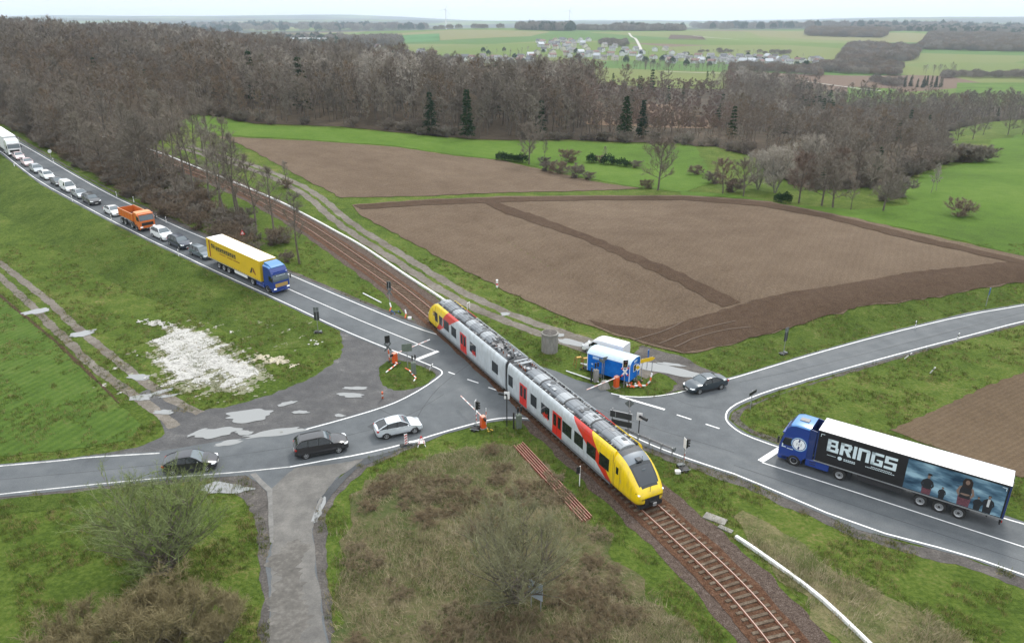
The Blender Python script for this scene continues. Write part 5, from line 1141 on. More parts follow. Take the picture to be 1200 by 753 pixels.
# ------------------------------------------------------------------ train
LH = 21.8
def livery():
    m = bpy.data.materials.new('train_livery'); m.use_nodes = True; nt = m.node_tree; N = nt.nodes; L = nt.links; b = N['Principled BSDF']
    b.inputs['Roughness'].default_value = .3; b.inputs['Coat Weight'].default_value = .5
    c = N.new('ShaderNodeTexCoord'); s = N.new('ShaderNodeSeparateXYZ'); L.new(c.outputs['Object'], s.inputs[0])
    ab = N.new('ShaderNodeMath'); ab.operation = 'ABSOLUTE'; L.new(s.outputs['X'], ab.inputs[0])
    def edge(a, k):                                            # 1 where LH-|x| < a + k*z
        t = N.new('ShaderNodeMath'); t.operation = 'MULTIPLY_ADD'; t.inputs[1].default_value = k; t.inputs[2].default_value = a-LH; L.new(s.outputs['Z'], t.inputs[0])
        u = N.new('ShaderNodeMath'); u.operation = 'ADD'; L.new(t.outputs[0], u.inputs[0]); L.new(ab.outputs[0], u.inputs[1])
        g = N.new('ShaderNodeMath'); g.operation = 'GREATER_THAN'; g.inputs[1].default_value = 0; L.new(u.outputs[0], g.inputs[0]); return g
    red = edge(4.15-.6*1.75+.15, 1.75); yel = edge(3.4-.6*1.1, 1.1)
    nz = N.new('ShaderNodeTexNoise'); nz.inputs['Scale'].default_value = 1.2; nz.inputs['Detail'].default_value = 4; L.new(c.outputs['Object'], nz.inputs['Vector'])
    gr = N.new('ShaderNodeValToRGB'); gr.color_ramp.elements[0].color = (.42, .46, .48, 1); gr.color_ramp.elements[1].color = (.52, .56, .58, 1); gr.color_ramp.elements[0].position = .3; gr.color_ramp.elements[1].position = .7; L.new(nz.outputs['Fac'], gr.inputs['Fac'])
    a = N.new('ShaderNodeMixRGB'); L.new(red.outputs[0], a.inputs['Fac']); L.new(gr.outputs['Color'], a.inputs['Color1']); a.inputs['Color2'].default_value = (.58, .025, .012, 1)
    e = N.new('ShaderNodeMixRGB'); L.new(yel.outputs[0], e.inputs['Fac']); L.new(a.outputs[0], e.inputs['Color1']); e.inputs['Color2'].default_value = (.80, .56, .005, 1)
    mpd = N.new('ShaderNodeMapping'); mpd.inputs['Scale'].default_value = (1.6, 1, .35); L.new(c.outputs['Object'], mpd.inputs['Vector']); nd = N.new('ShaderNodeTexNoise'); nd.inputs['Scale'].default_value = 2.2; nd.inputs['Detail'].default_value = 6; L.new(mpd.outputs['Vector'], nd.inputs['Vector'])
    md = N.new('ShaderNodeMapRange'); md.inputs['From Min'].default_value = .45; md.inputs['From Max'].default_value = .8; md.inputs['To Max'].default_value = .4; L.new(nd.outputs['Fac'], md.inputs['Value'])
    g = N.new('ShaderNodeMixRGB'); g.inputs['Color2'].default_value = (.16, .13, .10, 1); L.new(md.outputs['Result'], g.inputs['Fac']); L.new(e.outputs[0], g.inputs['Color1']); L.new(g.outputs[0], b.inputs['Base Color']); return m
M_liv = livery(); M_ty = mat('train_yellow', (.80, .56, .005), .3, coat=.5); M_tr = mat('train_red', (.60, .02, .012), .35, coat=.4); M_roofd = mat('roof_dark_grey', (.055, .06, .065), .6, var=.3)
M_cap = mat('cab_roof_grey', (.13, .155, .18), .4, coat=.3); M_barrel = mat('roof_fairing_silver', (.185, .20, .215), .35, .3, var=.22, vscale=1.3); M_barrel2 = mat('roof_fairing_pale', (.31, .33, .345), .4, .1, var=.15); M_skirt = mat('skirt_grey', (.12, .125, .13), .6); M_bel = mat('bellows', (.015, .015, .016), .8)
M_twind = mat('train_windscreen', (.022, .028, .034), .05, coat=.5)
M_seam = mat('panel_seam', (.05, .05, .05), .6)
ia = min(range(len(TR)), key=lambda i: math.hypot(TR[i][0]-11.35, TR[i][1]-47.6)); ib = ia
while math.hypot(TR[ib][0]-TR[ia][0], TR[ib][1]-TR[ia][1]) < 2*LH: ib += 1
pa, pb = Vector((*TR[ia], 0)), Vector((*TR[ib], 0)); td = (pa-pb).normalized(); tm = (pa+pb)/2; print('train', pa, pb)
train = empty('commuter_train', (tm.x, tm.y, .225 + float(T(tm.x, tm.y))), math.atan2(td.y, td.x), 'two-car grey train with red doors and yellow ends crossing the road', 'train')
HTOP = [(0, 1.15), (.12, 1.45), (.35, 1.75), (.7, 2.15), (1.1, 2.55), (1.6, 2.97), (2.1, 3.28), (2.7, 3.50), (3.3, 3.62)]
WID = [(0, .98), (.12, 1.12), (.35, 1.24), (.7, 1.33), (1.1, 1.38), (1.6, 1.40), (2.1, 1.41), (2.7, 1.415), (3.3, 1.415)]
def lerp_t(tab, e):
    for (a, b), (c, d) in zip(tab[:-1], tab[1:]):
        if e <= c: return b+(d-b)*(e-a)/(c-a)
    return tab[-1][1]
def carshell(sg):
    """one car: sg=+1 the front one. x from .25 to LH"""
    es = [0, .05, .12, .22, .35, .5, .7, .9, 1.1, 1.35, 1.6, 1.85, 2.1, 2.4, 2.7, 3.0, 3.3]
    b = MB(); rings = []
    for e in es:
        w, zt = lerp_t(WID, e), lerp_t(HTOP, e); z0 = .42 if e > .3 else .62-.2*(e/.3)
        h = [(w*.88, z0), (w*.985, z0+.18), (w, z0+.45), (w, z0+(zt-z0)*.55), (w*.985, z0+(zt-z0)*.72), (w*.90, z0+(zt-z0)*.87), (w*.72, z0+(zt-z0)*.955), (w*.60, z0+(zt-z0)*.975), (w*.3, zt-.008)]
        x = sg*(LH-e); rings.append([(x, 0, z0)] + [(x, y, z) for y, z in h] + [(x, 0, zt)] + [(x, -y, z) for y, z in h[::-1]])
    def mf(j, i):
        e = (es[j]+es[j+1])/2; top = i in (7, 8, 9, 10, 11, 12) if False else i in (8, 9, 10, 11)
        if top and .35 < e < 1.85: return M_twind if .5 < e < 1.6 else M_glass
        if (top or i in (7, 12)) and e >= 1.85 and e < 2.7: return M_cap
        if (top or i in (7, 12)) and e >= 2.7: return M_roofd
        if i in (7, 12) and .5 < e < 1.85: return M_glass
        if i in (0, 19): return M_skirt
        return M_liv
    b.loft(rings, M_liv, mf=mf); nose = b.build('cab_nose', train, 50)
    b = MB(); prof = [(1.25, .38), (1.40, .60), (1.415, 1.0), (1.415, 2.65), (1.40, 3.0), (1.34, 3.35), (1.22, 3.58), (1.10, 3.64), (1.05, 3.50)]
    xs = [3.3, 8, 13, 18, LH-.28]
    rr = [[(sg*(LH-e), y, z) for y, z in prof] + [(sg*(LH-e), -y, z) for y, z in prof[::-1]] for e in xs]
    b.loft(rr, M_liv, mf=lambda j, i: M_roofd if i == 8 else M_skirt if i in (0, 16, 17) else M_liv); b.build('car_body', train, 40)
    # skirt line, door seam
    q = MB()
    for s in (1, -1): q.box((sg*(LH-12.4), s*1.405, .48), (17.6, .03, .17), M_skirt); 
    q.build('side_skirt', train, 0)
    def win(e0, e1, s, z0=1.42, z1=2.58, m=M_glass, name='window', par=None):
        q = MB(); x0, x1 = sg*(LH-e0), sg*(LH-e1); q.box(((x0+x1)/2, s*1.417, (z0+z1)/2), (abs(x1-x0), .012, z1-z0), m, ch=0); return q.build(name, par or train, 0)
    W_near = [(3.85, 5.25), (5.75, 7.1), (7.65, 9.05), (9.5, 11.0), (13.25, 14.75), (15.6, 16.75), (20.35, 21.3)] if sg > 0 else [(3.0, 3.9), (4.35, 5.5), (5.75, 7.3), (8.0, 9.4), (13.1, 14.7), (18.6, 20.0)]
    D = [(11.1, 12.7), (17.5, 18.95)] if sg > 0 else [(10.5, 12.2)]
    for s in (1, -1):
        for w0, w1 in W_near: win(w0, w1, s)
        for d0, d1 in D:
            o = win(d0, d1, s, .55, 2.75, M_tr, 'door'); xm = sg*(LH-(d0+d1)/2); h = (d1-d0)/2
            for k in (1, -1):
                q = MB(); q.box((xm+k*h*.48, s*1.425, 1.98), (h*.62, .012, 1.15), M_glass); q.build('door_window', o, 0)
            q = MB(); q.box((xm, s*1.425, 1.65), (.03, .01, 2.1), M_seam); q.build('door_seam', o, 0)
        # driver's door
        q = MB(); xd = sg*(LH-2.75); q.box((xd, s*1.418, 2.2), (.32, .012, .62), M_glass); q.build('cab_window', train, 0)
        q = MB()
        for xx in (-.36, .36): q.box((xd+xx, s*1.4185, 1.75), (.02, .008, 2.1), M_seam)
        q.box((xd+.5, s*1.4185, 1.5), (.03, .03, .35), M_alu); q.box((sg*(LH-3.31), s*1.417, 1.9), (.02, .01, 2.9), M_seam); q.build('cab_door_seam', train, 0)
        # red painted squiggle logo under one window
        q = MB(); lx = sg*(LH-(13.9 if sg > 0 else 14.2)); rl = random.Random(3)
        for i in range(7): q.box((lx+.12*i-.4, s*1.4265, 1.45+.10*(i % 3)), (.14, .006, .42), M_tr, Matrix.Rotation(R(25 if i % 2 else -35), 3, 'Y'))
        q.build('red_marking', train, 0)
        # headlamp
        q = MB(); x = sg*(LH-.30); q.loft([[(sg*(LH-.14), s*1.0, 1.36), (sg*(LH-.10), s*1.0, 1.24)], [(sg*(LH-.46), s*1.27, 1.48), (sg*(LH-.44), s*1.27, 1.39)]], M_trim, closed=False, caps=False)
        q.box((sg*(LH-.22), s*1.12, 1.34), (.14, .14, .09), M_hl); q.build('headlight', train, 0)
    # coupler recess
    q = MB(); q.box((sg*(LH-.02), 0, .72), (.14, 1.35, .62), M_bel); q.box((sg*(LH+.10), 0, .62), (.25, .5, .22), M_trim); q.tube((sg*(LH+.05), 0, .62), (sg*(LH+.38), 0, .62), .10, M_rimd); q.box((sg*(LH+.36), 0, .62), (.1, .34, .28), M_grey, ch=.03); q.box((sg*(LH-.3), 0, .28), (.5, 2.1, .3), M_bel); q.build('coupler', train, 0)
    q = MB(); q.box((sg*(LH-1.95), 0, 3.28), (.5, .5, .14), M_roofd, ch=.03); q.tube((sg*(LH-1.9), .3, 3.25), (sg*(LH-1.9), .3, 3.6), .02, M_alu); q.box((sg*(LH-1.25), 0, 2.72), (.02, .3, .18), M_cap); q.tube((sg*(LH-.35), .05, 1.78), (sg*(LH-.05), -.2, 1.55), .018, M_trim); q.build('horn_and_antenna', train, 0)
    # roof fairing in barrel segments
    seg0, seg1 = (3.35, 18.9) if sg > 0 else (3.0, 16.8); n = 11; w = (seg1-seg0)/n; R_ = MB(); rf = random.Random(8+sg)
    for i in range(n):
        a0, a1 = seg0+w*i+.02, seg0+w*(i+1)-.02; mm = M_barrel if (i*7) % 3 else M_barrel2
        e0 = (.10 if i == 0 else 0); hh = .42
        rings = []
        for e, k in ((a0, 1-.35*(i == 0)), (a0+.3, 1), ((a0+a1)/2, 1), (a1, 1-.3*(i == n-1))):
            rings.append([(sg*(LH-e),   .76*math.cos(math.pi*t/10), 3.52+hh*k*math.sin(math.pi*t/10)**.75) for t in range(11)])
        R_.loft(rings, mm)
        if i % 3 == 2:
            R_.loft([[(sg*(LH-e),   .785*math.cos(math.pi*t/10), 3.52+.455*math.sin(math.pi*t/10)**.75) for t in range(11)] for e in (a1-.08, a1+.10)], M_seam)
        for yy in (.5, -.5, .2, -.2):
            z = 3.52+hh*math.sqrt(max(0, 1-(yy/.76)**2))**.75 + .004
            if rf.random() < .8: R_.box((sg*(LH-(a0+a1)/2), yy, z), (w-.06, .018, .012), M_seam)
        if rf.random() < .55: R_.box((sg*(LH-(a0+w*rf.uniform(.3, .7))), rf.choice([-.4, .3, .1]), 3.94), (.5, .32, .05), rf.choice([M_roofd, M_grey, M_barrel2]), ch=.01)
        if i in (4, 8): R_.tube((sg*(LH-(a0+.6)), .15, 3.9), (sg*(LH-(a0+.6)), .15, 3.97), .26, M_roofd, k=18)
    R_.build('roof_fairing', train, 45)
    # dark trough with cables and brackets either side
    q = MB()
    for s in (1, -1):
        for i in range(44):
            e = 3.6 + (seg1-3.6)*i/44; q.box((sg*(LH-e), s*.93, 3.57), (rf.uniform(.12, .34), .18, rf.uniform(.08, .24)), rf.choice([M_bel, M_roofd, M_grey, M_trim]))
        q.tube((sg*(LH-3.5), s*.98, 3.57), (sg*(LH-seg1), s*.98, 3.57), .03, M_bel, k=6)
    q.build('roof_equipment', train, 0)
    q = MB(); g0, g1 = seg1+.1, LH-.35; q.box((sg*(LH-(g0+g1)/2), 0, 3.53), (g1-g0, 1.95, .04), M_roofd)
    for i in range(34 if sg < 0 else 16):
        e = rf.uniform(g0+.2, g1-.2); y = rf.uniform(-.75, .75); dx = rf.uniform(.12, .5); q.box((sg*(LH-e), y, 3.63+rf.uniform(0, .1)), (dx, rf.uniform(.08, .3), rf.uniform(.1, .3)), rf.choice([M_grey, M_roofd, M_alu, M_trim, M_barrel2]))
    for i in range(5):
        e = g0+.3+i*(g1-g0-.5)/5
        for y in (-.6, .6): q.tube((sg*(LH-e), y, 3.5), (sg*(LH-e), y, 3.86), .05, M_brownred); q.disc((sg*(LH-e), y, 3.87), (0, 0, 1), .08, M_grey)
    if sg > 0: q.box((sg*(LH-g1+.35), -.1, 3.9), (.22, 1.5, .05), M_barrel2); q.box((sg*(LH-g1+1.0), .1, 3.85), (.3, 1.3, .08), M_barrel2)
    q.build('roof_switchgear', train, 0)
    for e in ((3.2 + 1.6,) + (() if sg < 0 else ())):
        q = MB()
        for dx in (-1.1, 1.1):
            for s in (1, -1): q.tube((sg*(LH-e)+dx, s*.70, .42), (sg*(LH-e)+dx, s*.82, .42), .42, M_rimd, k=20)
            q.tube((sg*(LH-e)+dx, -.8, .42), (sg*(LH-e)+dx, .8, .42), .08, M_bel)
        for s in (1, -1): q.box((sg*(LH-e), s*.95, .45), (3.0, .16, .26), M_bel)
        q.build('bogie', train, 35)
carshell(1); carshell(-1)
q = MB(); pr = [(1.25, .42), (1.30, 3.3), (1.12, 3.56), (-1.12, 3.56), (-1.30, 3.3), (-1.25, .42)]
q.loft([[(x, y*k, z) for y, z in pr] for x, k in ((-.3, 1), (-.2, .94), (-.1, 1), (0, .94), (.1, 1), (.2, .94), (.3, 1))], M_bel); q.build('bellows', train, 0)
q = MB()
for dx in (-1.2, 1.2):
    for s in (1, -1): q.tube((dx, s*.70, .42), (dx, s*.82, .42), .42, M_rimd, k=20)
q.box((0, .95, .45), (3.3, .16, .26), M_bel); q.box((0, -.95, .45), (3.3, .16, .26), M_bel); q.build('bogie', train, 35)
# folded pantograph on the rear car
q = MB(); px_ = -(LH-17.4+.3)
for s in (1, -1):
    q.path([(px_+1.0, s*.45, 3.75), (px_-.7, s*.32, 3.95), (px_+.9, s*.3, 4.08)], .03, M_trim)
for dx in (.75, 1.05): q.box((px_+dx, 0, 4.12), (.06, 1.5, .05), M_trim)
q.box((px_+.6, 0, 3.68), (1.6, 1.1, .08), M_grey); q.build('pantograph', train, 0)
# ------------------------------------------------------------------ crossing equipment, signs, posts
M_or = mat('barrier_orange_red', (.62, .09, .015), .45, coat=.3); M_wht = mat('sign_white', (.72, .72, .72), .5); M_rd = mat('sign_red', (.52, .02, .02), .5); M_gal = mat('galvanised_steel', (.30, .31, .32), .5, .4); M_blk = mat('signal_black', (.012, .012, .012), .6)
M_cab = mat('cabinet_green_grey', (.13, .155, .125), .6, var=.2); M_sgrey = mat('sign_back_grey', (.10, .115, .115), .6); M_yl = mat('sign_yellow', (.65, .42, .01), .5); M_bl = mat('sign_blue', (.01, .09, .34), .5); M_lamp_r = mat('lamp_lens_red', (.35, .02, .02), .2)
M_conc = noisy('weathered_concrete', [(0, (.12, .115, .105)), (.5, (.22, .21, .19)), (1, (.33, .315, .29))], [(.6, 1, 5), (4, .8, 5)], rough=.9, bump=.4, bscale=6, bdist=.04, stretch=(1, 1, .35))
M_stripe = MATS['sign_white']
def castz(u, v, z):
    """photo pixel -> point at height z above the flat junction"""
    x = (u-600)/F; y = (v-376.5)/F; d = Vector((x, math.cos(PITCH)-y*math.sin(PITCH), -(math.sin(PITCH)+y*math.cos(PITCH)))); t = (CAMH-z)/-d.z; return Vector((d.x*t, d.y*t, z))
def bar_striped(B, p0, p1, r, n, m0, m1, k=8):
    p0, p1 = Vector(p0), Vector(p1)
    for i in range(n): B.tube(p0.lerp(p1, i/n), p0.lerp(p1, (i+1)/n), r, m0 if i % 2 == 0 else m1, k=k)
def local(o, p): return o.matrix_basis.inverted() @ Vector(p)
def barrier(u, v, tu, tv, label, z=1.0, tz=1.15):
    b = at3(u, v); o = empty('level_crossing_barrier', b, 0, label, 'barrier', None); tip = castz(tu, tv, tz); d = Vector((tip.x-b.x, tip.y-b.y, 0)).normalized(); a = math.atan2(d.y, d.x); o.rotation_euler.z = a
    L = math.hypot(tip.x-b.x, tip.y-b.y)
    q = MB(); q.box((0, 0, .62), (.52, .46, 1.16), M_or, ch=.05); q.box((0, 0, .03), (.7, .7, .08), M_conc); q.build('drive_housing', o)
    q = MB(); q.box((-.02, 0, 1.24), (.46, .42, .1), mat('cap_pale_red', (.62, .30, .22), .6), ch=.03); q.build('cap', o)
    q = MB(); bar_striped(q, (.1, .0, 1.12), (L, 0, tz), .055, max(6, int(L/.45)), M_wht, mat('boom_reflector', (.62, .42, .38), .5)); q.box((-.35, 0, 1.08), (.5, .12, .24), M_blk); q.build('boom', o); return o
barrier(463, 425.5, 503.7, 399.4, 'orange-red level crossing barrier with lowered white boom on the small grass island')
barrier(566, 501, 540, 463.8, 'orange-red crossing barrier with boom lowered over the lower left road'); barrier(722, 453.5, 687.5, 456.5, 'orange-red crossing barrier on the grass corner in front of the blue trailer', tz=.9)
def pole(o, h, r=.04, m=None, x=0, y=0, name='pole'): q = MB(); q.tube((x, y, 0), (x, y, h), r, m or M_gal, k=8); return q.build(name, o)
def ballast_foot(o, s=1.0, name='foot'):
    q = MB(); q.box((0, 0, .08), (1.5*s, .22*s, .16), M_blk, ch=.03); q.box((0, .28*s, .08), (1.3*s, .2*s, .16), M_blk, ch=.03); q.box((.1*s, -.28*s, .08), (1.3*s, .2*s, .14), M_trim, ch=.03)
    q.box((-.35*s, 0, .22), (.5*s, .8*s, .1), M_blk, ch=.02); q.box((.4*s, 0, .22), (.4*s, .7*s, .1), M_sgrey, ch=.02); q.tube((-.6*s, -.5*s, .2), (-.6*s, .5*s, .2), .03, M_gal); return q.build(name, o)
def cross_sign(o, z, m, s=1.0, y=-.05):
    q = MB()
    for a in (38, -38): q.box((0, y, z), (1.2*s, .03, .17), m, Matrix.Rotation(R(90-a), 3, 'Y'))
    return q.build('saltire_board', o, 0)
def crossing_signal(u, v, rz, label, m_cross, lights=False):
    o = empty('crossing_signal', at3(u, v), rz, label, 'crossing signal'); pole(o, 3.1)
    q = MB(); q.box((0, -.02, 2.75), (.55, .06, .85), M_blk); 
    for x in (-.27, .27): q.box((x, -.04, 2.75), (.05, .08, .9), M_wht if lights else M_sgrey)
    for z in (2.31, 3.19): q.box((0, -.04, z), (.58, .08, .05), M_wht if lights else M_sgrey)
    if lights:
        q.disc((0, -.06, 2.93), (0, -1, 0), .12, M_lamp_r); q.disc((0, -.06, 2.6), (0, -1, 0), .12, mat('lamp_lens_amber', (.12, .08, .01), .3))
        q.tube((0, -.05, 2.95), (0, -.3, 2.93), .15, M_blk, k=12, cap=False)
    q.build('light_panel', o, 0); cross_sign(o, 1.85, m_cross)
    if lights:
        q = MB()
        for a in (38, -38):
            for e in (-.5, .5): q.box((e*math.sin(R(a))*1.0, -.07, 1.85+e*math.cos(R(a))*1.0*1), (.2, .012, .18), M_rd, Matrix.Rotation(R(90-a), 3, 'Y'))
        q.build('red_ends', o, 0)
    return o
crossing_signal(455.5, 424, R(20), 'saltire sign and signal panel seen from behind on the small grass island', M_sgrey)
crossing_signal(731, 454, R(12), 'white saltire with red ends under a signal panel facing the camera, before the blue trailer', M_wht, True)
crossing_signal(457, 357, R(160), 'dark saltire sign with grey panel beside the track, left of the train tail', M_sgrey)
def sign(name, u, v, h, shape, w, hh, m, label, rz=0, posts=1, cat='sign', m2=None, foot=False, tilt=0):
    o = empty(name, at3(u, v), rz, label, cat); zc = h-hh/2
    if posts == 1: pole(o, h)
    else:
        for x in (-w*.35, w*.35): pole(o, h, .035, x=x)
    q = MB()
    if shape == 'rect': q.box((0, -.06, zc), (w, .03, hh), m, Matrix.Rotation(tilt, 3, 'Y'))
    elif shape == 'diamond': q.box((0, -.06, zc), (w*.72, .03, w*.72), m, Matrix.Rotation(R(45), 3, 'Y')); 
    elif shape == 'round': q.tube((0, -.08, zc), (0, -.05, zc), w/2, m, k=24)
    elif shape == 'tri': q.loft([[(-w/2, y, h-hh), (w/2, y, h-hh), (0, y, h)] for y in (-.08, -.05)], m)
    elif shape == 'arrow': q.loft([[(-w/2, y, zc-hh/2), (w*.32, y, zc-hh/2), (w/2, y, zc), (w*.32, y, zc+hh/2), (-w/2, y, zc+hh/2)] for y in (-.08, -.05)], m)
    q.build('sign_face', o, 0)
    if m2:
        q = MB()
        if shape == 'diamond': q.box((0, -.085, zc), (w*.40, .012, w*.40), m2, Matrix.Rotation(R(45), 3, 'Y'))
        elif shape == 'tri': q.loft([[(-w*.28, y, h-hh*.86), (w*.28, y, h-hh*.86), (0, y, h-hh*.28)] for y in (-.095, -.085)], m2)
        elif shape == 'round': q.tube((0, -.095, zc), (0, -.085, zc), w*.36, m2, k=24)
        else: q.box((0, -.085, zc), (w*.86, .012, hh*.7), m2, Matrix.Rotation(tilt, 3, 'Y'))
        q.build('symbol', o, 0)
    if foot: ballast_foot(o, .6)
    return o
sign('direction_sign', 478, 431, 2.9, 'rect', 1.1, .9, M_cab, 'green-grey back of a square sign on a pole on the small grass island', R(15))
sign('priority_sign', 746, 447, 2.1, 'diamond', .85, .8, M_wht, 'yellow diamond priority sign with white border in front of the blue trailer', R(5), m2=M_yl)
sign('direction_sign', 757, 446, 2.7, 'arrow', 1.9, .42, M_yl, 'yellow arrow-shaped direction sign right of the blue trailer', R(28), posts=2, m2=None)
sign('notice_sign', 758, 431, 2.2, 'rect', .35, 1.1, M_bl, 'narrow blue sign behind the yellow arrow sign', R(60))
sign('direction_sign', 712, 444, 2.7, 'arrow', 1.5, .38, M_sgrey, 'grey back of an arrow sign standing before the long side of the blue trailer', R(25), posts=2)
sign('direction_sign', 705, 446, 2.5, 'arrow', .9, .36, M_sgrey, 'smaller grey arrow sign back left of the other arrow sign by the blue trailer', R(-60))
sign('priority_sign', 735, 514, 4.0, 'diamond', .85, .8, M_sgrey, 'back of a diamond sign rising above the double panel sign by the train', R(175))
o = empty('panel_sign', at3(726, 513), R(-25), 'dark back of a large two-panel direction sign between train and road', 'sign')
q = MB(); q.box((0, 0, 2.35), (2.0, .05, .6), mat('sign_back_dark', (.03, .035, .035), .6)); q.build('upper_panel', o, 0); q = MB(); q.box((.1, 0, 1.55), (1.9, .05, .55), mat('sign_back_dark', (.03, .035, .035), .6)); q.build('lower_panel', o, 0)
q = MB()
for x in (-1.02, -.5, 1.02): q.box((x, 0, 2.35), (.05, .07, .66), M_gal)
q.box((0, 0, 2.68), (2.1, .07, .04), M_gal); q.build('panel_frame', o, 0)
for x in (-.8, .8): pole(o, 2.9, .05, x=x, y=.06)
for u, v, rz, lb in ((748, 511, R(-20), 'black hooded signal lamp on a white board right of the panel sign'), (594, 499, R(175), 'black hooded signal lamp on a tall pole by the road edge beside the train')):
    o = empty('signal_lamp', at3(u, v), rz, lb, 'signal'); h = 3.3 if u < 600 else 2.2; pole(o, h, .05, M_trim)
    q = MB(); q.box((0, -.08, h-.1), (.5, .03, .75), M_wht, ch=0); q.build('backing_board', o, 0); q = MB(); q.tube((0, -.1, h-.05), (.75, -.45, h-.12), .13, M_blk, r1=.15, k=14); q.build('hooded_lamp', o)
def portable_light(u, v, rz, label, h=2.9):
    o = empty('portable_traffic_light', at3(u, v), rz, label, 'traffic light'); ballast_foot(o, .9); pole(o, h, .035)
    q = MB(); q.box((0, -.14, h-.4), (.26, .2, .82), M_blk, ch=.03); q.build('lamp_head', o)
    for i, z in enumerate((h-.14, h-.4, h-.66)): q = MB(); q.tube((0, -.24, z), (0, -.42, z-.03), .095, M_blk, k=12, cap=False); q.disc((0, -.245, z), (0, -1, 0), .085, M_lamp_r if i == 0 else M_sgrey); q.build('lamp', o)
    q = MB(); q.box((.0, .02, h-.4), (.42, .03, .95), M_wht); q.build('backing_board', o, 0)
    q = MB()
    for i in range(5): q.box((.02, -.04, .8+i*.2), (.16, .03, .2), M_rd if i % 2 else M_wht, Matrix.Rotation(R(0), 3, 'Y'))
    q.build('striped_board', o, 0); return o
portable_light(558, 502, R(75), 'portable traffic light behind the orange-red barrier at the lower left road')
portable_light(800, 549, R(105), 'portable traffic light with red-white board on the verge right of the train nose')
def double_sign(u, v, rz, label):
    o = empty('temporary_sign', at3(u, v), rz, label, 'sign'); ballast_foot(o, .7); pole(o, 3.3, .03)
    q = MB(); q.box((0, 0, 3.05), (.62, .03, .5), M_sgrey, ch=0); q.build('upper_panel', o, 0); q = MB(); q.box((0, 0, 2.2), (.62, .03, 1.1), mat('sign_back_dark', (.03, .035, .035), .6)); q.build('lower_panel', o, 0); return o
double_sign(373, 390, R(5), 'temporary two-part sign on a black foot beside the left road'); double_sign(918, 415, R(35), 'temporary two-part sign on a black foot on the green bank of the right road')
sign('warning_sign', 286, 288, 2.6, 'tri', .9, .8, M_rd, 'red-bordered triangular warning sign in the bushes behind the yellow truck', R(30), m2=mat('sign_pinkish_white', (.6, .5, .48), .5))
sign('round_sign', 61, 190, 2.7, 'round', .75, .75, M_wht, 'round white sign on a post by the main road at far left', R(35))
sign('notice_sign', 1155, 359, 2.6, 'rect', .55, .9, M_bl, 'small blue-grey sign on a post on the bank of the right road', R(50))
sign('chevron_sign', 879, 480, 2.1, 'rect', 1.1, .38, M_sgrey, 'narrow grey board tilted on a post at the inner corner of the right junction', R(35), tilt=R(-8), m2=M_trim)
sign('information_board', 628, 714, 2.3, 'rect', 1.05, 1.3, mat('board_pale', (.30, .34, .38), .5), 'pale information board on two posts at the foot of the bare middle shrub', R(-35), posts=2)
o = empty('track_sign', at3(679, 569), R(10), 'black and white lineside sign on a white post beside the track', 'sign'); pole(o, 1.9, .045, M_wht); q = MB(); q.box((-.16, -.05, 1.55), (.3, .03, .62), M_blk); q.build('sign_face', o, 0)
# cabinets and posts
for u, v, lb in ((485, 438, 'green-grey switch cabinet on the small grass island'), (608, 501, 'green-grey switch cabinet beside the train and the lower left road'), (698, 447, 'grey switch cabinet with dark boxes on the grass in front of the blue trailer')):
    o = empty('switch_cabinet', at3(u, v), R(15), lb, 'cabinet'); q = MB(); q.box((0, 0, .72), (.5, .45, 1.4), M_cab if u < 690 else M_conc, ch=.03); q.build('cabinet_body', o)
    for x, y in ((-.12, 0), (.2, .1)): q = MB(); q.tube((x, y, 1.4), (x+.03, y, 1.95), .03, M_trim); q.box((x+.03, y, 1.95), (.16, .18, .5), M_blk, ch=.03); q.build('lamp', o)
    if u > 600: q = MB(); q.tube((-.5, 0, 0), (-.5, 0, 1.7), .08, M_trim); q.build('post', o)
def delineator(u, v, label, lean=0, s=1):
    o = empty('delineator_post', at3(u, v), _rng.uniform(0, 1), label, 'marker post', 'white delineator posts along the roads'); o.rotation_euler.x = lean; o.scale = (s, s, s)
    q = bpy.data.meshes.get('post_body')
    if not q:
        b = MB(); b.loft([[(.06, -.05, z), (.06, .05, z), (-.06, .04, z), (-.06, -.04, z)] for z in (0, .62)], M_wht); b.loft([[(.06, -.05, z), (.06, .05, z), (-.06, .04, z), (-.06, -.04, z)] for z in (.84, 1.05)], M_wht); b.mesh('post_body', 0)
        b = MB(); b.loft([[(.06, -.05, z), (.06, .05, z), (-.06, .04, z), (-.06, -.04, z)] for z in (.62, .84)], M_blk); b.box((0, -.052, .73), (.05, .008, .16), M_wht); b.mesh('black_band', 0)
    link('post_body', bpy.data.meshes['post_body'], o); link('black_band', bpy.data.meshes['black_band'], o); return o
for u, v, l in [(22.5, 166, 0), (63, 191, 0), (137, 231, 0), (157, 237, 0), (17, 195, 0), (85, 236, 0), (209.5, 300, 0), (131, 259, 0), (195, 261, 0), (1072, 385, 0), (1121, 399, .15), (503, 434, .5), (184, 254, 0), (1060, 420, .6), (1090, 437, .5)]:
    delineator(u, v, 'white roadside marker post with a black band' if l < .4 else 'bent marker post leaning over at the roadside', l)
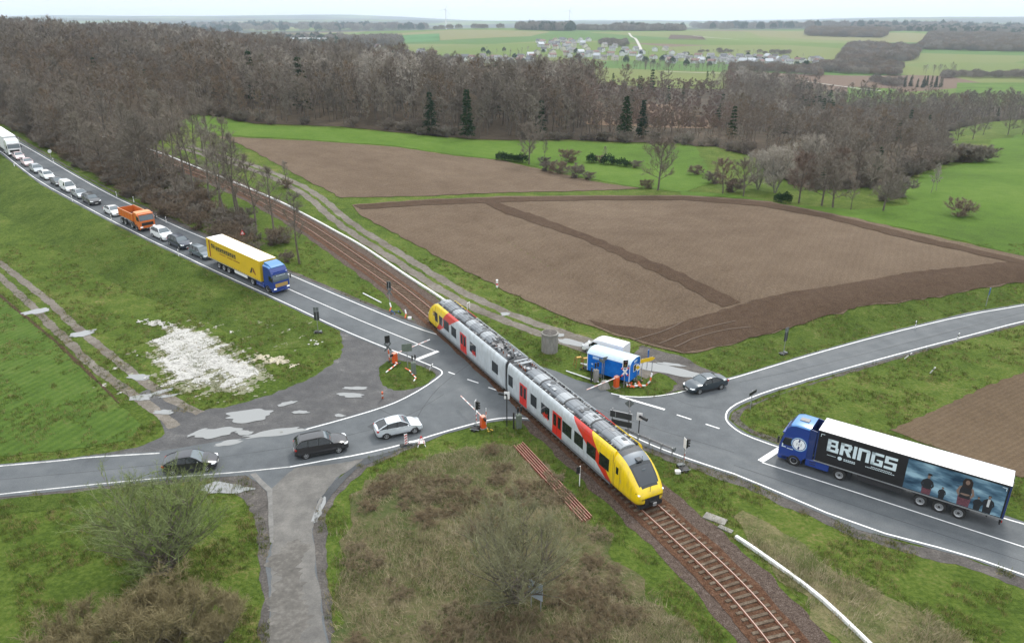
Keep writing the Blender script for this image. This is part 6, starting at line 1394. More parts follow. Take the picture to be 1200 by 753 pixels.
# red and white wrapped poles and warning posts
def striped_pole(P, label, r=.07, name='wrapped_pole', n=4, z=.12):
    pts = [castz(u, v, zz) + Vector((0, 0, float(T(*castz(u, v, zz).xy)))) for u, v, zz in P]; o = empty(name, (pts[0].x, pts[0].y, 0), 0, label, 'pole'); q = MB(); k = 0
    for a, b in zip(pts[:-1], pts[1:]):
        m = max(1, int((b-a).length/.35))
        for i in range(m): q.tube(a.lerp(b, i/m)-o.location, a.lerp(b, (i+1)/m)-o.location, r, M_wht if k % 2 else mat('tape_red', (.62, .12, .04), .5), k=8); k += 1
    me = q.mesh(name); c = link('striped_tube', me, o); return o
striped_pole([(455, 412, 1.6), (457, 424, .25), (466, 427, .2), (452.5, 437.5, .1)], 'red and white wrapped pole bent down on the grass of the island')
striped_pole([(475, 432.5, .2), (480, 435, .15), (484, 440, .12), (487.5, 443.5, .1), (485, 447, .1)], 'crumpled red and white wrapped pole lying below the switch cabinet')
striped_pole([(738, 453, .15), (748, 451.5, .2), (757, 451.5, .3), (762, 446, .9), (764, 437, 1.7)], 'red and white wrapped pole rising to the right on the grass corner', r=.09)
striped_pole([(457, 369, .05), (458.5, 364, .5), (457, 359, 1.0)], 'red and white post by the track, left of the other one', r=.09)
striped_pole([(475, 376, .05), (476, 371, .5), (475, 366, 1.0)], 'red and white post by the track, nearer the train tail', r=.09)
striped_pole([(448.5, 467, .05), (448, 460, 1.0)], 'short red and white post at the edge of the gravel lot', r=.09)
striped_pole([(569.8, 501, .05), (569.5, 478, 2.2)], 'thin red and white rod beside the barrier of the lower left road', r=.03)
def fallen(P, r, m, name, label, cat): 
    pts = [castz(u, v, .12) + Vector((0, 0, float(T(*castz(u, v, .12).xy)))) for u, v in P]; q = MB(); q.path(pts, r, m, 8); return tag(q.build(name), label, cat)
fallen([(663.5, 434.5), (702, 447.5)], .07, M_wht, 'fallen_boom', 'long white pole lying on the grass along the road edge', 'pole')
fallen([(426, 350), (447, 359.5)], .08, M_wht, 'fallen_boom', 'white pole lying on the grass verge left of the crossing', 'pole')
def heap(u, v, s, ms, label, name='wrapped_bundle', n=16, seed=1):
    rh = random.Random(seed); o = empty(name, at3(u, v), 0, label, 'bundle'); q = MB()
    for i in range(n): q.box((rh.uniform(-s, s), rh.uniform(-s*.6, s*.6), rh.uniform(.05, .35*s+.1)), (rh.uniform(.15, .5)*s, rh.uniform(.1, .35)*s, rh.uniform(.06, .25)*s), rh.choice(ms), Matrix.Rotation(rh.uniform(0, 3), 3, 'Z') @ Matrix.Rotation(rh.uniform(-.5, .5), 3, 'X'), taper=.8)
    q.build('cloth', o, 0); return o
heap(743, 452.5, .75, [M_wht, mat('tape_red', (.62, .12, .04), .5), M_or], 'crumpled red and white bundle on the grass corner before the blue trailer', seed=3)
heap(748, 446, .6, [M_wht, mat('old_wood', (.22, .16, .10), .9), M_sgrey], 'pale boards piled behind the red and white bundle', 'board_pile', seed=4)
heap(735, 449, .5, [M_blk, M_wht, M_sgrey], 'black and white equipment next to the barrier housing before the blue trailer', 'equipment_pile', seed=5)
heap(574, 505, .4, [mat('yellow_plastic', (.55, .35, .03), .5), M_blk], 'small yellow and black device beside the portable traffic light', 'small_device', 9, 6)
heap(688, 433, .8, [M_blk, M_sgrey, M_trim], 'black ballast frame lying on grass between concrete shaft and blue trailer', 'ballast_frame', 14, 7)
heap(464, 367, .7, [M_blk, M_trim, M_bl], 'black ballast foot and blue box by the track left of the train', 'ballast_frame', 14, 8)
heap(462, 426.5, .7, [M_blk, M_trim], 'black foot plates around the barrier on the grass island', 'ballast_frame', 10, 9)
o = empty('concrete_block', at3(708, 455), R(20), 'pale wedge-shaped concrete block under the barrier boom near the blue trailer', 'block'); q = MB(); q.box((0, 0, .45), (1.2, .7, .9), M_conc, taper=.45); q.build('wedge', o, 0)
for u, v, lb, s in ((794, 554, 'small white block on the grass below the portable light near the train nose', .35), (480, 373.5, 'small white block on the grass by the rails left of the train', .35)):
    q = MB(); q.box((0, 0, s*.4), (s*1.3, s, s*.8), M_wht, ch=.03); o = q.build('white_block', None, 35, at3(u, v)); tag(o, lb, 'block')
# beacon board and small trestle by the lower left road
o = empty('beacon_board', at3(476, 521.5), R(20), 'white beacon board on a foot plate by the silver hatchback', 'beacon'); q = MB(); q.box((0, 0, .62), (.28, .04, 1.1), M_wht)
for i in range(4): q.box((0, -.025, .25+i*.26), (.27, .012, .09), M_rd, Matrix.Rotation(R(-35), 3, 'Y'))
q.build('board', o, 0); q = MB(); q.box((0, 0, .06), (1.1, .45, .12), M_blk, ch=.02); q.box((.8, .2, .1), (1.0, .3, .1), M_wht); q.build('foot', o, 0)
o = empty('warning_trestle', at3(494, 521.5), R(10), 'small white and red trestle standing on the grass edge behind the hatchback', 'trestle'); q = MB()
for x, y in ((-.35, -.3), (.35, -.3), (-.35, .3), (.35, .3)): bar_striped(q, (x, y, 0), (0, 0, .95), .04, 4, M_wht, M_rd, 6)
q.box((0, 0, .35), (.55, .5, .05), M_wht); q.build('trestle_legs', o, 0)
o = empty('kilometre_marker', at3(582.5, 337.5), 0, 'small white and red marker post at the edge of the big brown field', 'marker'); pole(o, 1.0, .05, M_wht); q = MB(); q.tube((0, 0, .75), (0, 0, 1.25), .16, M_wht, k=12); q.tube((0, 0, .45), (0, 0, .76), .12, M_rd, k=12); q.tube((0, 0, .15), (0, 0, .46), .16, M_wht, k=12); q.build('marker_head', o)
o = empty('short_frame', at3(549, 362), R(60), 'low white tubular frame beside the train roof on the far grass', 'frame'); q = MB(); q.path([(-.3, 0, 0), (-.3, 0, .9), (.3, 0, .9), (.3, 0, 0)], .04, M_wht); q.build('tube', o)
# surveying trestles (yellow) by the blue trailer
for u, v, lb in ((678, 429, 'small yellow trestle, left one of two near the blue trailer'), (686, 430, 'small yellow trestle, right one of two near the blue trailer')):
    o = empty('yellow_trestle', at3(u, v), R(15), lb, 'trestle'); q = MB(); q.box((0, 0, 1.1), (.5, .35, .06), mat('trestle_ochre', (.40, .22, .03), .6))
    q.build('top', o, 0); q = MB()
    for x, y in ((-.4, -.3), (.4, -.3), (-.4, .3), (.4, .3)): q.tube((x*.7, y*.7, 1.12), (x*1.2, y*1.2, 0), .03, mat('trestle_rust', (.32, .12, .04), .7))
    q.build('trestle_legs', o)
# guard rail
a, b = castz(748, 516, 0), castz(789, 533, 0); o = empty('guard_rail', (a.x, a.y, 0), 0, 'grey steel guard rail between the railway and the road, right of the train', 'guard rail'); d = (b-a).xy; L = d.length; rz = math.atan2(d.y, d.x); o.rotation_euler.z = rz
q = MB(); prof = [(0, .42), (.06, .47), (.0, .55), (.0, .60), (.06, .68), (0, .73)]
q.loft([[(x, y, z) for y, z in prof] + [(x, y-.02, z) for y, z in prof[::-1]] for x in (-1.5, L)], M_gal, caps=True); q.build('beam', o, 0)
for x in (0, L*.33, L*.66, L-.1): pole(o, .7, .06, M_gal, x=x, y=-.06, name='post')
q = MB(); q.tube((L, 0, .58), (L+.1, 0, .58), .22, M_sgrey, k=16); q.build('end_cap', o)
# stack of old rails
a, b = castz(607, 520, .1), castz(687.5, 607.5, .1); o = empty('stack_of_rails', (a.x, a.y, 0), math.atan2(b.y-a.y, b.x-a.x), 'bundle of long rusty rails lying on the dry grass', 'rails'); L = (b-a).xy.length
M_rr = mat('stacked_rail_rust', (.20, .060, .035), .8, var=.3, vscale=2); M_rh = mat('stacked_rail_head', (.42, .24, .19), .5)
for i in range(5):
    q = MB(); y = (i-2)*.23; x0 = _rng.uniform(-.3, .3)
    q.box((L/2+x0, y, .04), (L, .14, .03), M_rr); q.box((L/2+x0, y, .11), (L, .03, .13), M_rr); q.box((L/2+x0, y, .19), (L, .075, .04), M_rr); q.box((L/2+x0, y, .212), (L, .03, .006), M_rh); q.build('rail', o, 0)
# white cable trough beside the track, far and near stretch
M_tro = mat('trough_white', (.66, .66, .63), .6, var=.12, vscale=.8)
def trough(P, label, w=.34, h=.3):
    c = smooth_poly(px(P), 1, False); c = resample(c, 1.5); pl, pr = offset_poly(c, w/2), offset_poly(c, -w/2); rings = []
    for (x, y), l, r in zip(c, pl, pr):
        z = float(T(x, y)); rings.append([(l[0], l[1], z-.02), (l[0], l[1], z+h), (r[0], r[1], z+h), (r[0], r[1], z-.02)])
    o = empty('cable_trough', (0, 0, 0), 0, label, 'cable trough'); q = MB(); q.loft(rings, M_tro); q.build('channel', o, 0)
    rings = []; pl, pr = offset_poly(c, w*.42), offset_poly(c, -w*.42)
    for (x, y), l, r in zip(c, pl, pr): z = float(T(x, y)); rings.append([(l[0], l[1], z+h), (l[0], l[1], z+h+.04), (r[0], r[1], z+h+.04), (r[0], r[1], z+h)])
    q = MB(); q.loft(rings, M_tro); q.build('cover', o, 0); return o
trough([(60, 143), (83, 151), (107, 158), (133, 164), (187, 179), (233, 198), (283, 218), (333, 239), (357, 252), (376, 262), (394, 272), (420, 286), (443, 301), (480, 326), (513, 347), (545, 370)], 'long white cable trough running beside the railway to the tail of the train', w=.30, h=.22)
trough([(862, 630), (885, 645), (910, 663), (938, 683), (967, 706), (1017, 754), (1045, 782)], 'white cable trough running down the bank right of the railway, in the foreground', w=.26, h=.22)
q = MB(); q.box((0, 0, .06), (1.7, .8, .1), M_conc, ch=.02); tag(q.build('concrete_slab', None, 35, at3(838, 608), (0, 0, R(-35))), 'flat pale concrete slab on the grass at the head of the foreground cable trough', 'slab')
q = MB(); q.box((0, 0, .06), (1.1, .4, .1), M_conc, ch=.02); tag(q.build('concrete_slab', None, 35, at3(850, 620), (0, 0, R(-42))), 'small narrow concrete slab between the larger slab and the cable trough', 'slab')
# concrete shaft
o = empty('concrete_shaft', at3(644, 411), 0, 'round weathered concrete shaft standing on the grass behind the train', 'concrete shaft')
q = MB(); q.loft([[(r*math.cos(2*math.pi*i/32), r*math.sin(2*math.pi*i/32), z) for i in range(32)] for r, z in ((.96, -.1), (.95, .0), (.95, 2.05), (1.0, 2.1), (1.0, 2.3), (.95, 2.33))], M_conc); q.build('shaft_wall', o, 40)
q = MB(); q.tube((0, 0, 2.30), (0, 0, 2.38), .82, M_gverge, k=28); q.build('lid', o, 40)
# blue site trailer and the white vans behind it
rz = heading((701, 436), (738, 447)) ; p = at3(718, 441)
o = empty('site_trailer', p, rz, 'blue site trailer with a white rounded roof parked beyond the crossing', 'trailer')
M_sb = noisy('trailer_blue_sheet', [(0, (.006, .10, .42)), (.5, (.010, .14, .52)), (1, (.02, .18, .58))], [(.8, 1, 3), (5, .5, 4)], rough=.45)
Lb, Wb, z0, z1 = 5.0, 1.15, .55, 2.45
q = MB(); prof = [(Wb, z0), (Wb, z1), (Wb*.8, z1+.27), (Wb*.4, z1+.40), (0, z1+.44), (-Wb*.4, z1+.40), (-Wb*.8, z1+.27), (-Wb, z1), (-Wb, z0)]
q.loft([[(x, y, z) for y, z in prof] for x in (-Lb/2, Lb/2)], M_sb); q.build('trailer_body', o, 20)
q = MB(); pr = prof[1:8]; q.loft([[(x, y*1.03, z+.03) for y, z in pr] + [(x, y*1.01, z) for y, z in pr[::-1]] for x in (-Lb/2-.08, 0, Lb/2+.08)], mat('trailer_roof_pale_blue', (.42, .52, .60), .5, var=.12)); q.build('roof', o, 40)
for s in (1, -1):
    q = MB(); q.box((Lb/2+.012, 0, 1.75), (.02, .62, .8), M_wht); q.box((Lb/2+.024, 0, 1.75), (.01, .5, .68), M_glass); q.build('window', o, 0) if s > 0 else None
q = MB()
for s in (1, -1):
    for x in (-Lb/2, Lb/2): q.box((x, s*(Wb+.01), 1.5), (.06, .05, 1.9), M_wht)
q.build('corner_trim', o, 0)
q = MB(); q.box((-1.5, -Wb-.006, 2.2), (.75, .01, .3), mat('emblem_pale', (.35, .5, .7), .5)); q.box((-1.9, -Wb-.006, 1.4), (.22, .01, .18), MATS['emblem_pale']); q.box((Lb/2+.012, .1, 2.48), (.01, .7, .26), MATS['emblem_pale']); q.build('faded_marking', o, 0)
for x in (-.9, .9):
    for s in (1, -1): add_wheel(o, x, s*(Wb-.14), .34, .2)
q = MB(); q.tube((-Lb/2, 0, .6), (-Lb/2-1.5, 0, .45), .05, M_wht); q.tube((-Lb/2, .4, .6), (-Lb/2-1.4, .02, .46), .035, M_wht); q.tube((-Lb/2, -.4, .6), (-Lb/2-1.4, -.02, .46), .035, M_wht); q.tube((-Lb/2-1.2, 0, 0), (-Lb/2-1.2, 0, .6), .05, M_gal); q.build('drawbar', o)
def big_van(p, rz, label, L=5.6):
    """high-roofed panel van: +x is its nose"""
    o = empty('panel_van', p, rz, label, 'van'); W = 1.0; st = [(L/2, .72, .35, .85), (L/2-.1, .88, .3, 1.0), (L/2-.75, .97, .3, 1.22), (L/2-1.0, .98, .3, 1.45), (L/2-1.55, 1.0, .3, 2.15), (L/2-2.0, 1.0, .3, 2.42), (L/2-2.4, 1.0, .3, 2.48), (0, 1.0, .3, 2.5), (-L/2+.1, 1.0, .3, 2.48), (-L/2, .96, .35, 2.42)]
    q = MB(); q.loft([[(x, w*y, a+(b-a)*z) for y, z in ((.9, 0), (1, .1), (1, .55), (.96, .8), (.88, .95), (.6, 1), (0, 1.01), (-.6, 1), (-.88, .95), (-.96, .8), (-1, .55), (-1, .1), (-.9, 0))] for x, w, a, b in st], W_)
    q.build('body', o, 40)
    q = MB(); q.loft([[(L/2-1.02, y, 1.50), (L/2-1.53, y*.93, 2.12)] for y in (.88, .4, 0, -.4, -.88)], M_wind, caps=False, closed=False); b = q.build('windscreen', o); b.location = (.035, 0, .03)
    for s in (1, -1):
        q = MB(); q.face([(L/2-1.15, s*1.0, 1.38), (L/2-1.6, s*.985, 1.98), (L/2-2.2, s*.985, 1.98), (L/2-2.25, s*1.004, 1.36)], M_glass); q.build('side_window', o, 0)
        q = MB(); q.box((L/2-.12, s*.72, .92), (.16, .3, .26), M_hloff, ch=.02); q.build('headlight', o)
        q = MB(); q.box((L/2-1.25, s*1.12, 1.45), (.1, .18, .32), M_blk, ch=.02); q.build('wing_mirror', o)
        for x in (L/2-.95, -L/2+1.1): add_wheel(o, x, s*.92, .34, .22)
    q = MB(); q.box((L/2-.02, 0, .55), (.14, 1.5, .4), M_trim, ch=.03); q.box((L/2-.0, 0, .9), (.06, .8, .16), M_blk); q.build('bumper', o); return o
vp = big_van(at3(709, 415), rz + math.pi, 'white panel van parked behind the blue site trailer, its dark nose showing'); vp.scale = (.95, .95, .80)
# ------------------------------------------------------------------ single trees, shrubs, scrub
TM['willowbush'] = tree_meshes('willowbush', 101, 6.6, 3.6, .12, 120, 6, 4, 4, .014, .55, .9, stems=11, spread=.55, tm=twig_mat('olive_twigs', [(.16, .165, .085), (.19, .185, .11)]), tr=.20)
TM['leafbush'] = tree_meshes('leafbush', 102, 7.0, 4.4, .06, 150, 6, 5, 4, .020, .42, .8, stems=11, spread=.6, tm=twig_mat('leafing_twigs', [(.15, .19, .075), (.18, .21, .09)]), tr=.22)
TM['brownbush'] = tree_meshes('brownbush', 103, 4.4, 1.8, .04, 170, 6, 5, 4, .022, .55, 1.6, stems=40, spread=.85, tm=twig_mat('dense_brown_twigs', [(.25, .215, .12), (.21, .175, .095)]), tr=.14)
def tp(u, v): return at(u, v)
G1 = 'bare trees between the main road and the railway'
def T1(key, u, v, s, label, group=None, name='bare_tree', sz=None):
    x, y = at(u, v); return tree(key, x, y, s*(1.12 if group == G1 else 1), name, label, 'tree' if 'tree' in name else 'shrub', group, sz=sz)
for i, (u, v, s) in enumerate([(351, 309, .78), (322, 283, .85), (300, 272, .9), (282, 262, .95), (265, 262, .9), (278, 251, 1.0), (258, 247, .95), (246, 240, 1.0), (215, 211, 1.15), (193, 201, 1.1), (185, 189, 1.1), (238, 181, 1.0), (250, 188, .95), (262, 206, .85), (160, 214, 1.1), (107, 175, 1.2), (92, 190, 1.2), (228, 229, .95), (205, 226, 1.05), (178, 219, 1.0), (232, 196, .9)]):
    T1('roadside%d' % (i % 3), u, v, s, 'slender bare tree in the strip between the main road and the railway', G1)
BELT = px([(-60, 128), (0, 143), (60, 177), (110, 206), (160, 235), (215, 264), (262, 285), (300, 300), (335, 312), (345, 296), (318, 276), (275, 250), (232, 224), (196, 204), (160, 187), (120, 168), (60, 140), (0, 120)])
BELT2 = px([(-60, 120), (0, 140), (60, 174), (110, 203), (160, 230), (205, 254), (225, 240), (196, 206), (150, 180), (110, 164), (60, 140), (0, 112)])
def grid_in(P, step, jit=.45):
    xs = [p[0] for p in P]; ys = [p[1] for p in P]; X, Y = np.meshgrid(np.arange(min(xs), max(xs), step), np.arange(min(ys), max(ys), step)); X = X.ravel()+rn.uniform(-jit, jit, X.size)*step; Y = Y.ravel()+rn.uniform(-jit, jit, Y.size)*step
    k = inside(X, Y, P); return list(zip(X[k].tolist(), Y[k].tolist()))
for i, (x, y) in enumerate(grid_in(BELT2, 7.0)):
    k = ['roadside0', 'round0', 'wood0', 'roadside1', 'round1', 'brownwood0', 'roadside2'][i % 7]; tree(k, x, y, _rng.uniform(.7, 1.0)*(.95 if k[:2] == 'ro' else .66), label='bare tree in the dense strip along the far left road and railway', group='dense bare trees along the far left road')
pts = []
for x, y in grid_in(BELT, 1.7):
    if x > -75 and _rng.random() < .5: continue
    pts.append((x, y, float(T(x, y))-.1, _rng.uniform(.35, .8), _rng.uniform(0, 6.28), 1.0))
scatter('undergrowth', 'bush0', pts[::2], 'tangled grey-brown undergrowth between the main road and the railway'); scatter('undergrowth', 'bush1', pts[1::2], 'reddish-brown bramble undergrowth between the main road and the railway')
# edge shrubs in front of the wood
pts = []
for i in range(len(EDGE)-1):
    a, b = EDGE[i], EDGE[i+1]; l = math.hypot(b[0]-a[0], b[1]-a[1]); k = int(l/1.8)
    for j in range(k):
        if math.sin(i*2.7+j*.13)+_rng.uniform(-1, 1) < 0: continue
        t = j/k; x = a[0]+(b[0]-a[0])*t+_rng.uniform(-2, 2); y = a[1]+(b[1]-a[1])*t+_rng.uniform(-.5, 5); pts.append((x, y, float(T(x, y))-.1, _rng.uniform(.5, 1.1), _rng.uniform(0, 6.28), 1.0))
scatter('undergrowth', 'bush0', pts, 'low grey shrubs along the foot of the distant wood')
# single trees and hedges on the meadows
def topscale(u, vb, vt, h):
    x, y = at(u, vb); d = math.hypot(y, CAMH); return (vb-vt)/(F/d*math.cos(math.atan2(CAMH, y)-0)*.98)/h
for key, u, vb, vt, lb in [('round0', 620, 193, 149, 'bare orange-tinged tree at the tip of the upper brown field'), ('round1', 771, 223, 168, 'large round bare tree alone on the meadow behind the big brown field'),
    ('roadside0', 638, 188, 165, 'thin bare tree on the meadow right of the orange-tinged tree'), ('roadside1', 710, 190, 172, 'thin bare sapling among the dark bushes on the far meadow'),
    ('roundb', 847, 227, 190, 'reddish-brown tree, left one of the pair behind the big brown field'), ('round2', 871, 230, 192, 'grey tree, right one of the pair behind the big brown field'),
    ('roundb', 936, 238, 184, 'bare tree with rusty foot shrubs at the valley edge, left of two leaning trees'), ('willow', 908, 226, 172, 'pale many-stemmed willow clump at the valley edge behind the brown field'), ('willow', 888, 222, 178, 'smaller pale willow clump left of the big willow at the valley edge'),
    ('round0', 963, 241, 186, 'dark round bare tree in front of the valley wood, left of centre of three'), ('round2', 976, 243, 192, 'dark bare tree with leaning trunk right beside the dark round tree'), ('roadside2', 997, 246, 212, 'small thin bare tree between the dark trees and the rounded right one'),
    ('round1', 1035, 247, 200, 'rounded bare tree standing on the green slope right of the valley wood'), ('birch0', 1091, 226, 192, 'pale upright birch clump on the edge of the right meadow'), ('birch0', 1097, 224, 196, 'second birch of the pale clump on the edge of the right meadow'),
    ('round0', 1122, 165, 146, 'bare tree, leftmost of the row at the top of the right meadow'), ('round1', 1140, 163, 140, 'bare tree second from left at the top of the right meadow'), ('round2', 1152, 158, 138, 'round bare tree at the top of the right meadow beside small sheds'), ('round0', 1181, 158, 132, 'large bare tree near the right edge at the top of the meadow'), ('round1', 1198, 158, 134, 'bare tree cut by the right picture edge above the meadow'),
    ('roadside0', 338, 223, 190, 'small bare tree beside the farm track below the upper brown field'), ('willow', 950, 205, 160, 'broad pale bare tree rising in the valley wood'), ('round1', 1003, 214, 168, 'broad grey bare tree in the front of the valley wood'), ('roundb', 985, 218, 178, 'reddish bare tree in the front of the valley wood'), ('round0', 1020, 222, 184, 'grey bare tree above the small thin tree at the valley wood')]:
    hh = {'roa': 13, 'rou': 12, 'wil': 13, 'bir': 17}[key[:3]]; hh = 10 if key == 'roundb' else hh
    T1(key, u, vb, topscale(u, vb, vt, hh), lb)
for u, v, s in [(587, 188, .8), (593, 188.5, .75), (600, 189, .7), (607, 190, .7), (612, 190.5, .85), (693, 191, .9), (712, 193, 1.0), (720, 193.5, .6), (729, 195, .8), (736, 196, .6), (920, 238, .8), (912, 236, .6), (855, 222, .5)]: T1('evergreen', u, v, s, 'low dark evergreen bush in the hedge on the far meadow', 'dark evergreen bushes on the far meadow', 'evergreen_bush')
for u, v, s in [(665, 190, 1.0), (638, 193, .6), (642, 201, .8), (655, 204, .9), (674, 208, .9), (690, 211, .6), (757, 221, .6), (703, 191, .6), (746, 197, .6), (815, 205, .7), (834, 215, .8), (860, 225, .9), (1110, 189, 1.3), (1118, 189, 1.4), (1127, 190, 1.2), (1136, 190, 1.5), (1146, 190, 1.3), (1154, 189, 1.2), (1100, 192, 1.2), (1092, 196, 1.1), (1125, 253, .9), (1078, 202, 1.3), (1066, 207, 1.2), (335, 220, .5), (1040, 236, 1.0), (1052, 230, 1.2)]:
    T1('bush%d' % (int(u) % 2), u, v, s, 'small bare brown shrub in the scattered hedges around the far meadows', 'bare shrubs around the far meadows', 'bare_shrub')
for u, vb, s, k, lb in [(537, 118, 1.15, 'pine0', 'dark green pine standing out of the bare wood, left one'), (579, 112, 1.2, 'pine0', 'dark green pine in the bare wood, tallest of the middle pair'), (590, 111, 1.0, 'pine0', 'smaller dark pine right beside the tallest pine'), (732, 164, .9, 'conifer0', 'narrow dark fir at the foot of the scrubby clearing'), (752, 162, .85, 'conifer1', 'greenish fir right of the narrow dark fir at the clearing'), (548, 163, 1.0, 'conifer1', 'dark conifer at the wood edge above the upper brown field'), (505, 158, .8, 'conifer0', 'dark ivy-green conifer at the wood edge, left of the other conifer')]: T1(k, u, vb, s, lb, name='conifer_tree')
# foreground shrubs
T1('willowbush', 607, 706, 1.0, 'large many-stemmed olive-grey bare shrub in the middle of the dry scrub', name='large_shrub')
T1('leafbush', 196, 672, 1.0, 'large shrub with fresh green buds in the lower left foreground', name='large_shrub')
x, y = at(195, 757); tree('brownbush', x, y-.5, 1.12, 'large_shrub', 'dense brown twiggy bush at the bottom left edge of the picture', 'shrub'); x, y = at(120, 757); tree('brownbush', x, y-2.2, .95, 'large_shrub', 'dense brown bush cut by the lower left picture edge', 'shrub', rz=1.0)
x, y = at(262, 740); tree('brownbush', x, y-1, .8, 'large_shrub', 'dense brown bush close to the left verge of the country lane', 'shrub', rz=2.2)
# dry scrub area
SCR = px([(403, 625), (412, 590), (432, 565), (470, 545), (520, 530), (560, 524), (600, 524), (632, 540), (668, 585), (700, 620), (760, 690), (830, 760), (860, 810), (400, 810), (392, 730), (400, 680)])
M_scrub = noisy('dry_scrub_ground', [(0, (.045, .070, .020)), (.3, (.080, .095, .035)), (.5, (.115, .108, .052)), (.75, (.155, .128, .075)), (1, (.26, .22, .15))], [(.15, 1.2, 4), (.7, .9, 5), (3, 1, 6)], bump=1, bscale=2.5, bdist=.4)
struct(sheet('scrub_ground', SCR, .03, M_scrub, 1.5, .8, .8))
DRY2 = px([(860, 590), (900, 610), (960, 655), (1020, 690), (1090, 720), (1150, 770), (1000, 770), (930, 690), (880, 640)])
struct(sheet('dry_grass_bank', DRY2, .028, noisy('dry_bank_grass', [(0, (.06, .08, .025)), (.35, (.11, .12, .045)), (.7, (.20, .175, .09)), (1, (.32, .27, .17))], [(.2, 1, 4), (1, 1, 5), (5, .8, 5)], bump=1, bscale=2.5, bdist=.4), 1.2, .7, .8))
# strands and tufts
def blades_mesh(name, n, h, w, spread, lean, m, seed, ang=None):
    r = np.random.default_rng(seed); a = r.uniform(0, 2*np.pi, n) if ang is None else r.normal(ang, .5, n); x = r.normal(0, spread, n); y = r.normal(0, spread, n); L = r.uniform(.5, 1.2, n)*h; le = r.uniform(.3, 1, n)*lean
    dx, dy = np.cos(a)*le*L, np.sin(a)*le*L; sxx, syy = -np.sin(a)*w, np.cos(a)*w; V = np.zeros((n, 3, 3)); V[:, 0] = np.column_stack([x-sxx, y-syy, np.zeros(n)-.02]); V[:, 1] = np.column_stack([x+sxx, y+syy, np.zeros(n)-.02]); V[:, 2] = np.column_stack([x+dx, y+dy, L*np.sqrt(np.clip(1-le**2, .05, 1))])
    return mesh_from(name, V.reshape(-1, 3), np.arange(3*n).reshape(-1, 3), [m])
M_gt = twig_mat('grass_blades', [(.046, .072, .014), (.080, .108, .022), (.115, .135, .034), (.18, .160, .06), (.26, .21, .10)])
M_st = twig_mat('straw_blades', [(.26, .215, .125), (.19, .155, .09), (.33, .28, .18), (.14, .125, .065), (.11, .13, .045), (.09, .115, .035)])
def scatter_mesh(name, me, pts, label):
    TM['_'+me.name] = (me, me); proto = bpy.data.objects.new('proto_'+me.name, me)
    global joined
    old = joined; joined = lambda n, k: me
    o = scatter(name, me.name, pts, label); joined = old; return o
ROADW = px(ROAD); LOTW = px([(396, 386), (470, 412), (520, 434), (498, 456), (400, 494), (250, 521), (100, 540), (160, 524), (194, 500), (187, 486), (233, 482), (317, 462), (397, 421), (402, 405)]); ISL = px([(447, 427), (475, 423), (508, 434), (511, 440), (484, 455), (462, 457), (444, 440)])
XC = [px([(412, 240), (700, 229), (1200, 301), (1400, 343), (1400, 318), (1200, 331), (1017, 359), (867, 401), (800, 415), (753, 403), (707, 388), (533, 311)]), px([(1042, 503), (1153, 453), (1330, 385), (1330, 540), (1195, 560)]), px([(736, 424), (752, 405), (822, 430), (850, 441), (800, 457), (768, 435)]), px([(293, 556), (316, 640), (316, 800), (395, 800), (372, 640), (372, 590), (392, 563)])]
TRP = offset_poly(TR[::3], 2.9) + offset_poly(TR[::3], -3.2)[::-1]
FTP = offset_poly(fr, 1.9) + offset_poly(fr, -1.9)[::-1]
rg = np.random.default_rng(21); N_ = 90000; YY = 30 + 85*rg.random(N_)**1.25; XX = rg.uniform(-1, 1, N_)*(.78*YY+3)
k = ~inside(XX, YY, ROADW) & ~(inside(XX, YY, LOTW) & ~inside(XX, YY, ISL)) & ~inside(XX, YY, TRP) & ~inside(XX, YY, FTP)
for P in XC: k &= ~inside(XX, YY, P)
isc = inside(XX, YY, SCR) | inside(XX, YY, DRY2); clump = vnoise(XX, YY, 3.1) + .6*vnoise(YY, XX, 1.1) > -.15
k &= ((isc & (vnoise(XX+7, YY, 4.1)+.5*vnoise(YY, XX, 1.3)+rg.normal(0, .5, N_) > -.1)) | (~isc & clump & (rg.random(N_) < .62)))
XX, YY, isc = XX[k], YY[k], isc[k]; ZZ = T(XX, YY)
vs = [blades_mesh('tuft_a', 16, .26, .018, .16, .75, M_gt, 1), blades_mesh('tuft_b', 14, .34, .016, .14, .8, M_gt, 2)]; ss = [blades_mesh('straw_a', 14, .55, .014, .22, .97, M_st, 3, .4), blades_mesh('straw_b', 13, .48, .014, .25, .98, M_st, 4, 2.6)]
for q_, me in enumerate(vs):
    m_ = (~isc) & (np.arange(len(XX)) % 2 == q_); scatter_mesh('grass', me, [(x, y, z, s, r, 1.) for x, y, z, s, r in zip(XX[m_].tolist(), YY[m_].tolist(), ZZ[m_].tolist(), rg.uniform(.5, 1.2, m_.sum()).tolist(), rg.uniform(0, 6.28, m_.sum()).tolist())], 'rough grass tufts on the verges and meadows around the crossing')
flow = lambda x, y: 1.3*vnoise(x, y, 9)
for q_, me in enumerate(ss):
    m_ = isc & (np.arange(len(XX)) % 2 == q_); x_, y_ = XX[m_], YY[m_]; scatter_mesh('dry_grass', me, [(x, y, z, s, r, 1.) for x, y, z, s, r in zip(x_.tolist(), y_.tolist(), ZZ[m_].tolist(), rg.uniform(.6, 1.5, m_.sum()).tolist(), (flow(x_, y_)+rg.normal(0, .4, m_.sum())).tolist())], 'flattened dry grass and bramble stalks in the foreground scrub')
pts = [(x, y, float(T(x, y))-.05, _rng.uniform(.14, .34), _rng.uniform(0, 6.28), .6) for x, y in grid_in(SCR, 1.25) if vnoise(np.array(x), np.array(y), 5) + _rng.gauss(0, .35) > .05]
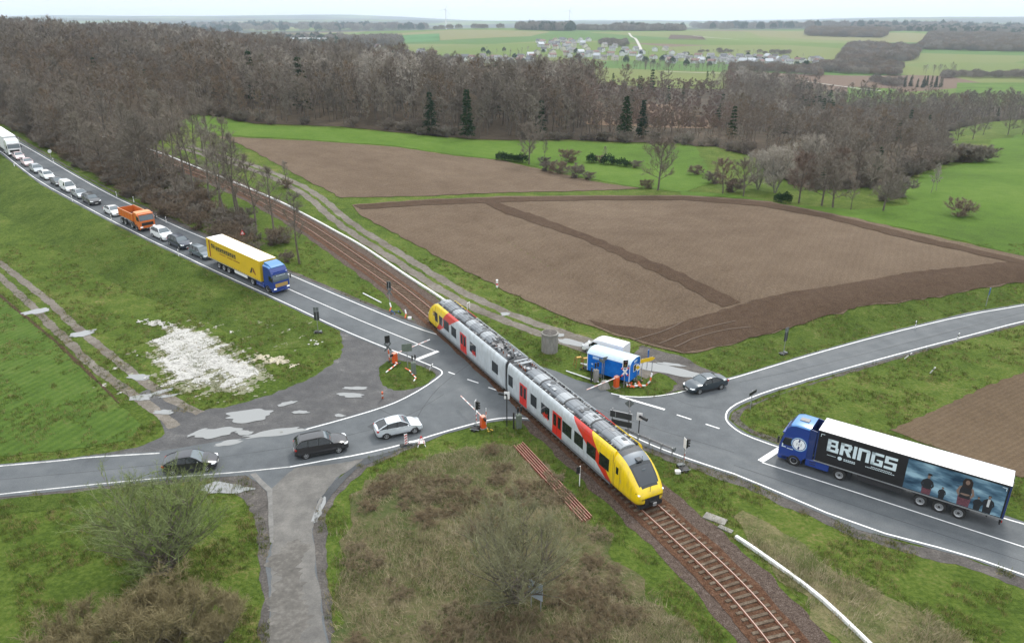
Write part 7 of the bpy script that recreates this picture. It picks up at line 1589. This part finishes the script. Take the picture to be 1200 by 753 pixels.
TM['bramble'] = tree_meshes('bramble', 66, 3.4, 2.6, .02, 34, 5, 4, 5, .05, .8, .2, stems=8, spread=1.1, tm=twig_mat('bramble_twigs', [(.19, .145, .090), (.15, .115, .070), (.24, .195, .125)]), tr=.08)
scatter('brambles', 'bramble', pts, 'low reddish-brown brambles in the foreground scrub')
# ------------------------------------------------------------------ village and far landmarks
HM = {}
def house_mesh(L, W, H, RH, mw, mr):
    a = MB(); a.box((0, 0, H/2-.5), (L, W, H+1), mw)
    for s in (1, -1): a.face([(s*L/2, -W/2, H), (s*L/2, W/2, H), (s*L/2, 0, H+RH)], mw)
    b = MB(); o = .5
    for s in (1, -1): b.raw([(-L/2-o, s*(W/2+o), H-.35), (L/2+o, s*(W/2+o), H-.35), (L/2+o, 0, H+RH+.05), (-L/2-o, 0, H+RH+.05), (-L/2-o, s*(W/2+o), H-.1), (L/2+o, s*(W/2+o), H-.1), (L/2+o, 0, H+RH+.3), (-L/2-o, 0, H+RH+.3)], [(0, 1, 2, 3), (4, 5, 6, 7), (0, 1, 5, 4), (1, 2, 6, 5), (0, 3, 7, 4)], mr)
    c = MB()
    for s in (1, -1):
        for i in range(3):
            for z in (1.6, 4.2):
                if z < H: c.box((-L/3+i*L/3, s*(W/2+.02), z), (1.3, .06, 1.3), M_glass)
    return a.mesh('wall', 0), b.mesh('roof', 0), c.mesh('windows', 0)
walls = [mat('render_white', (.56, .57, .57), .8), mat('render_cream', (.55, .52, .44), .8), mat('render_grey', (.42, .43, .44), .8)]; roofs = [mat('slate_roof', (.07, .075, .085), .6), mat('red_tile_roof', (.13, .065, .050), .7), mat('dark_tile_roof', (.045, .04, .042), .6), mat('pale_metal_roof', (.35, .37, .40), .5)]
hk = []
for i in range(8):
    rh = random.Random(i); hk.append(house_mesh(rh.uniform(10, 15), rh.uniform(8, 11), rh.uniform(5, 6.5), rh.uniform(3, 4.5), walls[i % 3 if i % 2 else 0], roofs[(0, 2, 1, 0, 2, 3, 0, 1)[i]]))
HL = ['white house with a slate roof in the distant village', 'house with a dark tiled roof in the distant village', 'grey house with a red tiled roof in the distant village', 'white house with a slate roof in the distant village', 'white house with a dark tiled roof in the distant village', 'grey house with a pale metal roof in the distant village', 'white house with a slate roof in the distant village', 'cream house with a red tiled roof in the distant village']
HL[0] = HL[3] = HL[6] = 'pale house with a slate roof in the distant village'; HL[7] = 'rendered house with a red tiled roof in the distant village'; HL[2] = 'rendered white house with a red tiled roof in the distant village'
rh = random.Random(77); occ = []
for (P, n) in [([(532, 1200), (625, 1200), (625, 1330), (532, 1330)], 22), ([(620, 1300), (700, 1300), (690, 1850), (630, 1800)], 46), ([(690, 1300), (790, 1280), (790, 1560), (700, 1650)], 26), ([(785, 1220), (965, 1200), (965, 1420), (785, 1450)], 62), ([(398, 1500), (445, 1500), (445, 1640), (398, 1640)], 9), ([(440, 1330), (532, 1300), (532, 1420), (440, 1450)], 12), ([(1015, 4300), (1085, 4300), (1085, 4900), (1015, 4900)], 16)]:
    W = az_poly(P); xs = [p[0] for p in W]; ys = [p[1] for p in W]; c = 0; far = P[0][1] > 4000
    while c < n:
        x, y = rh.uniform(min(xs), max(xs)), rh.uniform(min(ys), max(ys))
        if not inside(np.array([x]), np.array([y]), W)[0] or any(abs(x-a) < 13 and abs(y-b) < 14 for a, b in occ): c += .02; continue
        occ.append((x, y)); i = rh.randrange(8); a, b, w = hk[i]; o = empty('village_house', P3(x, y), rh.choice([0, R(90), R(20), R(110), R(-30)]), HL[i] if not far else 'tiny pale house in the farthest hazy settlement at the right', 'house', 'houses of the distant village, ' + HL[i].split(' with a ')[1].split(' in the')[0] if not far else 'farthest hazy houses')
        s = .88 if not far else 1.8; o.scale = (s, s, s); link('wall', a, o); link('roof', b, o)
        if not far: link('windows', w, o)
        c += 1
def hall(u, D, L, W, H, lb):
    x, y = az_poly([(u, D)])[0]; o = empty('industrial_hall', P3(x, y, 10), R(8), lb, 'hall'); q = MB(); q.box((0, 0, H/2), (L, W, H), walls[0]); q.build('wall', o, 0); q = MB(); q.box((0, 0, H+.4), (L+1, W+1, .8), mat('hall_roof_white', (.75, .77, .78), .5)); q.build('roof', o, 0)
for u, D, L, lb in ((352, 1900, 55, 'long white industrial hall on the hazy skyline, leftmost'), (368, 1880, 26, 'small white industrial hall next to the leftmost long one'), (396, 1900, 75, 'largest white industrial hall left of the green hill'), (387, 1850, 24, 'small white industrial hall in front of the largest one')): hall(u, D, L, 30, 8, lb)
for u, D, lb in ((523, 3600, 'pale wind turbine on the horizon above the green hill'), (667, 4000, 'faint wind turbine on the horizon right of the small wood')):
    x, y = az_poly([(u, D)])[0]; o = empty('wind_turbine', P3(x, y), 0, lb, 'wind turbine'); q = MB(); q.tube((0, 0, 0), (0, 0, 85), 2.6, M_wht, r1=1.4, k=12); q.build('tower', o); q = MB(); q.box((0, 2, 86), (3, 9, 3.4), M_wht, ch=.3); q.build('nacelle', o)
    for i in range(3):
        q = MB(); a = R(20+120*i); q.tube((0, -3, 86), (math.sin(a)*34, -3, 86+math.cos(a)*34), 1.1, M_wht, r1=.2, k=6); q.build('blade', o)
def far_line(name, L, w, m): line(name, az_poly(L), w, m, dz=.6, world=True)
far_line('hill_road', [(752, 1560), (748, 1750), (742, 2050), (737, 2350)], 6, mat('pale_track', (.36, .34, .30), .9))
far_line('valley_road', [(780, 930), (860, 900), (930, 880), (990, 850), (1040, 820)], 6, MATS['pale_track'])
far_line('hill_road', [(812, 2250), (835, 2150), (870, 2050)], 6, MATS['pale_track'])
struct(sheet('far_ploughed_field', az_poly([(783, 1900), (828, 1880), (822, 2250), (786, 2300)]), .5, M_soil2, 40)); struct(sheet('far_pasture', az_poly([(465, 2000), (515, 2000), (515, 2350), (470, 2350)]), .5, noisy('far_pasture', [(0, (.04, .12, .03)), (1, (.07, .16, .05))], [(.01, 1)]), 40))
struct(sheet('far_pasture', az_poly([(1000, 680), (1060, 700), (1066, 760), (1058, 850), (1000, 850)]), .4, M_meadow, 20)); struct(sheet('far_pasture', az_poly([(1130, 780), (1260, 750), (1260, 920), (1130, 930)]), .4, M_meadow, 20))
